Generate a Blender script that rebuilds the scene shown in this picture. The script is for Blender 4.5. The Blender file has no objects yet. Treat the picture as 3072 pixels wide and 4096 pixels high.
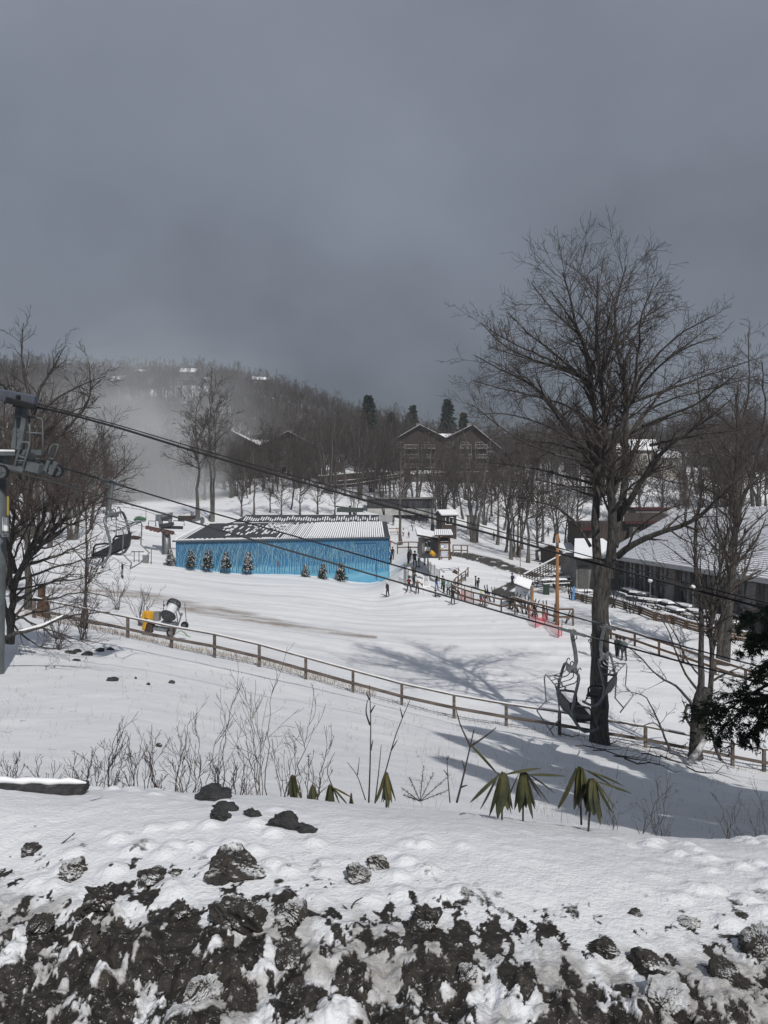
import bpy, math, random
import numpy as np
from mathutils import Vector, Matrix
PI = math.pi
rng = np.random.default_rng(7); random.seed(7)
F = 3077.0; CX = 1536.0; CY = 1960.0          # lens in photo pixels, horizon row
C = bpy.context.scene.collection

# ------------------------------------------------------------------ scene, camera, light
sc = bpy.context.scene
cam = bpy.data.objects.new("camera", bpy.data.cameras.new("camera")); C.objects.link(cam)
cam.data.sensor_fit = 'VERTICAL'; cam.data.sensor_height = 24.0; cam.data.lens = 24.0 * F / 4096.0
cam.rotation_euler = (PI / 2, 0, 0); cam.data.shift_y = -(2048.0 - CY) / 4096.0
cam.data.clip_start = 0.05; cam.data.clip_end = 5000
sc.camera = cam
sc.view_settings.view_transform = 'Standard'; sc.view_settings.look = 'None'
sc.view_settings.exposure = 0.0; sc.view_settings.gamma = 1.0
sc.cycles.max_bounces = 5; sc.cycles.diffuse_bounces = 3; sc.cycles.glossy_bounces = 2
sc.cycles.transparent_max_bounces = 12; sc.cycles.volume_bounces = 1
sc.cycles.volume_step_rate = 2.0; sc.cycles.volume_max_steps = 96

SUN_EL = math.radians(43.0)
sh = Vector((-0.37, 0.93, 0)).normalized()       # the way shadows fall on the ground
to_sun = Vector((-sh.x * math.cos(SUN_EL), -sh.y * math.cos(SUN_EL), math.sin(SUN_EL)))
sun = bpy.data.objects.new("sun", bpy.data.lights.new("sun", 'SUN')); C.objects.link(sun)
sun.data.energy = 3.25; sun.data.angle = math.radians(0.6); sun.data.color = (1.0, 0.965, 0.91)
sun.rotation_euler = to_sun.to_track_quat('Z', 'Y').to_euler()

w = bpy.data.worlds.new("World"); sc.world = w; w.use_nodes = True
nt = w.node_tree; nt.nodes.clear(); L = nt.links
def N(t, **k):
    n = nt.nodes.new(t)
    for a, b in k.items(): setattr(n, a, b)
    return n
sky = N('ShaderNodeTexSky', sky_type='NISHITA'); sky.sun_disc = False
sky.sun_elevation = SUN_EL; sky.sun_rotation = math.atan2(to_sun.x, to_sun.y)
tc = N('ShaderNodeTexCoord'); mp = N('ShaderNodeMapping'); mp.inputs['Scale'].default_value = (2.0, 2.0, 2.4)
nz = N('ShaderNodeTexNoise'); nz.inputs['Scale'].default_value = 1.7; nz.inputs['Detail'].default_value = 6; nz.inputs['Roughness'].default_value = .48
sep = N('ShaderNodeSeparateXYZ')
L.new(tc.outputs['Generated'], mp.inputs['Vector']); L.new(mp.outputs[0], nz.inputs['Vector'])
L.new(tc.outputs['Generated'], sep.inputs[0])
# elevation: dark slate low over the ridge, paler cloud overhead; a bit paler to the left
el = N('ShaderNodeMath', operation='MULTIPLY_ADD'); L.new(nz.outputs['Fac'], el.inputs[0]); el.inputs[1].default_value = .72; L.new(sep.outputs['Z'], el.inputs[2])
el2 = N('ShaderNodeMath', operation='MULTIPLY_ADD'); L.new(sep.outputs['X'], el2.inputs[0]); el2.inputs[1].default_value = -.10; L.new(el.outputs[0], el2.inputs[2])
cr = N('ShaderNodeValToRGB'); L.new(el2.outputs[0], cr.inputs[0])
e = cr.color_ramp.elements; e[0].position = .36; e[0].color = (.080, .090, .112, 1)
e[1].position = .98; e[1].color = (.245, .272, .322, 1)
for p, c in ((.45, (.106, .119, .146, 1)), (.56, (.150, .169, .203, 1)), (.70, (.192, .215, .258, 1))):
    x = e.new(p); x.color = c
skm = N('ShaderNodeMixRGB', blend_type='MULTIPLY'); skm.inputs[0].default_value = 1; skm.inputs[2].default_value = (.1, .1, .1, 1)
L.new(sky.outputs[0], skm.inputs[1])
mx = N('ShaderNodeMixRGB'); mx.inputs[0].default_value = .93
L.new(skm.outputs[0], mx.inputs[1])
# overcast veil is ten times the background strength so that strength stays 0.1
br = N('ShaderNodeMixRGB', blend_type='MULTIPLY'); br.inputs[0].default_value = 1; br.inputs[2].default_value = (1, 1, 1, 1)
L.new(cr.outputs[0], br.inputs[1]); L.new(br.outputs[0], mx.inputs[2])
up = N('ShaderNodeVectorMath', operation='SCALE'); up.inputs['Scale'].default_value = 10.0; L.new(mx.outputs[0], up.inputs[0])
bg = N('ShaderNodeBackground'); bg.inputs['Strength'].default_value = .1; L.new(up.outputs[0], bg.inputs[0])
wo = N('ShaderNodeOutputWorld'); L.new(bg.outputs[0], wo.inputs[0])

# ------------------------------------------------------------------ materials
MATS = {}
def mat(name, col, rough=.8, var=0.0, scale=3.0, bump=0.0, metal=0.0, col2=None, stretch=(1, 1, 1), detail=4, alpha=None, bscale=None, spec=.3):
    if name in MATS: return MATS[name]
    m = bpy.data.materials.new(name); m.use_nodes = True; t = m.node_tree; b = t.nodes['Principled BSDF']
    b.inputs['Roughness'].default_value = rough; b.inputs['Metallic'].default_value = metal
    b.inputs['Specular IOR Level'].default_value = spec
    b.inputs['Base Color'].default_value = (*col, 1)
    if alpha is not None: b.inputs['Alpha'].default_value = alpha
    if var or col2 or bump:
        g = t.nodes.new('ShaderNodeTexCoord'); mpn = t.nodes.new('ShaderNodeMapping'); mpn.inputs['Scale'].default_value = stretch
        n = t.nodes.new('ShaderNodeTexNoise'); n.inputs['Scale'].default_value = scale; n.inputs['Detail'].default_value = detail
        t.links.new(g.outputs['Object'], mpn.inputs[0]); t.links.new(mpn.outputs[0], n.inputs['Vector'])
        if var or col2:
            r = t.nodes.new('ShaderNodeValToRGB'); t.links.new(n.outputs['Fac'], r.inputs[0])
            c2 = col2 or tuple(min(1, c * (1 + var)) for c in col)
            c1 = col if col2 else tuple(c * (1 - var) for c in col)
            r.color_ramp.elements[0].position = .35; r.color_ramp.elements[0].color = (*c1, 1)
            r.color_ramp.elements[1].position = .65; r.color_ramp.elements[1].color = (*c2, 1)
            t.links.new(r.outputs[0], b.inputs['Base Color'])
        if bump:
            n2 = n
            if bscale:
                n2 = t.nodes.new('ShaderNodeTexNoise'); n2.inputs['Scale'].default_value = bscale; n2.inputs['Detail'].default_value = detail
                t.links.new(mpn.outputs[0], n2.inputs['Vector'])
            bp = t.nodes.new('ShaderNodeBump'); bp.inputs['Strength'].default_value = bump; bp.inputs['Distance'].default_value = .05
            t.links.new(n2.outputs['Fac'], bp.inputs['Height']); t.links.new(bp.outputs[0], b.inputs['Normal'])
    MATS[name] = m; return m
M_bark = mat('bark', (.026, .024, .022), .95, 0, 5, 1, col2=(.100, .094, .087), stretch=(3, 3, .5), bscale=9)
M_barkd = mat('bark_brown', (.036, .026, .023), .95, .35, 4)
M_twig = mat('twig', (.064, .053, .047), .9, .3, 2)
M_twigr = mat('twig_reddish', (.068, .047, .042), .9, .3, 2)
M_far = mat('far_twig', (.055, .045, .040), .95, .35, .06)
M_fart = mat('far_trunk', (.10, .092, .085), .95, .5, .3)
M_snowp = mat('snow_patch', (.80, .81, .84), .7, .05, 4, .3)
M_steel = mat('galvanised_steel', (.17, .185, .195), .45, .2, 6, 0, .4)
M_towerp = mat('tower_paint', (.115, .130, .138), .55, .18, 2.5, .1, .2)
M_dsteel = mat('dark_steel', (.05, .055, .06), .5, .2, 8, 0, .4)
M_black = mat('black_rubber', (.012, .012, .014), .6, .2, 10)
M_pad = mat('seat_pad', (.022, .023, .026), .55, .3, 8, .2)
M_wood = mat('weathered_rail_wood', (.070, .056, .048), .9, 0, 2, .4, col2=(.150, .124, .108), stretch=(.6, 3, 3))
M_woodo = mat('brown_rail_wood', (.085, .055, .036), .85, 0, 2, .4, col2=(.175, .112, .070), stretch=(.6, 3, 3))
M_pole = mat('orange_pole_wood', (.27, .145, .07), .85, .25, 3, .3, stretch=(3, 3, .4))
M_stain = mat('dark_stained_wood', (.045, .034, .030), .85, .3, 1.2, .3, stretch=(4, 4, .5))
M_brownb = mat('brown_siding', (.036, .027, .023), .85, .2, 1.5, .2, stretch=(4, 4, .5))
M_grey = mat('grey_siding', (.17, .165, .16), .85, .15, 1.5, .2)
M_dgrey = mat('dark_grey_siding', (.085, .085, .085), .8, .15, 2, .2)
M_red = mat('red_trim', (.055, .014, .016), .7, .2, 3)
M_glass = mat('dark_glass', (.015, .018, .022), .12, 0, spec=.6)
M_roofd = mat('dark_roof_metal', (.055, .058, .068), .45, .12, .8, 0, .3)
M_rock = mat('dark_rock', (.018, .018, .020), .9, 0, 6, 1, col2=(.05, .048, .046), bscale=18)
M_clod = mat('mud_clod', (.016, .014, .013), .95, 0, 9, 1, col2=(.052, .046, .040), bscale=22)
M_white = mat('white_paint', (.72, .73, .74), .5, .05, 4)
M_gunw = mat('gun_white', (.60, .62, .64), .4, .08, 4)
M_yel = mat('yellow_pad', (.56, .29, .02), .7, .15, 3, .2)
M_green = mat('green_plastic', (.04, .10, .05), .6, .2, 4)
M_rhod = mat('rhododendron_leaf', (.026, .033, .014), .38, 0, 9, .3, col2=(.082, .078, .030), spec=.5)
M_rhodd = mat('rhododendron_leaf_dry', (.10, .085, .03), .5, .3, 14)
M_bud = mat('bud_red', (.10, .03, .025), .6, .3, 20)
M_fir = mat('fir_needles', (.014, .026, .013), .75, .5, 7)
M_hem = mat('hemlock_needles', (.024, .042, .020), .75, .5, 5)
M_dry = mat('dry_grass', (.20, .155, .10), .9, .4, 8)
M_rednet = mat('red_net', (.50, .05, .06), .8, alpha=.55)
M_greynet = mat('grey_mesh', (.22, .23, .24), .7, alpha=.5)
M_asph = mat('asphalt', (.05, .05, .052), .9, .2, 2)

# ------------------------------------------------------------------ mesh helpers
def mesh_np(name, V, Fq=None, T=None, mats=(), midx=None, smooth=False):
    me = bpy.data.meshes.new(name)
    V = np.asarray(V, np.float32); nq = 0 if Fq is None else len(Fq); ntr = 0 if T is None else len(T)
    me.vertices.add(len(V)); me.vertices.foreach_set('co', V.ravel())
    li = []; st = []; k = 0
    if nq: li.append(np.asarray(Fq, np.int32).ravel()); st.append(np.arange(nq) * 4); k = nq * 4
    if ntr: li.append(np.asarray(T, np.int32).ravel()); st.append(k + np.arange(ntr) * 3)
    li = np.concatenate(li); st = np.concatenate(st).astype(np.int32)
    me.loops.add(len(li)); me.loops.foreach_set('vertex_index', li)
    me.polygons.add(len(st)); me.polygons.foreach_set('loop_start', st)
    if smooth: me.polygons.foreach_set('use_smooth', np.ones(len(st), bool))
    for m in mats: me.materials.append(m)
    if midx is not None: me.polygons.foreach_set('material_index', np.asarray(midx, np.int32))
    me.update(calc_edges=True); me.validate(); return me
def tag(o, label=None, cat=None, group=None, kind=None):
    if label: o['label'] = label
    if cat: o['category'] = cat
    if group: o['group'] = group
    if kind: o['kind'] = kind
    return o
def root_loc(o):
    v = Vector((0, 0, 0))
    while o is not None: v += Vector(o.location); o = o.parent
    return v
def link(name, me, parent=None, local=False):
    if parent is not None and not local:
        l = root_loc(parent); me.transform(Matrix.Translation(-l))
    o = bpy.data.objects.new(name, me); C.objects.link(o)
    if parent is not None: o.parent = parent
    return o
def thing(name, loc, label, cat, group=None, rz=0.0):
    o = bpy.data.objects.new(name, None); C.objects.link(o); o.location = loc; o.rotation_euler = (0, 0, rz)
    o.empty_display_size = .2
    return tag(o, label, cat, group)
def copy_tree(o, parent=None):
    c = o.copy(); C.objects.link(c); c.parent = parent
    for ch in list(o.children): copy_tree(ch, c)
    return c
class MB:
    def __init__(s): s.v = []; s.f = []; s.mi = []; s.cur = 0
    def add(s, vs, fs):
        b = len(s.v); s.v += [tuple(x) for x in vs]; s.f += [tuple(b + i for i in f) for f in fs]; s.mi += [s.cur] * len(fs); return s
    def box(s, x0, x1, y0, y1, z0, z1):
        return s.add([(x, y, z) for z in (z0, z1) for x, y in ((x0, y0), (x1, y0), (x1, y1), (x0, y1))],
                     [(3, 2, 1, 0), (4, 5, 6, 7), (0, 1, 5, 4), (1, 2, 6, 5), (2, 3, 7, 6), (3, 0, 4, 7)])
    def hexa(s, bot, top):   # two quads
        return s.add(list(bot) + list(top), [(3, 2, 1, 0), (4, 5, 6, 7), (0, 1, 5, 4), (1, 2, 6, 5), (2, 3, 7, 6), (3, 0, 4, 7)])
    def bar(s, a, b, w, h=None, up=(0, 0, 1)):
        h = h or w; a = Vector(a); b = Vector(b); d = (b - a).normalized(); u = Vector(up)
        if abs(d.dot(u)) > .98: u = Vector((0, 1, 0))
        x = d.cross(u).normalized(); u = x.cross(d)
        q = lambda p: [p - x * w / 2 - u * h / 2, p + x * w / 2 - u * h / 2, p + x * w / 2 + u * h / 2, p - x * w / 2 + u * h / 2]
        return s.add(q(a) + q(b), [(0, 1, 2, 3), (7, 6, 5, 4), (0, 4, 5, 1), (1, 5, 6, 2), (2, 6, 7, 3), (3, 7, 4, 0)])
    def tube(s, pts, r, n=8, cap=True):
        pts = [Vector(p) for p in pts]; rs = r if isinstance(r, (list, tuple)) else [r] * len(pts)
        vs = []; prev = None
        for i, p in enumerate(pts):
            d = (pts[min(i + 1, len(pts) - 1)] - pts[max(i - 1, 0)]).normalized()
            if prev is None:
                u = Vector((0, 0, 1)) if abs(d.z) < .9 else Vector((1, 0, 0)); x = d.cross(u).normalized()
            else: x = (prev - d * prev.dot(d)).normalized()
            prev = x; y = d.cross(x)
            vs += [p + (x * math.cos(a) + y * math.sin(a)) * rs[i] for a in (2 * PI * k / n for k in range(n))]
        fs = [(i * n + k, i * n + (k + 1) % n, (i + 1) * n + (k + 1) % n, (i + 1) * n + k) for i in range(len(pts) - 1) for k in range(n)]
        if cap: fs += [tuple(range(n))[::-1], tuple((len(pts) - 1) * n + k for k in range(n))]
        return s.add(vs, fs)
    def poly(s, pts): return s.add(pts, [tuple(range(len(pts)))])
    def prism(s, pts, vec):
        n = len(pts); v = Vector(vec); a = [Vector(p) for p in pts]
        return s.add(a + [p + v for p in a], [tuple(range(n))[::-1], tuple(range(n, 2 * n))] + [(i, (i + 1) % n, n + (i + 1) % n, n + i) for i in range(n)])
    def lathe(s, prof, c=(0, 0, 0), axis=(0, 0, 1), n=16):
        c = Vector(c); ax = Vector(axis).normalized(); u = Vector((0, 0, 1)) if abs(ax.z) < .9 else Vector((1, 0, 0)); x = ax.cross(u).normalized(); y = ax.cross(x)
        vs = [c + ax * h + (x * math.cos(2 * PI * k / n) + y * math.sin(2 * PI * k / n)) * r for r, h in prof for k in range(n)]
        fs = [(i * n + k, i * n + (k + 1) % n, (i + 1) * n + (k + 1) % n, (i + 1) * n + k) for i in range(len(prof) - 1) for k in range(n)]
        return s.add(vs, fs)
    def build(s, name, m, parent=None, local=False, smooth=False, bevel=0):
        me = bpy.data.meshes.new(name); me.from_pydata([tuple(v) for v in s.v], [], s.f)
        for x in (m if isinstance(m, (list, tuple)) else [m]): me.materials.append(x)
        me.polygons.foreach_set('material_index', s.mi)
        if smooth: me.polygons.foreach_set('use_smooth', [True] * len(me.polygons))
        me.update(); o = link(name, me, parent, local)
        if bevel:
            b = o.modifiers.new('bevel', 'BEVEL'); b.width = bevel; b.segments = 2; b.limit_method = 'ANGLE'
        return o
def P(px, py, d): return Vector(((px - CX) / F * d, d, (CY - py) / F * d))

# ------------------------------------------------------------------ noise (numpy)
_perm = np.random.default_rng(3).random((256, 256)).astype(np.float64)
def vnoise(x, y):
    xi = np.floor(x).astype(int); yi = np.floor(y).astype(int); fx = x - xi; fy = y - yi
    fx = fx * fx * (3 - 2 * fx); fy = fy * fy * (3 - 2 * fy)
    g = lambda a, b: _perm[a & 255, b & 255]
    return (g(xi, yi) * (1 - fx) + g(xi + 1, yi) * fx) * (1 - fy) + (g(xi, yi + 1) * (1 - fx) + g(xi + 1, yi + 1) * fx) * fy
def fbm(x, y, o=4, g=.5):
    s = 0; a = 1; t = 0
    for k in range(o): s = s + a * vnoise(x * 2 ** k + 17.3 * k, y * 2 ** k + 9.1 * k); t += a; a *= g
    return s / t
def sstep(a, b, x): t = np.clip((x - a) / (b - a), 0, 1); return t * t * (3 - 2 * t)
def cells(x, y, seed=0):      # rounded lumps: 1 - distance to the nearest jittered point
    xi = np.floor(x).astype(int); yi = np.floor(y).astype(int); best = np.full(np.shape(x), 9.0)
    for i in (-1, 0, 1):
        for j in (-1, 0, 1):
            a = _perm[(xi + i + seed) & 255, (yi + j) & 255]; b = _perm[(yi + j + 91) & 255, (xi + i + seed * 3 + 40) & 255]
            best = np.minimum(best, (xi + i + a - x) ** 2 + (yi + j + b - y) ** 2)
    return np.clip(1 - np.sqrt(best), 0, 1)

# ------------------------------------------------------------------ terrain
CP = [ # px, depth, py
 (-600,1,6600),(1500,1,6600),(3700,1,6600),
 (-600,2.3,4100),(0,2.3,4110),(1000,2.3,4080),(2000,2.3,4110),(3072,2.3,4130),(3700,2.3,4150),
 (0,3.2,3480),(1000,3.2,3440),(2000,3.2,3470),(3072,3.2,3560),
 (-600,4.2,3130),(0,4.2,3145),(500,4.2,3175),(1000,4.2,3195),(1500,4.2,3232),(2000,4.2,3275),(2500,4.2,3330),(3072,4.2,3365),(3700,4.2,3400),
 (-400,6,3200),(500,6,3240),(1500,6,3300),(2500,6,3420),(3400,6,3480),
 (-400,10,3060),(500,10,3110),(1500,10,3190),(2500,10,3330),(3400,10,3400),
 (-400,20,2800),(500,20,2810),(1000,20,2900),(1500,20,2985),(2000,20,3080),(2500,20,3180),(3400,20,3260),
 (-300,31,2600),(300,31,2640),(1000,31,2760),(1500,31,2850),(2000,31,2960),(2500,31,3050),(3400,31,3170),
 (-300,40,2400),(136,42,2472),(345,42,2515),(511,41,2552),(683,40,2595),(1028,39,2668),(1410,38,2772),(1814,38,2872),(2237,37,2940),(2650,36,3010),(3056,36,3092),(3700,36,3190),
 (-300,50,2360),(400,50,2500),(640,50,2540),(1000,50,2580),(1536,50,2680),(2100,50,2730),(2600,48,2790),(3300,47,2840),
 (0,60,2385),(480,60,2430),(1000,60,2500),(1536,60,2570),(2100,60,2590),(2700,60,2592),(3072,60,2600),(3700,60,2610),
 (0,84,2288),(480,84,2312),(1000,88,2345),(1300,88,2360),(1550,86,2388),(1800,80,2415),(2060,74,2458),(2230,70,2490),(2600,72,2462),(3072,72,2480),(3700,74,2500),
 (703,96,2264),(890,97,2290),(1050,97,2304),(1300,99,2318),(1556,103,2314),(1740,96,2300),(1640,94,2265),(1700,100,2232),(1830,100,2262),(1900,92,2330),(2050,92,2338),(2300,92,2345),(2700,92,2360),(3400,92,2380),
 (1620,120,2180),(1900,112,2215),(2100,112,2262),(2400,115,2270),(3000,115,2290),
 (-200,100,2210),(300,105,2180),(500,112,2150),(700,110,2190),(1000,125,2120),(1300,130,2110),
 (1650,150,2098),(1975,150,2160),(2300,150,2160),(2700,150,2150),(3300,150,2150),
 (-200,130,2110),(300,135,2085),(600,130,2085),(800,135,2060),(300,165,2015),(600,165,2000),(900,165,2005),(1200,160,1990),(1500,170,2010),(1800,175,2020),(2100,180,2030),(2600,190,2000),(3200,190,2000),
 (100,220,1900),(600,220,1905),(1100,205,1908),(1400,215,1900),(1780,220,1882),(2100,225,1930),(2550,230,1885),(3050,230,1880),(3400,230,1890),
 (-200,300,1700),(500,300,1720),(1000,300,1760),(1200,300,1790),(1500,300,1820),(1750,300,1845),(2200,300,1865),(2700,300,1855),(3400,300,1850),
 (-200,420,1535),(300,420,1535),(800,420,1545),(1200,420,1625),(1500,420,1745),(1750,420,1830),(2200,420,1850),(2700,420,1790),(3400,420,1780),
 (-200,520,1530),(500,520,1570),(1200,520,1650),(1700,520,1850),(2500,520,1850),(3400,520,1850),
]
cp = np.array(CP, float); U = np.stack([cp[:, 0] / 1000, np.log(cp[:, 1]) * 1.3], 1); S = (CY - cp[:, 2]) / F
def kern(r2): return .5 * r2 * np.log(r2 + 1e-9)
_K = kern(((U[:, None] - U[None]) ** 2).sum(-1)) + np.eye(len(U)) * 2e-4
_Pm = np.c_[np.ones(len(U)), U]; _A = np.block([[_K, _Pm], [_Pm.T, np.zeros((3, 3))]])
_w = np.linalg.solve(_A, np.r_[S, np.zeros(3)])
def base_s(px, d):
    q = np.stack([np.clip(px, -900, 3900) / 1000, np.log(d) * 1.3], -1); sh_ = q.shape[:-1]; q = q.reshape(-1, 2); out = np.empty(len(q))
    for i in range(0, len(q), 40000):
        b = q[i:i + 40000]; out[i:i + 40000] = kern(((b[:, None] - U[None]) ** 2).sum(-1)) @ _w[:-3] + _w[-3] + b @ _w[-2:]
    return out.reshape(sh_)
def zg(x, y):
    x = np.asarray(x, float); y = np.maximum(np.asarray(y, float), .8)
    px = CX + x / y * F
    z = base_s(px, y) * y
    z = z + (fbm(x * .9, y * .9, 3) - .5) * .10 * sstep(6, 10, y) + (fbm(x * .12, y * .12, 3) - .5) * .7 * sstep(110, 200, y)
    return z
def zg1(x, y): return float(zg(np.array([x]), np.array([y]))[0])
def ground(px, py, d0=9.0, d1=480.0):
    ds = np.exp(np.linspace(math.log(d0), math.log(d1), 1400)); x = (px - CX) / F * ds; zr = (CY - py) / F * ds
    zt = zg(x, ds); hit = np.nonzero(zt >= zr)[0]
    if len(hit) == 0:
        k = int(np.argmin(np.abs((zt - zr) / ds)))
    else: k = int(hit[0])
    return Vector((x[k], ds[k], zt[k]))

def build_ground():
    nu = 760
    u = np.linspace(-.86, .86, nu)
    d = np.concatenate([np.exp(np.linspace(math.log(.8), math.log(2.0), 40, endpoint=False)), np.exp(np.linspace(math.log(2.0), math.log(5.2), 330, endpoint=False)),
                        np.exp(np.linspace(math.log(5.2), math.log(60), 260, endpoint=False)), np.exp(np.linspace(math.log(60), math.log(520), 200))])
    D, Ug = np.meshgrid(d, u, indexing='ij'); X = Ug * D; Y = D; px = CX + Ug * F
    Z = zg(X, Y)
    near = 1 - sstep(5.0, 6.5, Y)
    py = CY - Z / Y * F
    # dirty ploughed snow: lumps, clods and the mud showing between caps of snow
    bound = np.interp(px, [0, 500, 900, 1500, 1750, 2000, 2500, 2900, 3072], [3600, 3610, 3690, 3720, 3760, 3830, 3860, 3840, 3810])
    wob = (fbm(X * 3.0, Y * 3.0, 4) - .5)
    grad = np.clip((py - bound) / 420.0, -1.1, 1.0)
    lump = cells(X * 5.5, Y * 4.2, 1); lump2 = cells(X * 12, Y * 9, 5); lump3 = cells(X * 26, Y * 20, 9)
    mudf = sstep(-.35, .5, grad)
    n1 = .80 * fbm(X * 19.0 + Y * 3 + 3, Y * 11 - X * 4, 5, .66) + .20 * fbm(X * 3.4 + 31, Y * 2.9, 4, .6)
    m = (n1 - .5) * 6.5 + np.clip(grad, -.5, .7) * 1.0 + (lump2 - .5) * .5 + wob * 1.0 - .30
    mud = sstep(-.22, .26, m) * sstep(-.9, -.25, grad)
    # a few darker blotches higher up in the clean snow
    mud = np.maximum(mud, sstep(.86, .90, fbm(X * 4 + 40, Y * 5 + 7, 4, .55) + .10 * sstep(-1.0, -.2, grad)) * sstep(3400, 3520, py) * near)
    snowcap = 1 - mud
    Z = Z + near * (mudf * ((lump - .45) * .065 + (lump2 - .45) * .034 + (lump3 - .4) * .015 + wob * .035 + snowcap * .011)
                    + (1 - mudf) * ((fbm(X * 2.2, Y * 2.2, 3) - .5) * .035 + sstep(.55, .95, cells(X * 6, Y * 6, 3)) * .022 * sstep(.5, .66, fbm(X * 1.3 + 4, Y * 1.3, 2)) + (lump2 - .4) * .006)
                    + (fbm(X * 30, Y * 26, 2) - .5) * .014 * (mudf * .9 + .06) + (fbm(X * 75, Y * 65, 2) - .5) * .007 * mudf)
    # clean snow bumps just behind; ski tracks on the piste
    trk = (fbm(X * .25 + Y * .18, Y * 1.1 - X * .1, 4) - .5)
    Z = Z + sstep(42, 48, Y) * (1 - sstep(100, 120, Y)) * trk * .06
    Z = Z + sstep(48, 56, Y) * (1 - sstep(110, 140, Y)) * (fbm(X * 1.1, Y * .8, 4, .6) - .5) * .16 * (.3 + .7 * sstep(.45, .6, fbm(X * .08 + 3, Y * .05, 2)))
    V = np.stack([X, Y, Z], -1).reshape(-1, 3)
    nr = len(d); idx = np.arange(nr * nu).reshape(nr, nu)
    Q = np.stack([idx[:-1, :-1], idx[:-1, 1:], idx[1:, 1:], idx[1:, :-1]], -1).reshape(-1, 4)
    me = mesh_np('snow_ground', V, Q, smooth=True)
    # brown streaks, asphalt path
    PY = CY - (Z / Y) * F
    def band(pts, width, soft):
        pts = np.array(pts, float); best = np.full(px.shape, 1e9)
        for (a, b) in zip(pts[:-1], pts[1:]):
            t = np.clip(((px - a[0]) * (b[0] - a[0]) + (PY - a[1]) * (b[1] - a[1])) / ((b[0] - a[0]) ** 2 + (b[1] - a[1]) ** 2), 0, 1)
            wd = a[2] + t * (b[2] - a[2])
            best = np.minimum(best, np.hypot((px - a[0] - t * (b[0] - a[0])) * .5, PY - a[1] - t * (b[1] - a[1])) / wd)
        return 1 - sstep(1 - soft, 1 + soft, best)
    far = sstep(41, 46, Y)
    streak = band([(200, 2355, 8), (560, 2378, 16), (760, 2428, 22), (1000, 2470, 20), (1250, 2520, 12), (1500, 2550, 5)], 1, .6) * far
    streak = streak * (.35 + .65 * sstep(.36, .62, fbm(X * .16 + 3, Y * 1.7 + X * .12, 4, .6)))
    road = band([(1800, 2213, 7), (1880, 2226, 14), (1980, 2252, 18), (2080, 2284, 14), (2140, 2300, 9)], 1, .35)
    road = np.maximum(road, band([(2095, 2318, 6), (2050, 2340, 13), (2000, 2368, 17), (2060, 2395, 22), (2110, 2400, 12)], 1, .35))
    road = np.maximum(road, .7 * band([(2120, 2370, 8), (2240, 2360, 10), (2400, 2380, 8)], 1, .5))
    road = road * sstep(60, 70, Y) * sstep(.25, .55, fbm(X * 2, Y * 1.2, 4, .6) + .12)
    steep = sstep(.50, .74, fbm(X * .5, Y * .3, 4, .6)) * sstep(110, 160, Y) * .55      # leaf litter and rock between the trees
    litter = sstep(.72, .80, fbm(X * 2.2, Y * 2.2, 5, .62)) * sstep(6, 9, Y) * (1 - sstep(40, 42, Y))
    under = sstep(215, 275, Y) * (.75 + .35 * sstep(.35, .6, fbm(X * .12, Y * .05, 4)) - .5 * sstep(.5, .62, fbm(X * .03 + 5, Y * .015, 3)))
    scatter = sstep(.66, .78, fbm(X * 1.8, Y * .9, 4, .7)) * sstep(1900, 1990, px) * sstep(62, 70, Y) * (1 - sstep(140, 160, Y)) * .6
    col = np.stack([mud * near, np.maximum(streak, .0), np.maximum.reduce([road, steep, under * .95, litter * .55, scatter]), np.ones_like(X)], -1).reshape(-1, 4).astype(np.float32)
    at = me.color_attributes.new('wear', 'FLOAT_COLOR', 'POINT'); at.data.foreach_set('color', col.ravel())
    piste = sstep(43, 50, Y) * (1 - sstep(125, 150, Y)); dirty = near * np.clip(sstep(-.75, .3, grad) * (.35 + .65 * sstep(.35, .65, fbm(X * 7, Y * 5.5, 5, .6))), 0, 1)
    col2 = np.stack([piste, dirty, near * mudf, np.ones_like(X)], -1).reshape(-1, 4).astype(np.float32)
    at2 = me.color_attributes.new('zone', 'FLOAT_COLOR', 'POINT'); at2.data.foreach_set('color', col2.ravel())
    m = bpy.data.materials.new('snow_and_mud'); m.use_nodes = True; t = m.node_tree; b = t.nodes['Principled BSDF']
    b.inputs['Roughness'].default_value = .62; b.inputs['Specular IOR Level'].default_value = .25
    nn = lambda k: t.nodes.new(k)
    a = nn('ShaderNodeAttribute'); a.attribute_name = 'wear'; sp = nn('ShaderNodeSeparateColor'); t.links.new(a.outputs['Color'], sp.inputs[0])
    g = nn('ShaderNodeTexCoord')
    def noise(s, det=5, ro=.55):
        n = nn('ShaderNodeTexNoise'); n.inputs['Scale'].default_value = s; n.inputs['Detail'].default_value = det; n.inputs['Roughness'].default_value = ro
        t.links.new(g.outputs['Object'], n.inputs['Vector']); return n
    def ramp(src, p0, c0, p1, c1):
        r = nn('ShaderNodeValToRGB'); r.color_ramp.elements[0].position = p0; r.color_ramp.elements[0].color = (*c0, 1)
        r.color_ramp.elements[1].position = p1; r.color_ramp.elements[1].color = (*c1, 1); t.links.new(src, r.inputs[0]); return r
    def mixc(f, c1, c2):
        x = nn('ShaderNodeMixRGB'); t.links.new(f, x.inputs[0]); t.links.new(c1, x.inputs[1])
        if isinstance(c2, tuple): x.inputs[2].default_value = (*c2, 1)
        else: t.links.new(c2, x.inputs[2])
        return x
    nS = noise(.35, 6); nF = noise(45, 3, .7); nM = noise(16, 6, .65)
    snow = ramp(nS.outputs['Fac'], .3, (.70, .715, .75), .7, (.80, .81, .835))
    mudc = ramp(nM.outputs['Fac'], .3, (.010, .009, .008), .75, (.052, .046, .040))
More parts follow.
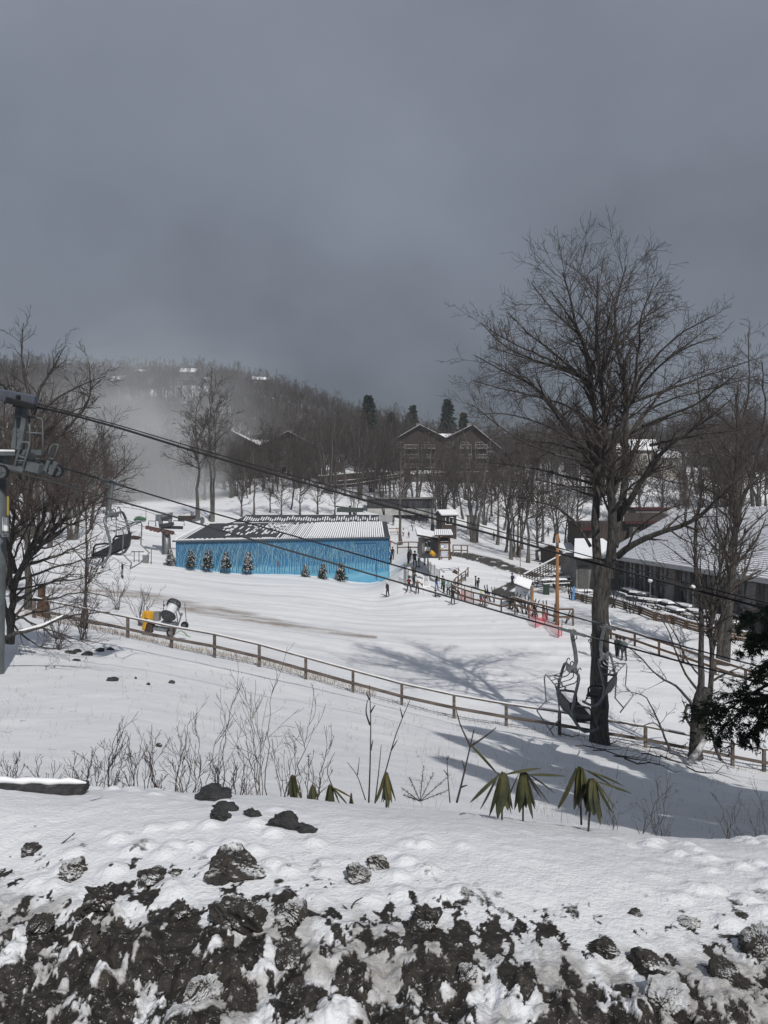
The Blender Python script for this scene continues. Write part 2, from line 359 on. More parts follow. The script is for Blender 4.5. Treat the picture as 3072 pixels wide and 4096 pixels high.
    # mud mask edge broken by fine noise
    def edge(src, amt, n, lo=.35, hi=.65):
        s_ = nn('ShaderNodeMath'); s_.operation = 'SUBTRACT'; t.links.new(n.outputs['Fac'], s_.inputs[0]); s_.inputs[1].default_value = .5
        q = nn('ShaderNodeMath'); q.operation = 'MULTIPLY_ADD'; t.links.new(s_.outputs[0], q.inputs[0]); q.inputs[1].default_value = amt; t.links.new(src, q.inputs[2])
        r = nn('ShaderNodeMapRange'); r.inputs['From Min'].default_value = lo; r.inputs['From Max'].default_value = hi; t.links.new(q.outputs[0], r.inputs[0]); return r
    nE = noise(38, 5, .75)
    a2 = nn('ShaderNodeAttribute'); a2.attribute_name = 'zone'; sp2 = nn('ShaderNodeSeparateColor'); t.links.new(a2.outputs['Color'], sp2.inputs[0])
    ms = nn('ShaderNodeMapping'); ms.inputs['Scale'].default_value = (.045, .75, .2); ms.inputs['Rotation'].default_value = (0, 0, .10); t.links.new(g.outputs['Object'], ms.inputs[0])
    nT = nn('ShaderNodeTexNoise'); nT.inputs['Scale'].default_value = 1.0; nT.inputs['Detail'].default_value = 6; nT.inputs['Roughness'].default_value = .68; nT.inputs['Distortion'].default_value = .5; t.links.new(ms.outputs[0], nT.inputs['Vector'])
    trk_c = ramp(nT.outputs['Fac'], .36, (.60, .61, .64), .60, (.82, .825, .84)); pf = nn('ShaderNodeMath'); pf.operation = 'MULTIPLY'; t.links.new(sp2.outputs['Red'], pf.inputs[0]); pf.inputs[1].default_value = .9
    snow = mixc(pf.outputs[0], snow.outputs[0], trk_c.outputs[0])
    snow = mixc(edge(sp2.outputs['Green'], 1.1, noise(24, 6, .7), .35, 1.25).outputs[0], snow.outputs[0], (.22, .205, .185))
    c = mixc(edge(sp.outputs['Green'], .9, noise(1.6, 6, .7), .12, 1.05).outputs[0], snow.outputs[0], (.27, .225, .19))
    c = mixc(edge(sp.outputs['Blue'], 1.0, noise(2.2, 6, .75), .3, .8).outputs[0], c.outputs[0], (.058, .053, .048))
    c = mixc(edge(sp.outputs['Red'], 1.9, nE, .22, .78).outputs[0], c.outputs[0], mudc.outputs[0])
    spk = ramp(noise(55, 4, .8).outputs['Fac'], .60, (0, 0, 0), .66, (1, 1, 1)); sm = nn('ShaderNodeMath'); sm.operation = 'MULTIPLY'; t.links.new(spk.outputs[0], sm.inputs[0]); t.links.new(sp2.outputs['Blue'], sm.inputs[1]); sm2 = nn('ShaderNodeMath'); sm2.operation = 'MULTIPLY'; sm2.inputs[1].default_value = .85; t.links.new(sm.outputs[0], sm2.inputs[0])
    c = mixc(sm2.outputs[0], c.outputs[0], (.50, .50, .51))
    t.links.new(c.outputs[0], b.inputs['Base Color'])
    bp = nn('ShaderNodeBump'); bp.inputs['Strength'].default_value = .7; bp.inputs['Distance'].default_value = .014; t.links.new(nF.outputs['Fac'], bp.inputs['Height'])
    bp2 = nn('ShaderNodeBump'); bp2.inputs['Strength'].default_value = .35; bp2.inputs['Distance'].default_value = .08; t.links.new(noise(3.2, 6, .6).outputs['Fac'], bp2.inputs['Height'])
    t.links.new(bp.outputs[0], bp2.inputs['Normal']); t.links.new(bp2.outputs[0], b.inputs['Normal'])
    me.materials.append(m)
    o = link('snow_ground', me); tag(o, kind='structure')
    return V.reshape(nr, nu, 3), d, u
GV, GD, GU = build_ground()
def zfine(x, y):          # height of the finished near ground
    i = min(max(np.searchsorted(GD, y), 1), len(GD) - 1); j = int(np.clip(round((x / y - GU[0]) / (GU[1] - GU[0])), 0, len(GU) - 1))
    return float(max(GV[i, j, 2], GV[i - 1, j, 2]))
mb = MB(); mb.box(-12, 12, -9, .9, -2.0, -1.70); tag(mb.build('road', M_asph), kind='structure')
# ------------------------------------------------------------------ trees
def tubes(Pt, R, n):
    """Pt (N,K,3), R (N,K) -> verts, quads of N tapered tubes with n sides"""
    Pt = np.asarray(Pt, float); Nn, K, _ = Pt.shape
    T = np.empty_like(Pt); T[:, 1:-1] = Pt[:, 2:] - Pt[:, :-2]; T[:, 0] = Pt[:, 1] - Pt[:, 0]; T[:, -1] = Pt[:, -1] - Pt[:, -2]
    T /= np.linalg.norm(T, axis=2, keepdims=True) + 1e-9
    m = T.mean(1); ref = np.where(np.abs(m[:, 2:3]) < .8, np.array([[0, 0, 1.]]), np.array([[1., 0, 0]]))[:, None, :]
    A = np.cross(T, np.broadcast_to(ref, T.shape)); A /= np.linalg.norm(A, axis=2, keepdims=True) + 1e-9; B = np.cross(T, A)
    an = np.arange(n) * 2 * PI / n
    V = Pt[:, :, None] + (A[:, :, None] * np.cos(an)[None, None, :, None] + B[:, :, None] * np.sin(an)[None, None, :, None]) * R[:, :, None, None]
    idx = np.arange(Nn * K * n).reshape(Nn, K, n); nx = np.roll(idx, -1, 2)
    Q = np.stack([idx[:, :-1], nx[:, :-1], nx[:, 1:], idx[:, 1:]], -1).reshape(-1, 4)
    return V.reshape(-1, 3), Q
def children(Pp, Rp, per, ang, lenf, K, r, up=.1, wob=.25, t0=.2, rfac=.55, lmin=.05, endshort=.55, grav=0.0, biasup=0.0, tpow=1.0, lmax=99.0):
    """grow side branches along every parent"""
    Nn, Kp, _ = Pp.shape; Lp = np.linalg.norm(np.diff(Pp, axis=1), axis=2).sum(1)
    cnt = np.maximum(1, r.poisson(per * np.ones(Nn))) if np.isscalar(per) else np.maximum(1, np.round(per).astype(int))
    par = np.repeat(np.arange(Nn), cnt); M = len(par)
    t = t0 + (1 - t0) * (r.random(M) ** tpow * .96 + .02); s = t * (Kp - 1); i = np.minimum(s.astype(int), Kp - 2); f = (s - i)[:, None]
    base = Pp[par, i] * (1 - f) + Pp[par, i + 1] * f; rb = Rp[par, i] * (1 - f[:, 0]) + Rp[par, i + 1] * f[:, 0]
    T = Pp[par, i + 1] - Pp[par, i]; T /= np.linalg.norm(T, axis=1, keepdims=True) + 1e-9
    q = r.normal(size=(M, 3)); q[:, 2] += biasup; q -= T * (q * T).sum(1, keepdims=True); q /= np.linalg.norm(q, axis=1, keepdims=True) + 1e-9
    a = ang * (1 + .35 * r.normal(size=M)); d = T * np.cos(a)[:, None] + q * np.sin(a)[:, None]
    ln = np.minimum(lmax, np.maximum(lmin, Lp[par] * lenf * (1 - endshort * t) * (.6 + .8 * r.random(M)))) * (.75 + .5 * r.random(M))
    pts = np.empty((M, K, 3)); pts[:, 0] = base; st = (ln / (K - 1))[:, None]
    for k in range(1, K):
        d = d + r.normal(size=(M, 3)) * wob; d[:, 2] += up - grav * k; d /= np.linalg.norm(d, axis=1, keepdims=True)
        pts[:, k] = pts[:, k - 1] + d * st
    r0 = np.minimum(rb * rfac, rb * .85); R = r0[:, None] * np.linspace(1, .28, K)[None]
    return pts, R
def resample(pts, K):
    pts = np.asarray(pts, float); l = np.r_[0, np.cumsum(np.linalg.norm(np.diff(pts, axis=0), axis=1))]
    # catmull-like smoothing by fine linear interpolation then average
    s = np.linspace(0, l[-1], K); q = np.stack([np.interp(s, l, pts[:, c]) for c in range(pts.shape[1])], 1)
    for _ in range(2): q[1:-1] = .5 * q[1:-1] + .25 * (q[:-2] + q[2:])
    return q
def join(parts):
    Vs = []; Qs = []; o = 0
    for v, q in parts: Vs.append(v); Qs.append(q + o); o += len(v)
    return np.concatenate(Vs), np.concatenate(Qs)
def minr(R, m): return np.maximum(R, m)
def limb_tree(limbs, seed, rmin, specs, dup=1, wob=0.02, skip=0):
    """limbs: list of (points(N,3), r0, r1). specs: list of children() kwargs. returns (trunk mesh data, crown mesh data)"""
    r = np.random.default_rng(seed); K = 14
    LP = np.stack([resample(l[0], K) for l in limbs]); LR = np.stack([l[1] + (l[2] - l[1]) * np.linspace(0, 1, K) ** .8 for l in limbs])
    nz_ = r.normal(size=LP.shape) * wob * np.linalg.norm(LP[:, -1] - LP[:, 0], axis=1)[:, None, None] * .25; nz_[:, 0] = 0
    LP = LP + nz_
    flare = LR.copy()
    for i, l in enumerate(limbs):
        if len(l) > 3: flare[i, 0] *= l[3]; flare[i, 1] *= 1 + (l[3] - 1) * .25
    trunk = [tubes(LP, flare, 10)]; crown = []; P_, R_ = LP[skip:], LR[skip:]
    for s in specs:
        s = dict(s); sides = s.pop('sides', 4); use = s.pop('use', 'last'); lim = s.pop('limit', None)
        if 'perlen' in s:
            Lp = np.linalg.norm(np.diff(P_, axis=1), axis=2).sum(1); s['per'] = s.pop('perlen') * Lp
        cP, cR = children(P_, R_, r=r, **s); cR = minr(cR, rmin)
        (trunk if s.get('K', 0) >= 8 else crown).append(tubes(cP, cR, sides)) if False else crown.append(tubes(cP, cR, sides))
        if lim and len(cP) > lim: k = r.permutation(len(cP))[:lim]; cP, cR = cP[k], cR[k]
        P_, R_ = cP, cR
    return join(trunk), join(crown)
def plain_tree(h, seed, rmin, spread=.5, r0=None, t0=.35, K=9, n1=22, d2=3.2, d3=None, stems=1, lean=.06, ang=.75, up=.12, sides=3, len1=.5):
    r = np.random.default_rng(seed); limbs = []; r0 = r0 or h * .016
    for s in range(stems):
        a = r.random() * 6.28; o = np.array([math.cos(a), math.sin(a), 0]) * (r0 * 1.3 if stems > 1 else 0); pts = [o.copy()]
        d = np.array([math.cos(a), math.sin(a), 0]) * (.22 if stems > 1 else 0)
        hh = h * (1 if s == 0 else .75 + .25 * r.random())
        for k in range(1, 7): pts.append(o + np.array([0, 0, hh * k / 6]) + d * hh * (k / 6) * .8 + np.r_[r.normal(size=2) * lean * hh * (k / 6) * .35, 0])
        limbs.append((np.array(pts), r0 * (1 if stems == 1 else .7), rmin * 1.2, 1.35))
    sp = [dict(per=n1, ang=ang, lenf=len1, K=6, up=up, wob=.10, t0=t0, rfac=.5, endshort=.72, sides=4),
          dict(perlen=d2, ang=.6, lenf=.5, K=4, up=.06, wob=.18, t0=.15, sides=sides, rfac=.55, lmin=.25)]
    if d3: sp.append(dict(perlen=d3, ang=.6, lenf=.55, K=3, up=.05, wob=.2, t0=.1, sides=3, rfac=.6, lmin=.15))
    return limb_tree(limbs, seed, rmin, sp)
def tree_obj(name, data, loc, label, cat='tree', group=None, mt=None, mc=None, rz=0, s=1.0):
    o = thing(name, loc, label, cat, group, rz)
    (tv, tq), (cv, cq) = data
    link('trunk', mesh_np('trunk', tv, tq, mats=[mt or M_bark], smooth=True), o, True)
    link('crown', mesh_np('crown', cv, cq, mats=[mc or M_twig]), o, True); o.scale = (s, s, s)
    return o
def place(proto, loc, rz, s, label=None, group=None, sz=None):
    c = copy_tree(proto); c.location = loc; c.rotation_euler = (0, 0, rz); c.scale = (s, s, sz or s)
    if label: c['label'] = label
    if group: c['group'] = group
    return c
def PX(pts, d):   # photo pixel polyline with depth offsets -> world points
    return np.array([tuple(P(p[0], p[1], d + (p[2] if len(p) > 2 else 0))) for p in pts])
def T1(x, y):
    py = 880 + y / 1.455
    return (1850 + x / 1.455, py if py > 1600 else 1600 - (1600 - py) * .76)
def T3(x, y): return (2500 + x / 2.01, 2000 + y / 2.01)

# --- the big bare tree
g0 = P(2395, 2962, 36)
def q(*pts):   # crop coordinates of the big tree, third value is depth offset
    return PX([(*T1(p[0], p[1]), p[2] if len(p) > 2 else 0) for p in pts], 36)
def qa(*pts): return PX(pts, 36)
trunkA = np.vstack([PX([(2398, 2985), (2396, 2850), (2400, 2640), (2402, 2440)], 36), q((806, 2150), (830, 2020))])
limbs = [
 (trunkA, .42, .38, 1.22),
 (q((805, 2180, -.1), (778, 2000, 0), (772, 1850, .3), (782, 1600, .5), (792, 1400, .6), (780, 1180, .4), (762, 1000, 0), (735, 760, -.5), (700, 560, -1), (610, 300, -1.3), (590, 60, -1.5)), 0.248, .03),
 (q((850, 2080), (880, 1880), (885, 1700, -.3), (850, 1450, -.8), (825, 1200, -1), (800, 960, -1), (790, 700, -1.2), (760, 400, -1.4), (785, 80, -1.5)), 0.260, .03),
 (q((880, 1900), (925, 1700, .6), (945, 1500, 1), (940, 1300, 1.3), (965, 1080, 1.5), (930, 850, 1.5), (900, 640, 1.6), (870, 350, 1.8), (950, 20, 2)), 0.223, .03),
 (q((840, 1480, -.8), (930, 1180, -1.5), (1010, 960, -2), (1020, 640, -2.2), (1050, 330, -2.4), (1110, 150, -2.5)), 0.124, .02),
 (q((930, 1700), (1010, 1580, -1), (1080, 1440, -1.5), (1160, 1330, -2), (1237, 1285, -2.4), (1400, 1180, -3), (1560, 1050, -3.2)), 0.174, .03),
 (q((900, 1960), (960, 1900, -.4), (1080, 1845, -1), (1237, 1795, -1.6), (1310, 1760, -2), (1370, 1745, -2.2), (1440, 1690, -2.5), (1520, 1560, -2.8), (1640, 1470, -3)), 0.167, .05),
 (q((760, 1440, .5), (700, 1340, 0), (640, 1260, -.3), (570, 1130, -.6), (470, 980, -.8), (330, 880, -1), (170, 780, -1), (70, 700, -1.2)), 0.124, .02),
 (q((745, 960, 0), (650, 830, .6), (500, 650, 1), (380, 540, 1.3), (260, 370, 1.6)), 0.081, .02),
 (q((730, 900, 0), (590, 820, -1), (420, 740, -2), (230, 640, -3), (110, 460, -3.5)), 0.074, .02),
 (q((700, 560, -1), (580, 440, -.8), (480, 290, -.6), (400, 150, -.5)), 0.050, .02),
 (q((745, 1900, .2), (660, 1760, 0), (560, 1670, -.5), (430, 1640, -1), (280, 1600, -1.5)), 0.081, .02),
 (q((760, 1560, .5), (640, 1545, .2), (500, 1580, -.3), (330, 1600, -.8)), 0.050, .015),
 (q((940, 1300, 1.3), (1060, 1120, 2), (1180, 960, 3), (1330, 860, 3.5), (1480, 800, 4)), 0.087, .02),
 (q((960, 1080, 1.5), (1060, 900, 1), (1180, 740, .6), (1300, 640, .2), (1480, 570, 0)), 0.074, .02),
 (q((900, 640, 1.6), (1000, 470, 2), (1110, 370, 2.2), (1230, 270, 2.5)), 0.056, .02),
 (q((800, 960, -1), (820, 760, -1.8), (840, 520, -2.3), (880, 250, -2.6)), 0.074, .02),
 (q((765, 1380, .4), (640, 1330, 2), (480, 1290, 3), (300, 1300, 4)), 0.068, .02),
 (q((780, 1200, .4), (640, 1090, 2), (450, 1020, 3.5), (260, 980, 4.5), (60, 900, 5)), 0.074, .02),
 (q((880, 1700, -.3), (960, 1560, -2.5), (1080, 1480, -4), (1240, 1430, -5)), 0.074, .02),
 (q((850, 1450, -.8), (700, 1300, -3), (560, 1250, -4.5), (400, 1230, -6)), 0.068, .02),
 (q((960, 1250, 1.3), (1120, 1180, 3.5), (1300, 1120, 5), (1500, 1100, 6)), 0.068, .02),
 (q((885, 1900, .3), (860, 1700, 2), (760, 1500, 3.5), (740, 1300, 5)), 0.087, .03),
 (q((700, 1340, 0), (560, 1230, 1), (400, 1160, 1.5), (220, 1120, 2), (100, 1130, 2.4)), 0.056, .02),
 (q((650, 830, .6), (480, 780, 1.5), (300, 700, 2), (150, 640, 2.5)), 0.043, .02),
 (q((1060, 1120, 2), (1200, 1040, 1), (1400, 980, .5), (1600, 900, 0), (1720, 860, 0)), 0.056, .02),
 (q((1180, 740, .6), (1330, 600, 1), (1420, 500, 1.4)), 0.043, .02),
 (q((1160, 1330, -2), (1320, 1300, -1), (1500, 1280, 0), (1680, 1200, 1)), 0.050, .02),
 (qa((2490, 1666, 1), (2567, 1490, 0), (2705, 1337, -.6), (2860, 1260, -1)), .09, .02),
 (qa((2536, 1605, 1.2), (2758, 1528, 2), (2930, 1467, 2.6), (3010, 1440, 3)), .09, .02),
 (qa((2567, 1705, .6), (2797, 1613, -1), (2960, 1480, -2)), .09, .02),
 (qa((2337, 1513, 0), (2229, 1452, -1.5), (2068, 1383, -2.5), (1960, 1320, -3)), .08, .02),
 (qa((2321, 1782, 0), (2229, 1667, 1.5), (2122, 1529, 2.5), (1980, 1450, 3)), .10, .02),
 (qa((2367, 1851, .3), (2145, 1797, -1.5), (1992, 1705, -2.5), (1890, 1620, -3)), .08, .02),
 (qa((2367, 1935, .3), (2145, 1874, 1.8), (1960, 1850, 2.8)), .08, .02),
 (qa((2600, 1780, -1.5), (2780, 1740, -3), (2960, 1720, -4)), .08, .02),
 (qa((2480, 1500, 1), (2560, 1300, 1.8), (2650, 1180, 2.4)), .08, .02),
 (qa((2380, 1480, -.5), (2290, 1280, -.2), (2200, 1160, 0)), .08, .02),
 (q((950, 1920, -.3), (1010, 1800, -2), (1150, 1700, -3), (1290, 1650, -4)), 0.056, .02),
]
limbs = [tuple([l[0] - np.array(g0)] + list(l[1:])) for l in limbs]
r_ = 0.0060
sp = [dict(perlen=3.9, ang=.80, lenf=.22, K=9, up=.02, wob=.11, t0=.22, rfac=.42, endshort=.35, sides=5, lmin=.9, tpow=.8, lmax=2.6),
      dict(perlen=3.9, ang=.70, lenf=.46, K=6, up=.03, wob=.15, t0=.12, rfac=.5, endshort=.3, sides=4, lmin=.4, tpow=.8, lmax=1.3),
      dict(perlen=3.8, ang=.7, lenf=.45, K=4, up=.05, wob=.18, t0=.15, rfac=.6, endshort=.3, sides=3, lmin=.2, tpow=.8, lmax=.6)]
tree_obj('bare_maple_tree', limb_tree(limbs, 5, r_, sp, wob=.012, skip=1), g0, 'tallest bare tree with thick furrowed trunk standing at the front rail fence')

# --- stems and twiggy trees at the right edge
g1 = P(2780, 3035, 35)
def q3(*pts): return PX([(*T3(p[0], p[1]), p[2] if len(p) > 2 else 0) for p in pts], 35)
limbs = [
 (q3((565, 2070), (570, 1950), (580, 1750), (600, 1600), (640, 1500)), 0.277, .30, 1.3),
 (q3((610, 1560), (640, 1480), (612, 1300), (605, 1000, .3), (590, 800, .4), (575, 600, .4), (570, 420, .4), (540, 250, .5), (600, 60, .6), (640, -200, .8)), 0.158, .03),
 (q3((620, 1900), (670, 1720), (695, 1500), (690, 1300), (700, 1080), (680, 800), (760, 560), (830, 300), (860, 40), (900, -300)), 0.145, .03),
 (q3((700, 1200), (760, 950), (830, 820), (860, 600), (840, 300, 1), (800, 0, 1)), 0.092, .02),
 (q3((550, 1670), (490, 1560), (400, 1480), (250, 1420), (190, 1340), (100, 1230), (20, 1180)), 0.079, .015),
 (q3((595, 1540), (500, 1430), (420, 1250), (330, 1000), (250, 880)), 0.066, .015),
 (q3((590, 1400), (480, 1270), (420, 1100), (320, 950)), 0.046, .015),
 (q3((540, 1830), (490, 1750), (485, 1690), (505, 1640)), 0.066, .06),
 (q3((710, 1450), (800, 1400), (960, 1330)), 0.059, .02),
 (q3((700, 1560), (760, 1540, -1), (860, 1560, -2)), 0.033, .015),
 (q3((700, 1880), (730, 2000), (770, 2090)), 0.066, .07),
 (q3((360, 2010), (300, 1850), (240, 1720), (160, 1550), (60, 1560), (0, 1520)), 0.059, .015),
 (q3((300, 1850), (230, 1780), (120, 1830), (0, 1800)), 0.033, .012),
 (q3((700, 1000), (760, 700), (770, 300), (720, 0), (700, -200)), 0.079, .02),
 (q3((610, 700), (560, 400), (480, 200), (500, 0)), 0.040, .015),
]
limbs = [tuple([l[0] - np.array(g1)] + list(l[1:])) for l in limbs]
sp = [dict(perlen=2.6, ang=.7, lenf=.26, K=7, up=.03, wob=.15, t0=.25, rfac=.42, endshort=.4, sides=4, lmin=.7),
      dict(perlen=2.2, ang=.6, lenf=.45, K=5, up=.04, wob=.18, t0=.1, rfac=.55, sides=3, lmin=.35),
      dict(perlen=2.0, ang=.6, lenf=.5, K=3, up=.05, wob=.2, t0=.1, rfac=.6, sides=3, lmin=.2, limit=9000)]
tree_obj('leaning_tree_clump', limb_tree(limbs, 8, .0075, sp, wob=.015, skip=1), g1, 'clump of mottled bare stems rising right of the tallest tree, in front of the fence')

# fallen leaning log with snow on it at the foot of that clump
mb = MB(); mb.tube([P(2755, 3050, 34), P(2790, 3010, 34), P(2822, 2950, 34), P(2862, 2925, 34)], [.16, .15, .11, .03], 8)
tag(mb.build('broken_log', mat('dead_wood', (.10, .085, .07), .95, 0, 4, .6, col2=(.6, .6, .62)), smooth=True), 'broken snow dusted log leaning at the foot of the right hand stem clump', 'log')

# tall trunk behind, right
gt = ground(2900, 2660)
def qd(d, *pts): return PX(pts, d)
dd = gt.y
limbs = [(qd(dd, (2895, 2668), (2908, 2500), (2925, 2350), (2938, 2200), (2950, 2050), (2940, 1850), (2960, 1700), (2945, 1580)), 0.384, .08, 1.15),
         (qd(dd, (2870, 2672), (2885, 2520), (2905, 2400)), 0.186, .2, 1.2),
         (qd(dd, (2945, 2080), (3010, 1900), (3060, 1700), (3050, 1450)), 0.155, .04),
         (qd(dd, (2940, 1950), (2860, 1820), (2800, 1650), (2790, 1500)), 0.136, .04),
         (qd(dd, (2930, 2200), (3020, 2090), (3120, 2000)), 0.099, .03),
         (qd(dd, (2940, 2100), (2850, 2010), (2760, 1980)), 0.074, .03),
         (qd(dd, (2955, 1750), (3000, 1560), (2990, 1330)), 0.093, .03)]
limbs = [tuple([l[0] - np.array(gt)] + list(l[1:])) for l in limbs]
sp = [dict(perlen=2.0, ang=.75, lenf=.3, K=7, up=.03, wob=.1, t0=.2, rfac=.45, sides=4, lmin=1.5),
      dict(perlen=2.2, ang=.65, lenf=.45, K=4, up=.05, wob=.15, t0=.1, rfac=.6, sides=3, lmin=.6),
      dict(perlen=2.2, ang=.65, lenf=.5, K=3, up=.05, wob=.15, t0=.1, rfac=.6, sides=3, lmin=.4, limit=5000)]
tree_obj('tall_bare_tree', limb_tree(limbs, 9, .012, sp, wob=.015), gt, 'tall straight grey trunk rising in front of the lodge roof near the right edge', mt=M_bark)

# --- left hand thicket
def TL(x, y): return (x / 1.58, 1250 + y / 1.58)
def ql(d, *pts): return PX([(*TL(p[0], p[1]), p[2] if len(p) > 2 else 0) for p in pts], d)
def mk(name, d, base, L_, seed, rmin, sp, label, group=None, mc=None, n=None):
    g = P(*TL(*base), d); LL = [tuple([ql(d, *l[0]) - np.array(g)] + list(l[1:])) for l in L_]
    return tree_obj(name, limb_tree(LL, seed, rmin, sp, wob=.02), g, label, 'tree', group, mc=mc)
spL = [dict(perlen=3.0, ang=.7, lenf=.34, K=8, up=.04, wob=.12, t0=.2, rfac=.45, endshort=.4, sides=4, lmin=1.0),
       dict(perlen=2.6, ang=.65, lenf=.45, K=5, up=.05, wob=.14, t0=.1, rfac=.55, sides=3, lmin=.5),
       dict(perlen=2.4, ang=.6, lenf=.5, K=3, up=.06, wob=.16, t0=.1, rfac=.6, sides=3, lmin=.25, limit=9000)]
mk('arching_bare_tree', 31, (60, 2060), [
 (((60, 2090), (75, 1950), (80, 1750), (130, 1620), (200, 1480)), .15, .10, 1.3),
 (((90, 1700), (160, 1560), (300, 1420), (450, 1260), (540, 1100), (560, 900), (640, 760)), .10, .02),
 (((200, 1480), (330, 1350), (520, 1260), (640, 1160), (760, 1000), (840, 930)), .10, .015),
 (((80, 1750), (60, 1500), (90, 1250), (150, 1000), (260, 800)), .10, .02),
 (((150, 1600), (300, 1560), (450, 1500), (600, 1420), (650, 1380)), .08, .012),
 (((70, 1850), (200, 1760), (330, 1700), (500, 1690), (640, 1640)), .08, .012),
 (((250, 1470), (420, 1350), (560, 1300), (700, 1180)), .07, .012),
 (((100, 1650), (40, 1450), (-30, 1250), (-20, 1000)), .10, .02),
 (((200, 1480), (330, 1120), (420, 960), (540, 780)), .08, .015),
 (((75, 1950), (180, 1900), (330, 1880), (520, 1830)), .06, .012),
 (((100, 1800), (300, 1820), (500, 1760), (700, 1800)), .06, .012), (((80, 1900), (250, 1990), (420, 2040), (560, 2100)), .05, .012), (((90, 1700), (250, 1640), (500, 1570), (760, 1500)), .07, .012),
 (((70, 1960), (140, 2040), (260, 2120), (380, 2130)), .05, .012), (((60, 2000), (20, 1800), (60, 1600), (180, 1350), (300, 1200)), .09, .015), (((130, 1620), (260, 1460), (330, 1300), (400, 1150)), .07, .015), (((100, 1750), (280, 1720), (430, 1660), (560, 1680)), .05, .012)], 21, .0066, spL,
 'arching reddish bare tree leaning over the snow beside the grey lift tower', mc=M_twigr)
mk('bare_tree', 48, (180, 1900), [
 (((180, 1900), (170, 1600), (160, 1300), (190, 1000), (210, 760), (190, 560)), .22, .12, 1.3),
 (((190, 600), (160, 400), (130, 240), (150, 60)), .14, .02),
 (((200, 640), (260, 460), (340, 340), (420, 200)), .14, .02),
 (((200, 700), (330, 560), (460, 480), (600, 420), (660, 400)), .12, .02),
 (((190, 1000), (340, 800), (480, 680), (580, 560), (560, 320)), .16, .02),
 (((180, 1100), (60, 900), (20, 700), (40, 500)), .14, .02),
 (((195, 900), (350, 700), (500, 600), (640, 600)), .1, .02),
 (((170, 1300), (350, 1150), (560, 1000), (720, 860)), .12, .02),
 (((165, 1450), (330, 1300), (520, 1180), (800, 1100)), .1, .02),
 (((200, 760), (90, 560), (30, 380), (-30, 250)), .1, .02)], 22, .010,
 [dict(perlen=2.4, ang=.7, lenf=.28, K=8, up=.04, wob=.10, t0=.2, rfac=.45, endshort=.4, sides=4, lmin=1.2),
  dict(perlen=2.6, ang=.65, lenf=.45, K=5, up=.05, wob=.13, t0=.1, rfac=.55, sides=3, lmin=.6),
  dict(perlen=2.6, ang=.65, lenf=.5, K=3, up=.06, wob=.16, t0=.1, rfac=.6, sides=3, lmin=.35, limit=13000)],
 'tallest bare tree at the far left, its crown above the ridge line')
mk('young_bare_tree', 42, (560, 2060), [
 (((520, 2000), (540, 1750), (555, 1400), (540, 1250), (560, 1050)), .10, .02, 1.2),
 (((555, 1300), (500, 1150), (520, 1000)), .05, .012),
 (((550, 1400), (640, 1220), (700, 1080), (800, 950)), .05, .012)], 23, .009,
 spL, 'slim bare tree behind the left end of the rail fence', mc=M_twigr)
mk('bare_tree', 60, (30, 1750), [
 (((40, 1750), (60, 1500), (30, 1200), (20, 900), (60, 700)), .30, .1, 1.2),
 (((30, 1200), (140, 1000), (260, 900)), .12, .03), (((30, 1300), (-80, 1100), (-60, 800)), .12, .03),
 (((50, 1400), (200, 1250), (380, 1180)), .1, .03)], 24, .012, spL[:2] + [dict(perlen=1.2, ang=.5, lenf=.5, K=3, up=.06, wob=.16, t0=.1, rfac=.6, sides=3, lmin=.4, limit=5000)],
 'dark bare tree standing behind the grey lift tower')
mk('snow_capped_limb', 27, (10, 2070), [
 (((5, 2075), (120, 2020), (270, 1990), (400, 1920), (520, 1905), (700, 1895)), .085, .015),
 (((270, 1990), (330, 2050), (450, 2080)), .04, .012), (((400, 1920), (560, 1960), (740, 1990)), .04, .012)], 25, .006,
 [dict(perlen=2.6, ang=.7, lenf=.3, K=7, up=.01, wob=.16, t0=.3, rfac=.45, sides=4, lmin=.6),
  dict(perlen=3.4, ang=.6, lenf=.45, K=4, up=.02, wob=.2, t0=.1, rfac=.55, sides=3, lmin=.25)],
 'low fallen limb with snow along it below the left end of the fence')
mb = MB()
lp = ql(27, (5, 2075), (120, 2020), (270, 1990), (400, 1922)); lp[:, 2] += .055
mb.tube([Vector(p) for p in resample(lp, 9)], [.05] * 8 + [.02], 7); tag(mb.build('snow_on_limb', M_snowp, smooth=True), 'strip of snow lying along the fallen limb at the far left', 'snow')
mb = MB(); g = P(172, 2462, 44)
for dx, top, rr_ in ((-.12, 2335, .22), (.16, 2385, .20)): t_ = P(172, top, 44).z; mb.tube([Vector((g.x + dx, 44, g.z - .3)), Vector((g.x + dx * 1.1, 44, g.z + .5)), Vector((g.x + dx * .9, 44.05, (g.z + t_) / 2)), Vector((g.x + dx * .6, 44, t_ - .15)), Vector((g.x + dx * .6 + .05, 44, t_))], [rr_ * 1.3, rr_, rr_ * .85, rr_, rr_ * .35], 11)
tag(mb.build('tree_stump', mat('stump_brown', (.035, .020, .014), .95, 0, 3, 1, col2=(.10, .06, .042), bscale=10), smooth=True), 'brown broken double stump behind the left end of the rail fence', 'stump')
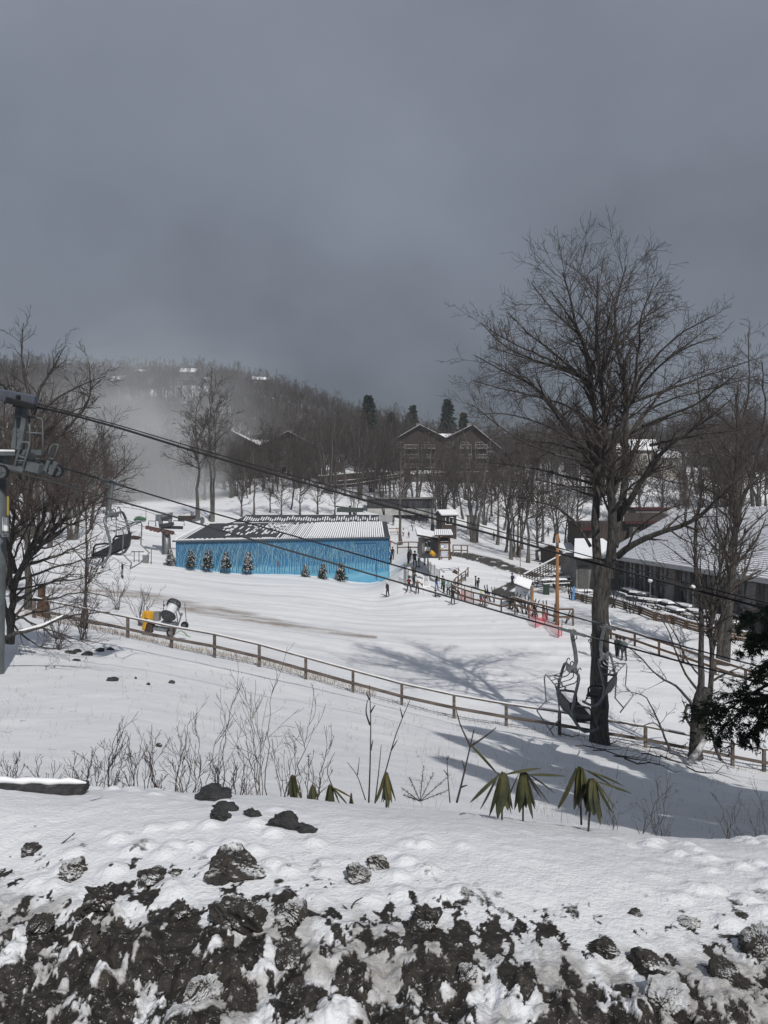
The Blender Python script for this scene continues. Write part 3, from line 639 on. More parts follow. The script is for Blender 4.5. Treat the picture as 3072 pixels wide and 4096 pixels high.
# twiggy bushes on the near side of the piste, left
def bush(seed, h, n, rmin, d3=2.0):
    r = np.random.default_rng(seed); LL = []
    for k in range(n):
        a = r.random() * 6.28; t = .15 + .5 * r.random(); hh = h * (.6 + .4 * r.random())
        LL.append((np.array([[0, 0, 0], [math.cos(a) * t * hh * .3, math.sin(a) * t * hh * .3, hh * .4], [math.cos(a) * t * hh * .8, math.sin(a) * t * hh * .8, hh * .9]]) + np.r_[r.normal(size=2) * .03 * h, 0], rmin * 2.6, rmin))
    return limb_tree(LL, seed, rmin, [dict(perlen=2.4 * 2.5 / h, ang=.5, lenf=.5, K=5, up=.08, wob=.13, t0=.15, rfac=.7, sides=3, lmin=.1 * h), dict(perlen=d3 * 2.5 / h, ang=.5, lenf=.5, K=3, up=.08, wob=.15, t0=.1, rfac=.7, sides=3, lmin=.07 * h)], wob=.05)
BUSH = [tree_obj('bare_bush', bush(31, 3.0, 11, .008), ground(560, 2505), 'round leafless bush just left of the yellow padded snow machine', 'bush', mc=M_twigr, mt=M_twigr),
        tree_obj('bare_bush', bush(32, 3.2, 9, .008), ground(470, 2440), 'leafless bush behind the second fence post from the left', 'bush', mc=M_twigr, mt=M_twigr)]
place(BUSH[0], ground(330, 2560), 1.2, .9, 'leafless bush against the left stretch of the rail fence')
place(BUSH[1], ground(230, 2600), 2.2, .8, 'low leafless bush left of the stones on the slope')

# --- middle distance: prototypes
def proto_set():
    out = []
    out.append(plain_tree(16, 41, .016, n1=30, d2=2.2, d3=2.0, ang=.85, t0=.36, len1=.40, up=.06))
    out.append(plain_tree(17, 42, .016, n1=24, d2=2.1, d3=2.0, ang=.8, t0=.42, len1=.36, stems=2, up=.06))
    out.append(plain_tree(15, 43, .016, n1=18, d2=1.9, d3=1.8, ang=.8, t0=.3, stems=4, len1=.34, r0=.30, up=.05))
    out.append(plain_tree(11, 44, .016, n1=34, d2=2.6, d3=1.6, ang=.85, t0=.12, len1=.44, up=.05))
    return out
PR = proto_set()
def first_obj(i, loc, label, group=None, name='bare_tree', mt=None): return tree_obj(name, PR[i], loc, label, 'tree', group, mt=mt or M_bark, mc=M_twig)
def hscale(px_h, d, H): return px_h * d / F / H
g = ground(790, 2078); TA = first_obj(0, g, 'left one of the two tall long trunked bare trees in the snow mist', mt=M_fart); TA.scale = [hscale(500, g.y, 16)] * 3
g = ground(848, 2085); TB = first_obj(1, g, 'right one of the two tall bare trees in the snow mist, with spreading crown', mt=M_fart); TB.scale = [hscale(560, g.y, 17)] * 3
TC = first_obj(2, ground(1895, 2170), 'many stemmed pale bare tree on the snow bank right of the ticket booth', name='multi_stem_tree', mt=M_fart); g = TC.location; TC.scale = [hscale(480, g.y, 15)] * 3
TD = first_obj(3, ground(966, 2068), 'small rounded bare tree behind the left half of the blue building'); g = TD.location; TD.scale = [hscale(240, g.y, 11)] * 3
mids = [ # px, py base, px height, proto, label
 (1015, 2064, 290, 0, 'darker straight trunked tree behind the middle of the blue building roof'),
 (1126, 2064, 200, 3, 'bushy bare tree behind the blue building right of the straight trunked one'),
 (1200, 2060, 210, 3, None), (1270, 2058, 230, 3, None), (1080, 2050, 180, 3, None), (1340, 2062, 190, 3, None), (1420, 2066, 170, 2, None), (1160, 2040, 260, 1, None),
 (1603, 2180, 420, 0, 'dark straight trunk standing between the blue building and the ticket booth'), (1553, 2150, 330, 1, 'leaning dark tree just behind the right end of the blue building'),
 (1729, 2128, 400, 0, 'slender bare tree rising right behind the ticket booth roof'), (1768, 2122, 330, 2, None), (1820, 2110, 300, 3, None), (1660, 2050, 330, 1, None),
 (1500, 2030, 320, 0, None), (1560, 2010, 300, 1, None), (1440, 1990, 310, 2, None), (1380, 1985, 330, 0, None), (1860, 2080, 330, 1, None),
 (2044, 2240, 420, 0, None), (2018, 2208, 430, 1, None), (2112, 2252, 440, 0, None), (2065, 2230, 400, 2, None), (2150, 2240, 380, 3, None), (1990, 2180, 380, 0, None), (2090, 2200, 400, 1, None),
 (2200, 2235, 380, 1, None), (2250, 2220, 350, 2, None), (2170, 2170, 360, 0, None), (2010, 2120, 370, 1, None), (2310, 2150, 350, 3, None),
 (2560, 2120, 330, 3, None), (2650, 2080, 330, 3, None), (2900, 2060, 420, 1, None), (3010, 2050, 460, 0, None), (3060, 2100, 500, 2, None), (2800, 2040, 380, 0, None), (2480, 2090, 300, 1, None),
 (200, 2190, 520, 0, None), (90, 2200, 560, 1, None), (290, 2160, 430, 2, None), (30, 2160, 600, 0, None), (360, 2120, 380, 1, None), (150, 2140, 560, 2, None), (240, 2110, 480, 0, None)]
protos = [TA, TB, TC, TD]; PH = [16, 17, 15, 11]; r = np.random.default_rng(11)
def grp(px):
    if px < 450: return 'bare trees beside the upper left edge of the ski run', 'bare tree in the thicket along the upper left edge of the piste'
    if px < 1450: return 'bare trees behind the blue building', 'bare tree in the thin row directly behind the blue building'
    if px < 1900: return 'bare trees below the right hand apartments', 'slender bare tree on the snowy bank below the balconied apartments'
    if px < 2400: return 'bare trees along the dark path', 'bare tree in the thicket beside the dark path'
    return 'bare trees above the lodge roof', 'bare tree rising behind the large snowy lodge roof'
for (px, py, hp, k, lab) in mids:
    g = ground(px, py); s = hscale(hp, g.y, PH[k]); gr = grp(px)
    place(protos[k], g, r.random() * 6.28, s, lab or gr[1], None if lab else gr[0], s * (.9 + .2 * r.random()))
# trees on the slopes round the apartments and at the head of the run: one by one
zones = [ # px0, px1, d0, d1, n, height m
 (380, 940, 166, 215, 60, 15), (940, 1300, 165, 198, 26, 13), (1270, 1580, 172, 262, 50, 16), (1560, 2020, 160, 200, 22, 13), (1300, 2050, 240, 290, 34, 15),
 (2020, 2420, 170, 260, 44, 17), (2700, 3070, 150, 260, 34, 18), (2420, 2750, 140, 190, 8, 11), (0, 480, 138, 240, 50, 17), (880, 1280, 230, 300, 20, 19)]
ZL = ['bare tree at the misty head of the ski run', 'bare tree on the snowy slope in front of the left apartments', 'bare tree in the wood between the two apartment blocks', 'thin bare tree right in front of the right hand apartments',
      'bare tree in the wood behind the right hand apartments', 'bare tree between the right apartments and the white house', 'bare tree on the slope near the right edge, above the lodge', 'bare tree on the slope below the white house',
      'bare tree on the slope at the far left', 'bare tree standing up behind the left apartments']
for (x0, x1, d0, d1, n, H), zl in zip(zones, ZL):
    for i in range(n):
        px = x0 + (x1 - x0) * r.random(); d = d0 + (d1 - d0) * r.random(); x = (px - CX) / F * d; z = zg1(x, d); k = int(r.integers(0, 4))
        s = H * (.75 + .45 * r.random()) / PH[k]
        place(protos[k], (x, d, z - .1), r.random() * 6.28, s, zl, zl.replace('bare tree', 'bare trees', 1).replace('thin bare trees', 'thin bare trees'))

# --- far wood: one mass of several thousand small trees
def far_proto(seed):
    rr = np.random.default_rng(seed); (tv, tq), (cv, cq) = plain_tree(14 + 3 * rr.random(), seed, .040, n1=15, d2=.75, d3=.6, ang=.85, t0=.3, len1=.38, sides=3, stems=1, K=5)
    return (tv, tq), (cv, cq)
def add_wood(name, pts, seed, label):
    rr = np.random.default_rng(seed); ps = [far_proto(60 + k) for k in range(4)]; Vs = []; Qs = []; Mi = []; o = 0
    for j, (x, y, z, s) in enumerate(pts):
        a = rr.random() * 6.28; c, s_ = math.cos(a), math.sin(a); R = np.array([[c, -s_, 0], [s_, c, 0], [0, 0, 1]]).T * s
        for part, mi in ((ps[j % 4][0], 0), (ps[j % 4][1], 1)):
            v, q_ = part; Vs.append(v @ R + (x, y, z)); Qs.append(q_ + o); Mi.append(np.full(len(q_), mi)); o += len(v)
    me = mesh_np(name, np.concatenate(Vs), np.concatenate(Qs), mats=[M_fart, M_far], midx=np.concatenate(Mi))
    ob = link(name, me); tag(ob, label, 'trees', kind='stuff')
pts = []; rr = np.random.default_rng(5)
while len(pts) < 3200:
    d = 265 + 235 * rr.random() ** .8; px = -150 + 3400 * rr.random(); x = (px - CX) / F * d
    thin = fbm(np.array([x * .03]), np.array([d * .03]), 2)[0]
    if px > 1200 and px < 1500 and 300 < d < 400 and rr.random() < .45: continue
    if thin < .30 and rr.random() < .4: continue
    pts.append((x, d, None, .6 + .5 * rr.random() ** 1.5))
zz = zg(np.array([p[0] for p in pts]), np.array([p[1] for p in pts]))
add_wood('hillside_wood', [(p[0], p[1], z - .2, p[3]) for p, z in zip(pts, zz)], 3, 'leafless brown wood covering the far hillside')

# --- conifers
def conifer(h, seed, rb, n_whorl=16, per=9, dens=26, nl=.16, droop=.25, skirt=.06, wd=.02):
    r = np.random.default_rng(seed); trunk = tubes(np.array([[[0, 0, 0], [0, 0, h * .5], [0, 0, h]]], float), np.array([[h * .018, h * .012, .004 * h]]), 8)
    bp = []; br = []
    for i in range(n_whorl):
        t = skirt + (1 - skirt) * (i + r.random() * .5) / n_whorl; z = h * t; ln = rb * (1 - t) ** .85 * (.75 + .4 * r.random()) + .02 * h
        for k in range(per):
            a = r.random() * 6.28; l = ln * (.65 + .5 * r.random()); s = np.linspace(0, 1, 5)[:, None]
            p = np.array([0, 0, z]) + s * np.array([math.cos(a), math.sin(a), 0]) * l + np.array([0, 0, 1]) * (s * l * .22 - droop * s ** 2 * l * 1.3); bp.append(p); br.append(np.linspace(.012, .003, 5) * h * .25)
    bp = np.array(bp); br = np.array(br)
    # needles as small blades round every branch
    M = len(bp) * dens; par = np.repeat(np.arange(len(bp)), dens); t = .12 + .88 * r.random(M); s = t * 4; i = np.minimum(s.astype(int), 3); f = (s - i)[:, None]
    b = bp[par, i] * (1 - f) + bp[par, i + 1] * f; T = bp[par, i + 1] - bp[par, i]; T /= np.linalg.norm(T, axis=1, keepdims=True)
    q_ = r.normal(size=(M, 3)); q_[:, 2] *= .6; q_ -= T * (q_ * T).sum(1, keepdims=True); q_ /= np.linalg.norm(q_, axis=1, keepdims=True)
    d = T * .75 + q_ * .8; L_ = nl * rb * (.6 + .8 * r.random(M))[:, None]; w_ = np.cross(d, r.normal(size=(M, 3))); w_ /= np.linalg.norm(w_, axis=1, keepdims=True); w_ *= wd * rb * (1 + r.random(M))[:, None]
    V = np.stack([b - w_, b + w_, b + d * L_ + w_ * .3, b + d * L_ - w_ * .3], 1).reshape(-1, 3)
    return join([trunk]), join([tubes(bp, br, 3), (V, np.arange(len(V)).reshape(-1, 4))]), V.reshape(-1, 4, 3)
def conifer_obj(name, data, loc, label, cat, group=None, snow=0.0, s=1.0, mc=None, rz=0):
    o = thing(name, loc, label, cat, group, rz); (tv, tq), (cv, cq), nd = data
    link('trunk', mesh_np('trunk', tv, tq, mats=[M_bark]), o, True); link('crown', mesh_np('crown', cv, cq, mats=[mc or M_fir]), o, True)
    if snow > 0:   # little pads of snow lying on the twigs
        r = np.random.default_rng(2); k = r.random(len(nd)) < snow; c = nd[k].mean(1); mzz = c[:, 2].max(); c = c[(c[:, 0] * .5 - c[:, 1] * .2 + r.normal(size=len(c)) * .25) > -.05]
        sz = .035 + .05 * r.random((len(c), 1)); ax = np.array([[1, 0, 0], [0, 1, 0], [0, 0, .6]]); vs = np.concatenate([c + sz * a for a in (ax[0], ax[1], -ax[0], -ax[1], ax[2], -ax[2])], 0)
        n = len(c); I = np.arange(n); id_ = lambda j: I + j * n
        T = np.concatenate([np.stack([id_(a), id_(b_), id_(4)], 1) for a, b_ in ((0, 1), (1, 2), (2, 3), (3, 0))] + [np.stack([id_(b_), id_(a), id_(5)], 1) for a, b_ in ((0, 1), (1, 2), (2, 3), (3, 0))])
        link('snow_cover', mesh_np('snow_cover', vs, None, T, mats=[M_snowp]), o, True)['kind'] = 'stuff'
    o.scale = (s, s, s); return o
fd = conifer(2.0, 71, .72, 15, 10, 34, .2, .2); FIR = None
firs = [(681, 2266, 95, 'small snow flecked fir against the grey lift tower, leftmost of the eight'), (765, 2270, 90, 'small fir under the left corner of the blue building, heavy with snow'),
        (831, 2274, 88, 'small snow flecked fir, second along the front of the blue building'), (904, 2275, 90, 'small snow flecked fir, third along the front of the blue building'),
        (993, 2284, 92, 'small snow flecked fir beside the step in the snow at the blue building'), (1222, 2318, 82, 'small fir on the lower snow, nearest left of three on the blue wall'),
        (1292, 2321, 86, 'small fir on the lower snow, middle of three on the blue wall'), (1364, 2324, 86, 'small fir on the lower snow, right one of three on the blue wall')]
for i, (px, py, hp, lab) in enumerate(firs):
    dw = 95.5 + (px - 703) / 853 * 7.5 - (1.3 if px > 700 else -.6); g = Vector(((px - CX) / F * dw, dw, 0)); g.z = P(px, py, dw).z; s = hscale(hp * (.72 + .12 * ((i * 7) % 5) / 4), g.y, 2.0)
    if FIR is None: FIR = conifer_obj('small_fir_tree', fd, g, lab, 'fir tree', 'small firs along the blue building', .16, s)
    else: place(FIR, g, i * 1.3, s, lab, 'small firs along the blue building')
pd = conifer(17, 72, 4.2, 20, 8, 26, .16, .35, .18, .035); PINE = None
for px, pyb, d, hp, lab in ((1475, 1850, 235, 270, 'dark conifer poking above the wood between the two apartment blocks'), (1790, 1800, 265, 205, 'broad dark conifer behind the right hand apartments'),
                        (1562, 1800, 240, 150, 'dark conifer close to the left wall of the right hand apartments'), (1650, 1740, 300, 120, 'small dark conifer on the ridge line'),
                        (1855, 1800, 262, 150, 'narrow dark conifer at the right shoulder of the broad conifer')):
    x = (px - CX) / F * d; z = zg1(x, d); topz = (CY - (pyb - hp)) / F * d; s = max(.5, (topz - z) / 17)
    if PINE is None: PINE = conifer_obj('dark_conifer', pd, (x, d, z), lab, 'conifer', None, 0, s)
    else: place(PINE, (x, d, z), px, s, lab)

# --- hemlock reaching in from the right
def hemlock(h, seed, top, reach):
    r = np.random.default_rng(seed); tr = tubes(np.array([[[0, 0, 0], [.1, 0, h * .3], [0, .1, h * .65], [0, 0, h]]], float), np.array([[.30, .24, .13, .02]]), 10)
    B = []; R = []
    for z in np.arange(h * .30, h * .97, .34):
        for k in range(4):
            a = r.random() * 6.28; l = reach * (1 - z / h) ** .6 * (.6 + .6 * r.random()); s = np.linspace(0, 1, 7)[:, None]
            B.append(np.array([0, 0, z]) + s * np.array([math.cos(a), math.sin(a), 0]) * l + np.array([0, 0, 1]) * (s * .25 * l - .42 * s ** 2 * l) + r.normal(size=(7, 3)) * .05 * s); R.append(np.linspace(.045, .006, 7))
    return tr, np.array(B), np.array(R), r
def hem_obj(loc, h, seed, reach, label, extra=()):
    tr, B, R, r = hemlock(h, seed, 0, reach)
    for e in extra: B = np.concatenate([B, (resample(np.array(e) - np.array(loc), 7))[None]]); R = np.concatenate([R, np.linspace(.05, .006, 7)[None]])
    P2, R2 = children(B, R, per=17, ang=.8, lenf=.40, K=5, r=r, up=-.03, wob=.1, t0=.2, rfac=.5, lmin=.25, grav=.03)
    P3, R3 = children(P2, R2, per=7, ang=.7, lenf=.5, K=3, r=r, up=-.04, wob=.12, t0=.1, rfac=.6, lmin=.12)
    allP = P3; dens = 16; M = len(allP) * dens; par = np.repeat(np.arange(len(allP)), dens); t = r.random(M) * 1.999; i = t.astype(int); f = (t - i)[:, None]
    b = allP[par, i] * (1 - f) + allP[par, i + 1] * f; T = allP[par, i + 1] - allP[par, i]; T /= np.linalg.norm(T, axis=1, keepdims=True) + 1e-9
    q_ = r.normal(size=(M, 3)); q_[:, 2] *= .4; q_ -= T * (q_ * T).sum(1, keepdims=True); q_ /= np.linalg.norm(q_, axis=1, keepdims=True)
    d = T * .5 + q_ * .85; d[:, 2] -= .15; L_ = (.05 + .05 * r.random(M))[:, None]; w_ = np.cross(d, r.normal(size=(M, 3))); w_ /= np.linalg.norm(w_, axis=1, keepdims=True); w_ *= .011
    V = np.stack([b - w_, b + w_, b + d * L_ + w_ * .4, b + d * L_ - w_ * .4], 1).reshape(-1, 3)
    o = thing('hemlock_tree', loc, label, 'hemlock')
    link('trunk', mesh_np('trunk', *tr, mats=[M_bark], smooth=True), o, True)
    cv, cq = join([tubes(B, R, 4), tubes(P2, R2, 3), (V, np.arange(len(V)).reshape(-1, 4))])
    link('crown', mesh_np('crown', cv, cq, mats=[M_hem]), o, True); return o
hb = Vector((11.0, 17.0, 0)); hb.z = zg1(hb.x, hb.y) - .2
ex = []
for pts_ in (((3200, 2690), (3080, 2730), (2960, 2790), (2880, 2880), (2800, 2900)), ((3200, 2760), (3050, 2800), (2940, 2850), (2850, 2960)), ((3200, 2600), (3060, 2660), (2960, 2790)), ((3150, 2850), (3050, 2870), (2970, 2960)),
             ((3200, 2360), (3100, 2400), (3010, 2470), (2960, 2520)), ((3200, 2460), (3090, 2500), (2990, 2600)), ((3180, 2740), (3090, 2790), (3010, 2900)), 
             ((3200, 2560), (3100, 2580), (3020, 2560)), ((3160, 2800), (3040, 2790), (2900, 2800), (2830, 2850))):
    ex.append([tuple(P(a, b_, 16.5)) for a, b_ in pts_])
hem_obj(hb, 12.5, 81, 2.7, 'dark hemlock whose drooping branches reach in at the right edge', ex)
# evergreens just beyond the right edge whose shade falls on the near slope
for (x, y, h, lab) in ((9.5, .5, 14, 'hemlock beyond the right edge of the view, nearest one'), (11.0, 7.0, 16, 'hemlock beyond the right edge of the view, second nearest'), (12.5, 13.5, 17, 'hemlock beyond the right edge of the view, third nearest'), (15.5, 20.0, 18, 'hemlock beyond the right edge of the view, farthest one'), (15.5, 4.0, 17, 'hemlock beyond the right edge, behind the nearest two')):
    z = zg1(x, y); d_ = conifer(h, int(x), h * .22, 34, 11, 40, .10, .3, .15, .03); conifer_obj('hemlock_tree', d_, (x, y, z), lab, 'hemlock', mc=M_hem)
# ------------------------------------------------------------------ buildings
def gz(px, py): return ground(px, py)
# blue building with the painted wall
A = Vector(((703 - CX) / F * 95.5, 95.5, 0)); B_ = Vector((0.67, 103, 0)); zE = -6.25; zR = -4.42
ex_ = (B_ - A).normalized(); ey_ = Vector((-ex_.y * .15 - 0.02, 1, 0)).normalized(); ey_ = Vector((-.04, 1, 0)).normalized(); LEN = (B_ - A).length
def bl(s, t, z): v = A + ex_ * s + ey_ * t; return Vector((v.x, v.y, z))
blue = thing('painted_building', bl(LEN / 2, 5, -11.9), 'long blue metal building painted with a snowy forest scene', 'building')
m = bpy.data.materials.new('blue_wall_paint'); m.use_nodes = True; t = m.node_tree; b = t.nodes['Principled BSDF']; b.inputs['Roughness'].default_value = .5
g = t.nodes.new('ShaderNodeTexCoord'); s_ = t.nodes.new('ShaderNodeSeparateXYZ'); t.links.new(g.outputs['Object'], s_.inputs[0])
n = t.nodes.new('ShaderNodeTexNoise'); mpp = t.nodes.new('ShaderNodeMapping'); mpp.inputs['Scale'].default_value = (.35, .35, 1.3); n.inputs['Scale'].default_value = 1.5; n.inputs['Detail'].default_value = 4
t.links.new(g.outputs['Object'], mpp.inputs[0]); t.links.new(mpp.outputs[0], n.inputs['Vector'])
ad = t.nodes.new('ShaderNodeMath'); ad.operation = 'MULTIPLY_ADD'; t.links.new(n.outputs['Fac'], ad.inputs[0]); ad.inputs[1].default_value = 1.6; t.links.new(s_.outputs['Z'], ad.inputs[2])
r = t.nodes.new('ShaderNodeValToRGB'); mr = t.nodes.new('ShaderNodeMapRange'); mr.inputs['From Min'].default_value = .6; mr.inputs['From Max'].default_value = 6.2
t.links.new(ad.outputs[0], mr.inputs[0]); t.links.new(mr.outputs[0], r.inputs[0]); e = r.color_ramp.elements
e[0].position = 0; e[0].color = (0.062, 0.270, 0.440, 1); e[1].position = 1; e[1].color = (0.026, 0.140, 0.270, 1)
for p, c in ((.14, (0.150, 0.370, 0.500, 1)), (.26, (0.053, 0.250, 0.420, 1)), (.36, (0.123, 0.340, 0.470, 1)), (.46, (0.023, 0.150, 0.300, 1)), (.75, (0.014, 0.100, 0.220, 1))):
    q_ = e.new(p); q_.color = c
wv = t.nodes.new('ShaderNodeTexWave'); wv.inputs['Scale'].default_value = 1.6; wv.bands_direction = 'X'; t.links.new(g.outputs['Object'], wv.inputs['Vector'])
bp = t.nodes.new('ShaderNodeBump'); bp.inputs['Strength'].default_value = .5; bp.inputs['Distance'].default_value = .04; t.links.new(wv.outputs['Fac'], bp.inputs['Height']); t.links.new(bp.outputs[0], b.inputs['Normal'])
t.links.new(r.outputs[0], b.inputs['Base Color']); M_blue = m
mb = MB(); mb.hexa([bl(0, 0, -13), bl(LEN, 0, -13), bl(LEN, 10, -13), bl(0, 10, -13)], [bl(0, 0, zE), bl(LEN, 0, zE), bl(LEN, 10, zE), bl(0, 10, zE)]); mb.build('wall', M_blue, blue)
mb = MB()
e0 = [bl(-.35, -.35, zE - .03), bl(LEN + .15, -.35, zE - .03), bl(LEN + .15, 10.35, zE - .03), bl(-.35, 10.35, zE - .03)]; r0 = [bl(2.6, 5, zR), bl(LEN - .1, 5, zR)]
mb.add(e0 + r0, [(0, 1, 5, 4), (1, 2, 5), (2, 3, 4, 5), (3, 0, 4), (3, 2, 1, 0)]); roof = mb.build('roof', M_roofd, blue)
def roofp(s, u):  # u 0 eave .. 1 ridge on the front slope
    a = e0[0].lerp(e0[1], s); c = r0[0].lerp(r0[1], s); return a.lerp(c, u)
nrm = (roofp(1, 0) - roofp(0, 0)).cross(roofp(0, 1) - roofp(0, 0)).normalized(); nrm = nrm if nrm.z > 0 else -nrm
mb = MB(); NS = 92; rr = np.random.default_rng(4)
for i in range(NS):
    s = (i + .5) / NS; p, q_ = roofp(s, 0.005), roofp(s, .995); mb.bar(p + nrm * .02, q_ + nrm * .02, .05, .05, up=nrm)
mb.build('seam', mat('roof_rib', (.075, .078, .088), .5), roof)
mb = MB()
def strip(s, u0, u1, w_):
    a = roofp(s, u0) + nrm * .035; b2 = roofp(s, u1) + nrm * .035; x = ex_ * w_ / 2
    mb.hexa([a - x, a + x, b2 + x, b2 - x], [a - x * .8 + nrm * .06, a + x * .8 + nrm * .06, b2 + x * .8 + nrm * .06, b2 - x * .8 + nrm * .06])
for i in range(NS):
    s = (i + 1.0) / NS
    if s > .97: 
        if rr.random() < .5: strip(s, .1, .5, .12)
        continue
    full = s > .50 - .10 * rr.random(); wd_ = LEN / NS
    if full: strip(s, .02 + .03 * rr.random(), .99 - .03 * rr.random() - max(0, .62 - s) * 1.2 * rr.random(), wd_ * (.74 if s > .6 else .45 + .3 * rr.random()))
    elif s > .14:
        u = .18 + .2 * rr.random() if s > .2 else .5
        hi = .92 if s > .34 else .85
        while u < hi:
            du = .05 + .12 * rr.random()
            if rr.random() < (.75 if s > .36 else .5): strip(s, u, min(hi, u + du), wd_ * (.4 + .35 * rr.random()))
            u += du + .03 + .05 * rr.random()
    strip(s, .0, .03 + .06 * rr.random(), wd_ * .7)
for k in range(3):   # snow left on the slanting left hip edge
    a = e0[0].lerp(e0[1], .006 + .016 * k) + nrm * .04; b2 = r0[0].lerp(r0[1], .002 + .012 * k) + nrm * .04; mb.bar(a.lerp(b2, .05), a.lerp(b2, .97 - .2 * k * 0), .22 if k == 0 else .14, .06, up=nrm)
mb.build('snow_strips', M_snowp, roof)
mb = MB(); mb.hexa([e0[0] + Vector((0, -.04, -.16)), e0[1] + Vector((0, -.04, -.16)), e0[1] + Vector((0, .1, -.16)), e0[0] + Vector((0, .1, -.16))], [e0[0] + Vector((0, -.04, .0)), e0[1] + Vector((0, -.04, .0)), e0[1] + Vector((0, .1, 0)), e0[0] + Vector((0, .1, 0))])
mb.build('gutter', mat('gutter_grey', (.07, .085, .10), .5), blue)
# painted winter trees: flat brush strokes lying on the wall, pale on one side and dark on the other
nf = (ex_.cross(Vector((0, 0, 1)))).normalized(); nf = nf if nf.y < 0 else -nf
def strokes(name, col, off, count, seed, wdt, shift):
    r_ = np.random.default_rng(seed); Vv = []; Qq = []
    def stroke(pts, w0, w1):
        pts = np.array(pts); K = len(pts); T = np.gradient(pts, axis=0); nn_ = np.stack([-T[:, 1], T[:, 0]], 1); nn_ /= np.linalg.norm(nn_, axis=1, keepdims=True) + 1e-9
        ww = np.linspace(w0, w1, K)[:, None]; a = pts + nn_ * ww; c = pts - nn_ * ww; base = len(Vv)
        for p in list(a) + list(c):
            s = min(max(p[0] + shift, .06), LEN - .06); z = min(p[1], zE - .12); v = A + ex_ * s + nf * off; Vv.append((v.x, v.y, z))
        for k in range(K - 1): Qq.append((base + k, base + k + 1, base + K + k + 1, base + K + k))
    for i in range(count):
        s0 = LEN * (i + .2 + .6 * r_.random()) / count; zb = -10.3 - .5 * r_.random() if s0 < LEN * .42 else -10.4 - .6 * r_.random(); h = 3.3 + .8 * r_.random(); lean = (.35 if s0 < 11 else .1) * r_.normal() * .8 + (.5 if s0 < 12 else 0)
        K = 7; u = np.linspace(0, 1, K); tr = np.stack([s0 + lean * u ** 1.5 + .06 * np.sin(u * 7 + i), zb + h * u], 1); stroke(tr, wdt * (1 + r_.random()), wdt * .5)
        for k in range(r_.integers(6, 10)):
            tt = .3 + .6 * r_.random(); p0 = np.array([np.interp(tt, u, tr[:, 0]), np.interp(tt, u, tr[:, 1])]); dr = 1 if r_.random() < .5 else -1; l = .5 + .9 * r_.random()
            v_ = np.linspace(0, 1, 4); br_ = np.stack([p0[0] + dr * l * .45 * v_ ** .8, p0[1] + l * (v_ ** 1.2)], 1); stroke(br_, wdt * .6, wdt * .3)
            if r_.random() < .7: p1 = br_[2]; stroke(np.stack([p1[0] + dr * .3 * v_, p1[1] + .28 * v_ + .1 * v_ ** 2], 1), wdt * .45, wdt * .25)
    me = mesh_np(name, Vv, Qq, mats=[mat(name + '_paint', col, .5)]); link(name, me, blue)
strokes('painted_tree_shade', (.010, .07, .15), .004, 74, 15, .048, .055)
strokes('painted_tree_light', (.22, .42, .54), .008, 74, 15, .022, 0)
mb = MB()   # painted deer
def wallp(s, z, o=.012): v = A + ex_ * s + nf * o; return Vector((v.x, v.y, z))
sd = 12.6
for pts in ([(0, 0), (.34, .0), (.36, .26), (.22, .36), (.16, .62), (.02, .62), (.04, .3), (-.02, .2)], [(0, 0), (.07, 0), (.06, -.5), (.02, -.5)], [(.26, 0), (.34, 0), (.32, -.5), (.28, -.5)]):
    mb.poly([wallp(sd + a, -9.75 + b2) for a, b2 in pts])
mb.build('painted_deer', mat('deer_paint', (.10, .09, .11), .6), blue)
mb = MB()   # sliding door framed at the right
sD0, sD1 = LEN - 4.7, LEN - 1.7
for a, b2, z0, z1 in ((sD0, sD1, -7.05, -6.82), (sD1 - .1, sD1, -11.9, -7.05)):
    p = [wallp(a, z0, .0), wallp(b2, z0, .0), wallp(b2, z1, .0), wallp(a, z1, .0)]; mb.prism(p, nf * .12)
mb.build('door_frame', mat('door_blue', (.03, .13, .27), .5), blue)
mb = MB(); mb.prism([wallp(LEN - .03, -13, 0), wallp(LEN + .04, -13, 0), wallp(LEN + .04, zE - .1, 0), wallp(LEN - .03, zE - .1, 0)], nf * .05); mb.build('corner_trim', mat('trim_blue', (.03, .15, .32), .5), blue)
# second long shed behind it
def shed_pts(px, py, d): return P(px, py, d)
sb = thing('long_shed', P(1240, 2100, 118), 'long low dark roofed shed directly behind the blue building', 'building')
zT, zF, zB = -3.85, -4.75, -12
x0 = (905 - CX) / F * 116; x1 = (1556 - CX) / F * 119
mb = MB(); mb.box(x0, x1 - .3, 116.2, 123, zB, zF - .28); mb.build('wall', M_stain, sb)
mb = MB(); mb.hexa([(x0 + 1.2, 115.6, zF - .1), (x1, 115.6, zF - .1), (x1, 119.6, zT - .1), (x0 + 2.4, 119.6, zT - .1)], [(x0 + 1.2, 115.6, zF), (x1, 115.6, zF), (x1, 119.6, zT), (x0 + 2.4, 119.6, zT)])
mb.add([(x0 + 2.4, 119.6, zT), (x1, 119.6, zT), (x1, 124, zF - .5), (x0 + 1.4, 124, zF - .5)], [(0, 1, 2, 3)]); rf = mb.build('roof', M_roofd, sb)
mb = MB(); rr = np.random.default_rng(8)
for i in range(60):
    x = x0 + 2.6 + (x1 - x0 - 3) * i / 60; u0 = rr.random() * .3; u1 = u0 + .25 + .4 * rr.random()
    a = Vector((x, 115.6 + 4 * u0, zF + .9 * u0 + .03)); b2 = Vector((x, 115.6 + 4 * min(u1, .98), zF + .9 * min(u1, .98) + .03)); mb.bar(a, b2, .16, .05)
mb.build('snow_strips', M_snowp, rf)
mb = MB(); mb.box(x0 + 1.2, x1, 115.5, 115.62, zF - .34, zF - .11); mb.build('fascia', M_white, sb)
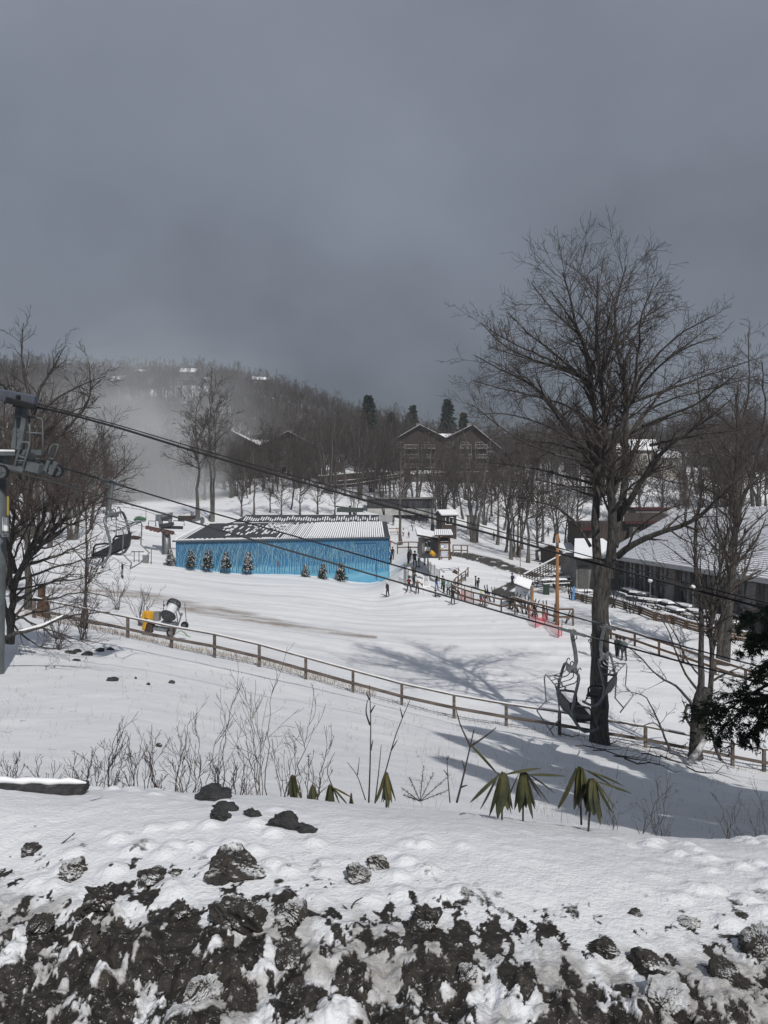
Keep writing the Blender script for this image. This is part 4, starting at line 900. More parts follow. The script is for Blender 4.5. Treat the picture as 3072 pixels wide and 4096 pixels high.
mb = MB(); mb.box(x1 - 1.5, x1 + .5, 114.9, 115.9, zF - .1, zT + .1); mb.build('vent_box', mat('vent_grey', (.33, .34, .35), .6, .1), sb)
xv = (870 - CX) / F * 114; ac = MB(); ac.box(xv - .2, xv + 1.1, 113.4, 114.2, -12.0, -4.9); tag(ac.build('utility_cabinet', mat('cabinet_grey', (.35, .37, .38), .6), bevel=.05), 'pale grey cabinet at the left end of the long dark shed', 'cabinet')

def window(mbf, mbg, c, w_, h, fx, ny, fr=.09):
    """c centre, fx unit along the wall, ny outward normal"""
    x = fx * w_ / 2; z = Vector((0, 0, h / 2)); q_ = [c - x - z, c + x - z, c + x + z, c - x + z]; mbg.poly([p + ny * .03 for p in q_])
    for a, b2 in ((0, 1), (1, 2), (2, 3), (3, 0)): mbf.bar(q_[a] + ny * .05, q_[b2] + ny * .05, fr, fr, up=ny)
    mbf.bar(c - z + ny * .05, c + z + ny * .05, fr * .8, fr * .8, up=ny)
def add_win(parent, c, w_, h, fx, ny, frame=M_white, glass=M_glass, fr=.09, name='window'):
    f = MB(); g_ = MB(); window(f, g_, c, w_, h, fx, ny, fr); o = f.build(name, frame, parent); g_.build('pane', glass, o)

M_dimf = mat('dim_window_frame', (.34, .34, .35), .6)
def apartments(name, label, d, xl, xr, peaks, valley, eaves, base_py, cols, floors, chimney, wallm):
    """twin gabled block, all x in photo pixels at depth d"""
    o = thing(name, P((xl + xr) / 2, base_py, d), label, 'apartment block'); X = lambda px: (px - CX) / F * d; Z = lambda py: (CY - py) / F * d
    fx = Vector((1, 0, 0)); ny = Vector((0, -1, 0)); dep = 14
    prof = [(xl, eaves[0]), (peaks[0][0], peaks[0][1]), valley, (peaks[1][0], peaks[1][1]), (xr, eaves[1])]
    mb = MB(); pts = [Vector((X(a), d, Z(b2))) for a, b2 in prof]; zb = Z(base_py) - 4
    mb.prism([Vector((X(xl), d, zb))] + [p for p in pts] + [Vector((X(xr), d, zb))], (0, dep, 0)) if False else None
    for (a, p, c) in ((pts[0], pts[1], pts[2]), (pts[2], pts[3], pts[4])):
        mb.prism([Vector((a.x + .01, d, zb)), Vector((c.x - .01, d, zb)), c + Vector((-.01, 0, -.1)), p + Vector((0, 0, -.1)), a + Vector((.01, 0, -.1))], (0, dep, 0))
    mb.build('wall', wallm, o)
    mb = MB(); sn = MB()
    for i in range(4):
        a, c = pts[i], pts[i + 1]; dirx = (c - a).normalized(); up = Vector((-dirx.z, 0, dirx.x)); up = up if up.z > 0 else -up
        lo = a if a.z < c.z else c; ex2 = (lo - (c if lo is a else a)).normalized() * (.9 if i in (0, 3) else 0)
        a2 = a + (ex2 if lo is a else Vector()); c2 = c + (ex2 if lo is c else Vector()); q_ = [a2 + Vector((0, -1.3, 0)), c2 + Vector((0, -1.3, 0)), c2 + Vector((0, dep, 0)), a2 + Vector((0, dep, 0))]
        mb.hexa(q_, [p + up * .28 for p in q_]); k = .05 * (c2 - a2).normalized() + Vector((0, 0, 0))
        sn.hexa([p + up * .285 for p in q_], [p + up * .35 for p in q_])
    rf = mb.build('roof', M_stain, o); sn.build('snow_layer', M_snowp, rf)
    # cross roof behind the valley, deep in snow
    vx = X(valley[0]); rz = pts[1].z * .55 + pts[2].z * .45; mb = MB(); wv_ = (pts[3].x - pts[1].x) * .5
    mb.add([Vector((vx - wv_ * .95, d + 1, pts[2].z - .2)), Vector((vx + wv_ * .95, d + 1, pts[2].z - .2)), Vector((vx + wv_, d + dep * .5, rz)), Vector((vx - wv_, d + dep * .5, rz)), Vector((vx, d - .2, pts[2].z - .2))], [(0, 4, 1, 2, 3)])
    mb.add([Vector((vx - wv_, d + dep * .5, rz)), Vector((vx + wv_, d + dep * .5, rz)), Vector((vx + wv_, d + dep, pts[2].z)), Vector((vx - wv_, d + dep, pts[2].z))], [(0, 1, 2, 3)])
    mb.build('cross_roof', M_snowp, o)
    fh = 2.75
    for fl in range(floors):
        zc = Z(cols['wy']) - fl * fh
        for px, ww in cols['win']:
            if fl and (hash((px, fl)) % 5 == 0): continue
            add_win(o, Vector((X(px), d - .02, zc)), ww, 1.5, fx, ny, frame=M_dimf)
        for (b0, b1) in cols['bal']:
            xa, xb = X(b0), X(b1); m2 = MB(); zf = zc - 1.15
            m2.box(xa, xb, d - 1.6, d - .03, zf - .22, zf); bo = m2.build('balcony', M_stain, o)
            m3 = MB(); m3.bar((xa, d - 1.55, zf + 1.0), (xb, d - 1.55, zf + 1.0), .12, .10); m3.bar((xa, d - 1.55, zf + .12), (xb, d - 1.55, zf + .12), .08, .07)
            for k in range(int((xb - xa) / .28)): m3.bar((xa + .14 + k * .28, d - 1.55, zf), (xa + .14 + k * .28, d - 1.55, zf + 1), .05)
            for x in (xa + .06, xb - .06): m3.bar((x, d - 1.55, zf), (x, d - 1.55, zf + 2.5 if fl else zf + 1.0), .14)
            m3.build('railing', mat('railing_wood', (.17, .15, .135), .8, .2, 2), bo)
            m4 = MB(); m4.box(xa, xb, d - 1.64, d - 1.46, zf + 1.055, zf + 1.13); m4.box(xa, xb, d - 1.66, d - 1.56, zf - .02, zf + .07); m4.build('snow_line', M_dimf, bo)
    for px, py in chimney:
        m2 = MB(); m2.box(X(px) - .7, X(px) + .7, d + 3, d + 4.4, Z(py + 40), Z(py)); m2.box(X(px) - .8, X(px) + .8, d + 2.9, d + 4.5, Z(py), Z(py) + .2); m2.build('chimney', M_grey, o)
    return o
apartments('apartment_block', 'dark brown twin gabled apartment block with balconies, right of the mid hill', 222, 1573, 1991, [(1678, 1704), (1888, 1704)], (1783, 1756), (1765, 1790), 1878,
           dict(wy=1779, win=[(1602, 1.9), (1708, 1.5), (1800, 1.8), (1858, 2.2), (1918, 2.2), (1962, 1.6)], bal=[(1618, 1672), (1684, 1740), (1838, 1884), (1898, 1946)]), 3, [(1676, 1693), (1884, 1692)], M_brownb)
apartments('apartment_block', 'dark twin gabled apartment block half lost in snow mist, left of centre', 204, 800, 1266, [(915, 1722), (1154, 1730)], (1043, 1788), (1790, 1788), 1908,
           dict(wy=1806, win=[(966, 1.4), (1062, 1.4), (1080, 1.4), (1125, 1.8), (1190, 2.0), (1236, 1.4)], bal=[(930, 996), (1090, 1150), (1166, 1218)]), 3, [(1153, 1721)], M_stain)

def house(label, px, pyb, d, w_px, h_px, roof_px, yaw, wall, group=None, deep=10, name='house', windows=2, gable=False, over=.6):
    """gabled house with snow on the roof; ridge runs along its width"""
    dn = -5
    if d is None: g = ground(px, pyb, 230); d = g.y; dn = -2.0
    o = thing(name, P(px, pyb, d), label, 'house', group, yaw); W = w_px / F * d / 2; H = h_px / F * d; RZ = roof_px / F * d; D = deep / 2
    mb = MB(); mb.box(-W, W, -D, D, dn, H)
    for s in (-1, 1): mb.add([(s * W, -D, H), (s * W, D, H), (s * W, 0, H + RZ * .96)], [(0, 1, 2) if s > 0 else (1, 0, 2)])
    mb.build('wall', wall, o, True)
    mb = MB(); sn = MB()
    for s in (-1, 1):
        n_ = Vector((0, s * RZ, D)).normalized(); a = Vector((-W - over, s * (D + over), H - RZ * over / D)); b2 = Vector((W + over, s * (D + over), H - RZ * over / D)); c = Vector((W + over, 0, H + RZ)); e_ = Vector((-W - over, 0, H + RZ))
        mb.hexa([a, b2, c, e_], [p + n_ * .15 for p in (a, b2, c, e_)]); sn.hexa([p + n_ * .155 for p in (a, b2, c, e_)], [p + n_ * .4 for p in (a * .995 + Vector((0, 0, .03)), b2 * .995, c, e_)])
    rf = mb.build('roof', M_stain, o, True); sn.build('snow_layer', M_snowp, rf, True)
    for k in range(windows):
        x = -W + 2 * W * (k + .5) / windows; add_win_local(o, Vector((x, -D - .02, H * .55)), min(1.6, W / windows), 1.3)
    return o
def add_win_local(o, c, w_, h, fx=Vector((1, 0, 0)), ny=Vector((0, -1, 0)), frame=M_white, glass=M_glass, fr=.09):
    f = MB(); g_ = MB(); window(f, g_, c, w_, h, fx, ny, fr); w2 = f.build('window', frame, o, True); g_.build('pane', glass, w2, True)
house('low brown hillside house with white roof, leftmost of the houses on the ridge', 468, 1540, None, 80, 14, 20, -.35, M_brownb, windows=3)
house('small hillside house with a snowy roof below the ridge trees', 565, 1503, None, 38, 12, 10, .2, M_stain)
house('rounded white roofed house on the ridge in the mist', 757, 1510, None, 58, 16, 18, .1, M_grey)
house('small white roofed house below the rounded one on the ridge', 768, 1530, None, 30, 8, 10, -.5, M_stain)
house('tiny white roofed outbuilding beside the rounded ridge house', 828, 1530, None, 26, 8, 9, .4, M_stain)
house('dark gabled house with two white roof slopes on the hillside', 1040, 1540, None, 60, 16, 14, .25, M_stain, windows=3)
house('pale roofed house glimpsed through the far left tree crown', 80, 1500, None, 50, 14, 16, .6, M_grey)
house('white roofed house low in the thicket at the far left', 250, 1500, None, 36, 12, 12, -.2, M_stain)
house('big dark gabled chalet in the mist left of the run', 545, 1790, None, 120, 45, 26, .5, M_stain, windows=3, name='chalet')
# white and cream house complex seen through the tall tree
cw = mat('cream_siding', (.36, .35, .31), .8, .12, 2)
house('cream house with snowy roof, left of the cluster beyond the tall tree', 2480, 1860, 232, 90, 52, 34, .15, cw, windows=3, deep=9)
house('tallest cream house with dormer roof in the cluster beyond the tall tree', 2565, 1868, 226, 92, 66, 40, -.1, cw, windows=3, deep=9)
house('lower cream wing with a snow deep roof at the right of the cluster', 2665, 1872, 222, 100, 40, 30, .1, cw, windows=4, deep=9)
house('brown house with white roof at the right edge of the view', 3060, 1880, 228, 90, 46, 36, -.4, M_brownb, windows=2, deep=10)
house('small red shed with snow on its roof between the apartment blocks', 1345, 1850, 225, 50, 22, 6, .1, M_red, name='shed', windows=1, deep=4)
# stone terraces and rails below the apartments
def wall_line(pts_px, h, th, m, label, cat, snow=True, name='retaining_wall'):
    pts = [P(*p) for p in pts_px]; o = thing(name, pts[len(pts) // 2] - Vector((0, 0, h)), label, cat)
    mb = MB(); sn = MB()
    for a, b2 in zip(pts[:-1], pts[1:]):
        a2, b3 = a.copy(), b2.copy(); mb.bar(a2 - Vector((0, 0, h / 2)), b3 - Vector((0, 0, h / 2)), th, h); sn.bar(a2 + Vector((0, 0, .07)), b3 + Vector((0, 0, .07)), th * .95, .13)
    mb.build('wall', m, o); 
    if snow: sn.build('snow_cap', M_snowp, o)
wall_line([(1270, 1905, 190), (1400, 1893, 192), (1560, 1888, 194)], 2.0, .5, M_stain, 'dark timber wall stepping across the slope left of the balconied apartments', 'wall')
wall_line([(1350, 1925, 184), (1480, 1912, 186), (1640, 1890, 190)], 1.0, .4, M_stain, 'middle dark timber terrace edge left of the balconied apartments', 'wall')
wall_line([(1300, 1945, 178), (1420, 1935, 180), (1600, 1905, 184)], .7, .4, M_stain, 'lowest dark timber terrace edge left of the balconied apartments', 'wall')
wall_line([(1620, 1898, 200), (1800, 1890, 202), (2030, 1884, 204)], 3.0, .6, mat('stone_wall', (.06, .055, .05), .95, 0, 1.4, 1, col2=(.13, .12, .11)), 'dark stone retaining wall at the foot of the balconied apartments', 'wall')
# long dark covered building beyond the booth
g = P(1602, 2045, 155); o = thing('covered_walkway', g, 'long dark flat roofed building with pale base behind the ski lift crowd', 'building'); X = lambda p: (p - CX) / F * 155; Z = lambda p: (CY - p) / F * 155
mb = MB(); mb.box(X(1468), X(1738), 155, 163, Z(2034), Z(1996)); mb.build('wall', mat('slate_panel', (.045, .048, .055), .5, .2, 1), o)
mb = MB(); mb.box(X(1464), X(1742), 154.6, 163.4, Z(1996) + .003, Z(1990)); mb.build('roof', M_grey, o)
mb = MB(); mb.box(X(1470), X(1720), 154.4, 162, Z(2060), Z(2034) - .003); mb.build('base', mat('pale_concrete', (.36, .36, .35), .9, .15, 1), o)
mb = MB()
for k in range(14): x = X(1470) + k * (X(1736) - X(1470)) / 13; mb.box(x - .06, x + .06, 154.85, 154.99, Z(2034), Z(1997))
mb.build('post_row', M_stain, o)
# small hut with steep snowy roof and grey lattice hut
def hut(label, px, pyb, d, w_px, h_px, roof_px, wall, name='hut', yaw=0.0, deep=None, roofm=None): return house(label, px, pyb, d, w_px, h_px, roof_px, yaw, wall, deep=deep or w_px / F * d, name=name, windows=1, over=.3)
hut('small brown lift hut with a snowy roof behind the sign tower', 1785, 2110, 140, 62, 50, 14, M_stain, yaw=.3)
hut('small grey shed with white roof behind the many stemmed tree', 1888, 2095, 150, 38, 34, 8, M_grey, yaw=-.2)
# green lift machinery behind the shed
g = P(1400, 2055, 132); mb = MB()
mb.box(g.x - 2.2, g.x + 2.2, 131, 133, g.z + .3, g.z + 1.0); mb.bar(g + Vector((0, 0, -3)), g + Vector((0, 0, 1.4)), .4); mb.bar(g + Vector((-2.6, 0, 1.3)), g + Vector((2.6, 0, .6)), .25)
tag(mb.build('lift_machinery', mat('old_green', (.05, .065, .06), .7, .2, 3)), 'green grey lift terminal frame half hidden behind the long shed', 'lift frame')
# ticket booth
def frame_box(o, name, m, x0, x1, y0, y1, z0, z1, parent=None): mb = MB(); mb.box(x0, x1, y0, y1, z0, z1); return mb.build(name, m, parent or o)
db = 91.0; X = lambda p, d=db: (p - CX) / F * d; Z = lambda p, d=db: (CY - p) / F * d
bo = thing('ticket_booth', P(1715, 2216, db), 'grey ticket booth with a slanting snowy roof and lit notices in its window', 'booth')
mb = MB(); mb.hexa([(X(1674), db + .6, Z(2232)), (X(1688), db - .2, Z(2232)), (X(1757), db - .2, Z(2232)), (X(1757), db + 3, Z(2232))], [(X(1674), db + .6, Z(2150)), (X(1688), db - .2, Z(2148)), (X(1757), db - .2, Z(2164)), (X(1757), db + 3, Z(2164))]); mb.build('wall', M_grey, bo)
mb = MB(); q_ = [(X(1666), db - .9, Z(2143)), (X(1764), db - .9, Z(2160)), (X(1764), db + 3.4, Z(2150)), (X(1666), db + 3.4, Z(2126))]; mb.hexa(q_, [(a, b2, c + .22) for a, b2, c in q_]); rf = mb.build('roof', M_brownb, bo)
mb = MB(); mb.hexa([(a, b2, c + .225) for a, b2, c in q_], [(a, b2, c + .40) for a, b2, c in q_]); mb.build('snow_layer', M_snowp, rf)
add_win(bo, Vector((X(1709), db - .22, Z(2172))), .72, .75, Vector((1, 0, 0)), Vector((0, -1, 0)), M_grey, fr=.05)
mb = MB(); mb.box(X(1699), X(1721), db - .24, db - .205, Z(2204), Z(2188)); mb.build('notice_panel', M_white, bo)
mb = MB(); mb.box(X(1703), X(1709), db - .28, db - .262, Z(2172), Z(2166)); mb.build('paper_notice', M_white, bo); mb = MB(); mb.box(X(1714), X(1719), db - .28, db - .262, Z(2167), Z(2161)); mb.build('paper_notice', M_white, bo)
mb = MB(); mb.prism([(X(1724) + (X(1757) - X(1724)) * (.5 - .5 * math.cos(PI * k / 10)), db - .20, Z(2179) + .55 * math.sin(PI * k / 10)) for k in range(11)][::-1] + [(X(1724), db - .2, Z(2213)), (X(1757), db - .2, Z(2213))], (0, -.06, 0)); mb.build('arched_door', M_dgrey, bo)
frame_box(bo, 'counter', M_dgrey, X(1690), X(1728), db - .7, db - .21, Z(2213), Z(2209))
# sign tower in front of it
ds = 88.5; X = lambda p, d=ds: (p - CX) / F * d; Z = lambda p, d=ds: (CY - p) / F * d
so = thing('sign_tower', P(1777, 2238, ds), 'brown timber sign tower with snowy shingle roof holding stacked white boards', 'sign')
mb = MB()
for px in (1758, 1797): mb.box(X(px) - .11, X(px) + .11, ds - .1, ds + .12, Z(2240), Z(2142))
for px in (1760, 1798): mb.bar((X(px), ds + .1, Z(2190)), (X(px) + .3, ds + 1.2, Z(2240)), .12)
mb.build('post', M_woodo, so)
for a, b2 in ((2146, 2150), (2166, 2174), (2197, 2204), (2228, 2232)): frame_box(so, 'rail', M_woodo, X(1752), X(1803), ds - .16, ds - .11, Z(b2), Z(a))
for k in (-1,):
    mb = MB(); q_ = [(X(1736), ds - 1.0, Z(2142)), (X(1810), ds - 1.0, Z(2142)), (X(1806), ds + .4, Z(2126)), (X(1741), ds + .4, Z(2126))]; mb.hexa(q_, [(a, b2, c + .12) for a, b2, c in q_])
    q2 = [(X(1741), ds + .4, Z(2126)), (X(1806), ds + .4, Z(2126)), (X(1806), ds + 1.6, Z(2140)), (X(1741), ds + 1.6, Z(2140))]; mb.hexa(q2, [(a, b2, c + .12) for a, b2, c in q2]); rf = mb.build('roof', M_stain, so)
    mb = MB(); 
    for j in range(9):
        u = (j + .1) / 9; v = (j + .86) / 9; lo = [tuple(Vector(q_[0]).lerp(Vector(q_[1]), u)), tuple(Vector(q_[0]).lerp(Vector(q_[1]), v)), tuple(Vector(q_[3]).lerp(Vector(q_[2]), v)), tuple(Vector(q_[3]).lerp(Vector(q_[2]), u))]
        mb.hexa([(a, b2, c + .125) for a, b2, c in lo], [(a, b2, c + .25) for a, b2, c in lo])
    mb.build('snow_strips', M_snowp, rf)
frame_box(so, 'screen', M_black, X(1761), X(1794), ds - .06, ds - .02, Z(2165), Z(2147))
wb = frame_box(so, 'board', M_white, X(1762), X(1792), ds - .06, ds - .02, Z(2196), Z(2175)); wb2 = frame_box(so, 'board', mat('pale_violet_board', (.42, .43, .55), .5), X(1763), X(1792), ds - .06, ds - .02, Z(2227), Z(2207))
mk_ = MB(); mk_.lathe([(.26, 0), (.26, .012), (.20, .012), (.20, 0)], (X(1769.5), ds - .062, Z(2185.5)), (0, -1, 0), 16); 
for k in range(3):
    for j in range(2): mk_.box(X(1777), X(1790), ds - .072, ds - .061, Z(2181 + k * 5), Z(2179 + k * 5)) if j == 0 else None
mk_.build('board_marks', mat('grey_ink', (.16, .20, .24), .6), wb)
mk_ = MB()
for k in range(3): mk_.box(X(1767), X(1788 - 3 * k), ds - .072, ds - .061, Z(2213 + k * 5), Z(2211 + k * 5))
mk_.build('board_marks', mat('pale_ink', (.72, .74, .8), .6), wb2)
mb = MB(); mb.tube([P(1722, 2217, 87.5), P(1727, 2209, 87.5), P(1732, 2216, 87.5), P(1740, 2224, 87.5)], [.2, .28, .28, .15], 8); tag(mb.build('yellow_pad', M_yel, smooth=True), 'yellow padding lying at the foot of the booth beside the sign tower', 'pad')

# ------------------------------------------------------------------ lodge on the right
lo = thing('lodge', P(2780, 2400, 80), 'big grey lodge with wide snowy roof and a long wall of windows', 'lodge')
La = Vector((26.6, 87.3, 0)); Lb = Vector((33.8, 60.5, 0)); lx = (Lb - La).normalized(); ll = (Lb - La).length; ln = Vector((-lx.y, lx.x, 0)); ln = ln if ln.x < 0 else -ln
ZE = -7.62; ZG = -12.6
def lp_(s, off, z): v = La + lx * s + ln * off; return Vector((v.x, v.y, z))
mb = MB(); mb.hexa([lp_(0, -.05, ZG - 2), lp_(ll, -.05, ZG - 2), lp_(ll, -18, ZG - 2), lp_(0, -18, ZG - 2)], [lp_(0, -.05, ZE), lp_(ll, -.05, ZE), lp_(ll, -18, ZE), lp_(0, -18, ZE)]); mb.build('wall', M_dgrey, lo)
nb = 15
for k in range(nb):
    s = ll * (k + .5) / nb; w_ = ll / nb * .80
    if k in (5, 11):
        mb = MB(); mb.hexa([lp_(s - .7, 0, ZG), lp_(s + .9, 0, ZG), lp_(s + .9, .95, ZG), lp_(s - .7, .95, ZG)], [lp_(s - .45, 0, ZE - .4), lp_(s + .55, 0, ZE - .4), lp_(s + .55, .3, ZE - .4), lp_(s - .45, .3, ZE - .4)]); mb.build('buttress', M_grey, lo); continue
    add_win(lo, lp_(s, .0, ZE - 1.15), w_, 1.7, lx, ln, M_dgrey, fr=.10); add_win(lo, lp_(s, .0, ZE - 3.3), w_, 2.0, lx, ln, M_dgrey, fr=.10)
    mb = MB(); mb.bar(lp_(s + w_ * .58, .16, ZG), lp_(s + w_ * .58, .16, ZE - .2), .2, .24, up=ln); mb.build('mullion', mat('mullion_grey', (.13, .135, .14), .7, .15, 2), lo)
rl = P(2728, 2043, 96); rr_ = P(3330, 2015, 84)
e1 = lp_(-1.6, 1.2, ZE + .0); e2 = lp_(ll + 3, 1.2, ZE + .0)
mb = MB(); v = [e1, e2, Vector((rr_.x + 4, rr_.y - 6, rr_.z)), rl, Vector((e1.x + 13, e1.y + 14, ZE)), Vector((rr_.x + 18, rr_.y, ZE))]
def thick(vs, fs, t_): return vs + [p + Vector((0, 0, t_)) for p in vs]
q_ = [v[0], v[1], v[2], v[3]]; NR = 46; NU = 10
def onr(u, t_): return q_[0].lerp(q_[1], u).lerp(q_[3].lerp(q_[2], u), t_)
for k in range(NR):
    for j in range(NU): qq = [onr(j / NU, k / NR), onr((j + 1) / NU, k / NR), onr((j + 1) / NU, (k + 1) / NR), onr(j / NU, (k + 1) / NR)]; mb.add([p + Vector((0, 0, .22)) for p in qq], [(0, 1, 2, 3)])
q2 = [v[3], v[2], v[5], v[4]]; mb.hexa(q2, [p + Vector((0, 0, .22)) for p in q2]); mb.add([v[0], v[3], v[4]], [(0, 1, 2)]); rf = mb.build('roof', M_dgrey, lo)
sn = MB()
for k in range(NR):   # courses of shingle under a broken coat of snow
    t0_, t1_ = k / NR, (k + .86) / NR
    for j in range(NU): qq = [onr(j / NU, t0_), onr((j + 1) / NU, t0_), onr((j + 1) / NU, t1_), onr(j / NU, t1_)]; sn.hexa([p + Vector((0, 0, .225)) for p in qq], [qq[0] + Vector((0, 0, .36)), qq[1] + Vector((0, 0, .36)), qq[2] + Vector((0, 0, .27)), qq[3] + Vector((0, 0, .27))])
sn.build('snow_layer', M_snowp, rf)
mb = MB(); mb.bar(e1 + Vector((-.05, -.03, .02)), e2 + Vector((-.05, -.03, .02)), .12, .32); mb.build('gutter', mat('pale_gutter', (.34, .35, .36), .6), lo)
# left low wing
mb = MB(); X = lambda p, d=90: (p - CX) / F * d; Z = lambda p, d=90: (CY - p) / F * d
mb.box(X(2305), X(2480), 90, 98, Z(2420), Z(2232)); mb.build('side_wall', M_grey, lo)
mb = MB(); q_ = [(X(2286), 88.8, Z(2237)), (X(2500), 88.8, Z(2237)), (X(2470), 96, Z(2165, 96)), (X(2350), 96, Z(2165, 96))]; mb.hexa(q_, [(a, b2, c + .2) for a, b2, c in q_]); rf2 = mb.build('side_roof', M_brownb, lo)
mb = MB(); mb.hexa([(a, b2, c + .205) for a, b2, c in q_], [(a, b2, c + .36) for a, b2, c in q_]); mb.build('snow_layer', M_snowp, rf2)
mb = MB(); mb.box(X(2312), X(2352), 89.9, 89.99, Z(2352), Z(2262)); mb.build('side_door', M_dgrey, lo)
# red trimmed brown building behind the lodge
bo2 = thing('red_trimmed_building', P(2600, 2160, 112), 'brown building with dark red roof edges behind the lodge roof', 'building'); X = lambda p, d=112: (p - CX) / F * d; Z = lambda p, d=112: (CY - p) / F * d
mb = MB(); mb.box(X(2330), X(2700), 113, 121, Z(2230), Z(2092)); mb.build('wall', M_stain, bo2)
for k in range(5): add_win(bo2, Vector((X(2545 + k * 28), 112.98, Z(2110))), .85, 1.0, Vector((1, 0, 0)), Vector((0, -1, 0)), M_grey, fr=.07)
mb = MB(); q_ = [(X(2500), 112, Z(2092)), (X(2720), 112, Z(2092)), (X(2700), 117, Z(2064)), (X(2540), 117, Z(2064))]; mb.hexa(q_, [(a, b2, c + .3) for a, b2, c in q_]); mb.build('roof', M_stain, bo2); mb = MB(); mb.bar(Vector(q_[0]) + Vector((0, -.08, .1)), Vector(q_[1]) + Vector((0, -.08, .1)), .08, .35); mb.build('fascia', M_red, bo2)
mb = MB(); mb.box(X(2590), X(2720), 117.2, 121, Z(2064), Z(2044)); mb.build('upper_wall', M_grey, bo2); mb = MB(); mb.box(X(2580), X(2725), 117, 121.3, Z(2044) + .003, Z(2034)); mb.build('upper_roof', M_red, bo2)
mb = MB(); mb.box(X(2320), X(2376), 111.9, 118, Z(2122), Z(2112)); mb.build('side_roof', M_red, bo2); mb = MB(); mb.box(X(2524), X(2540), 111, 112.9, Z(2170), Z(2108)); mb.build('chimney', M_grey, bo2)
house('small dark shed with snowy roof left of the lodge wing', 2245, 2250, 118, 80, 44, 24, .5, M_stain, windows=1, deep=6, name='shed')
# kiosk with map
dk = 77.5; X = lambda p, d=dk: (p - CX) / F * d; Z = lambda p, d=dk: (CY - p) / F * d
ko = thing('map_kiosk', P(2110, 2420, dk), 'small white trail map kiosk with a snowy gabled roof and timber post', 'kiosk')
mb = MB(); mb.hexa([(X(2070), dk + 1.3, Z(2390)), (X(2088), dk, Z(2402)), (X(2120), dk - .6, Z(2402)), (X(2120), dk + 1.3, Z(2390))], [(X(2070), dk + 1.3, Z(2350)), (X(2088), dk, Z(2350)), (X(2120), dk - .6, Z(2350)), (X(2120), dk + 1.3, Z(2350))]); mb.build('map_board', mat('map_white', (.62, .64, .66), .5, .1, 3), ko)
mb = MB(); mb.bar((X(2124), dk - .6, Z(2440)), (X(2124), dk - .6, Z(2345)), .26, .2); mb.build('post', M_pole, ko); mb = MB(); mb.bar((X(2074), dk + 1.2, Z(2440)), (X(2074), dk + 1.2, Z(2385)), .14); mb.bar((X(2096), dk - .2, Z(2440)), (X(2096), dk - .2, Z(2400)), .12); mb.build('leg', M_stain, ko)
mb = MB(); q_ = [(X(2050), dk - .9, Z(2332)), (X(2112), dk - .9, Z(2357)), (X(2132), dk + .3, Z(2331)), (X(2072), dk + .3, Z(2313))]; mb.hexa(q_, [(a, b2, c + .1) for a, b2, c in q_]); q2 = [(X(2072), dk + .3, Z(2313)), (X(2132), dk + .3, Z(2331)), (X(2150), dk + 1.6, Z(2350)), (X(2085), dk + 1.6, Z(2330))]; mb.hexa(q2, [(a, b2, c + .1) for a, b2, c in q2]); rf = mb.build('roof', M_brownb, ko)
mb = MB(); mb.hexa([(a, b2, c + .105) for a, b2, c in q_], [(a, b2, c + .22) for a, b2, c in q_]); mb.build('snow_layer', M_snowp, rf)
mb = MB(); mb.tube([(X(2093), dk - .2, Z(2366)), (X(2100), dk - .36, Z(2371)), (X(2108), dk - .5, Z(2369)), (X(2116), dk - .66, Z(2374))], .03, 5); mb.build('trail_lines', mat('map_blue', (.05, .12, .30), .6), ko)
mb = MB(); mb.box(X(2112), X(2116), dk - .66, dk - .60, Z(2392), Z(2384)); mb.build('sticker', M_green, ko)
# power pole
g = P(2229, 2492, 69); mb = MB(); o = thing('utility_pole', g, 'slim orange brown timber pole rising beside the ski rack fence', 'pole'); mb.tube([g - Vector((0, 0, .5)), P(2229, 2320, 69), P(2230, 2135, 69)], [.19, .16, .13], 12); mb.build('shaft', M_pole, o, smooth=True)
mb = MB(); mb.tube([P(2229, 2180, 68.8), P(2229, 2172, 68.8)], .15, 8); mb.build('band', M_steel, o)
# ------------------------------------------------------------------ fences
def rail_fence(posts, name, label, mw, hgt, pw=.14, rails=(.96, .45), railh=.14, flat_top=False, snow=True, cat='fence', rw=.07):
    o = thing(name, posts[0], label, cat)
    for p in posts: mb = MB(); mb.box(p.x - pw / 2, p.x + pw / 2, p.y - pw / 2, p.y + pw / 2, p.z - .35, p.z + hgt - .01); mb.build('post', mw, o)
    for k, rr_ in enumerate(rails):
        mb = MB(); sn = MB()
        for a, b2 in zip(posts[:-1], posts[1:]):
            u = Vector((0, 0, 1)); off = Vector((0, -pw / 2 - rw / 2 - .002, 0)) if k else Vector((0, 0, .03))
            a2, b3 = a + u * hgt * rr_ + off, b2 + u * hgt * rr_ + off; d_ = (b3 - a2).normalized() * .003
            mb.bar(a2 + d_, b3 - d_, *( (.16, .07) if (k == 0 and flat_top) else (rw, railh)))
            if k == 0 and snow: sn.bar(a2 + u * (.055 if flat_top else railh * .55), b3 + u * (.055 if flat_top else railh * .55), (.13 if flat_top else rw), .03)
        r_ = mb.build('rail', mw, o)
        if k == 0 and snow: sn.build('snow_line', M_snowp, r_)
    return o
fp = [(136, 2474, 42), (345, 2517, 42), (511, 2553, 41), (686, 2592, 40.3), (858, 2624, 39.6), (1037, 2666, 39.2), (1223, 2719, 38.7), (1412, 2772, 38.3), (1607, 2825, 38.1), (1816, 2871, 37.8), (2025, 2908, 37.4), (2238, 2940, 37), (2410, 2978, 36.8), (2582, 3000, 36.5), (2780, 3040, 36.4), (2930, 3068, 36.3), (3056, 3092, 36.2), (3260, 3130, 36), (3460, 3170, 36)]
FP = []
for px, py, d in fp:
    p = P(px, py, d); FP.append(p)
for p in FP: p.z = max(p.z, zg1(p.x, p.y) - .1)
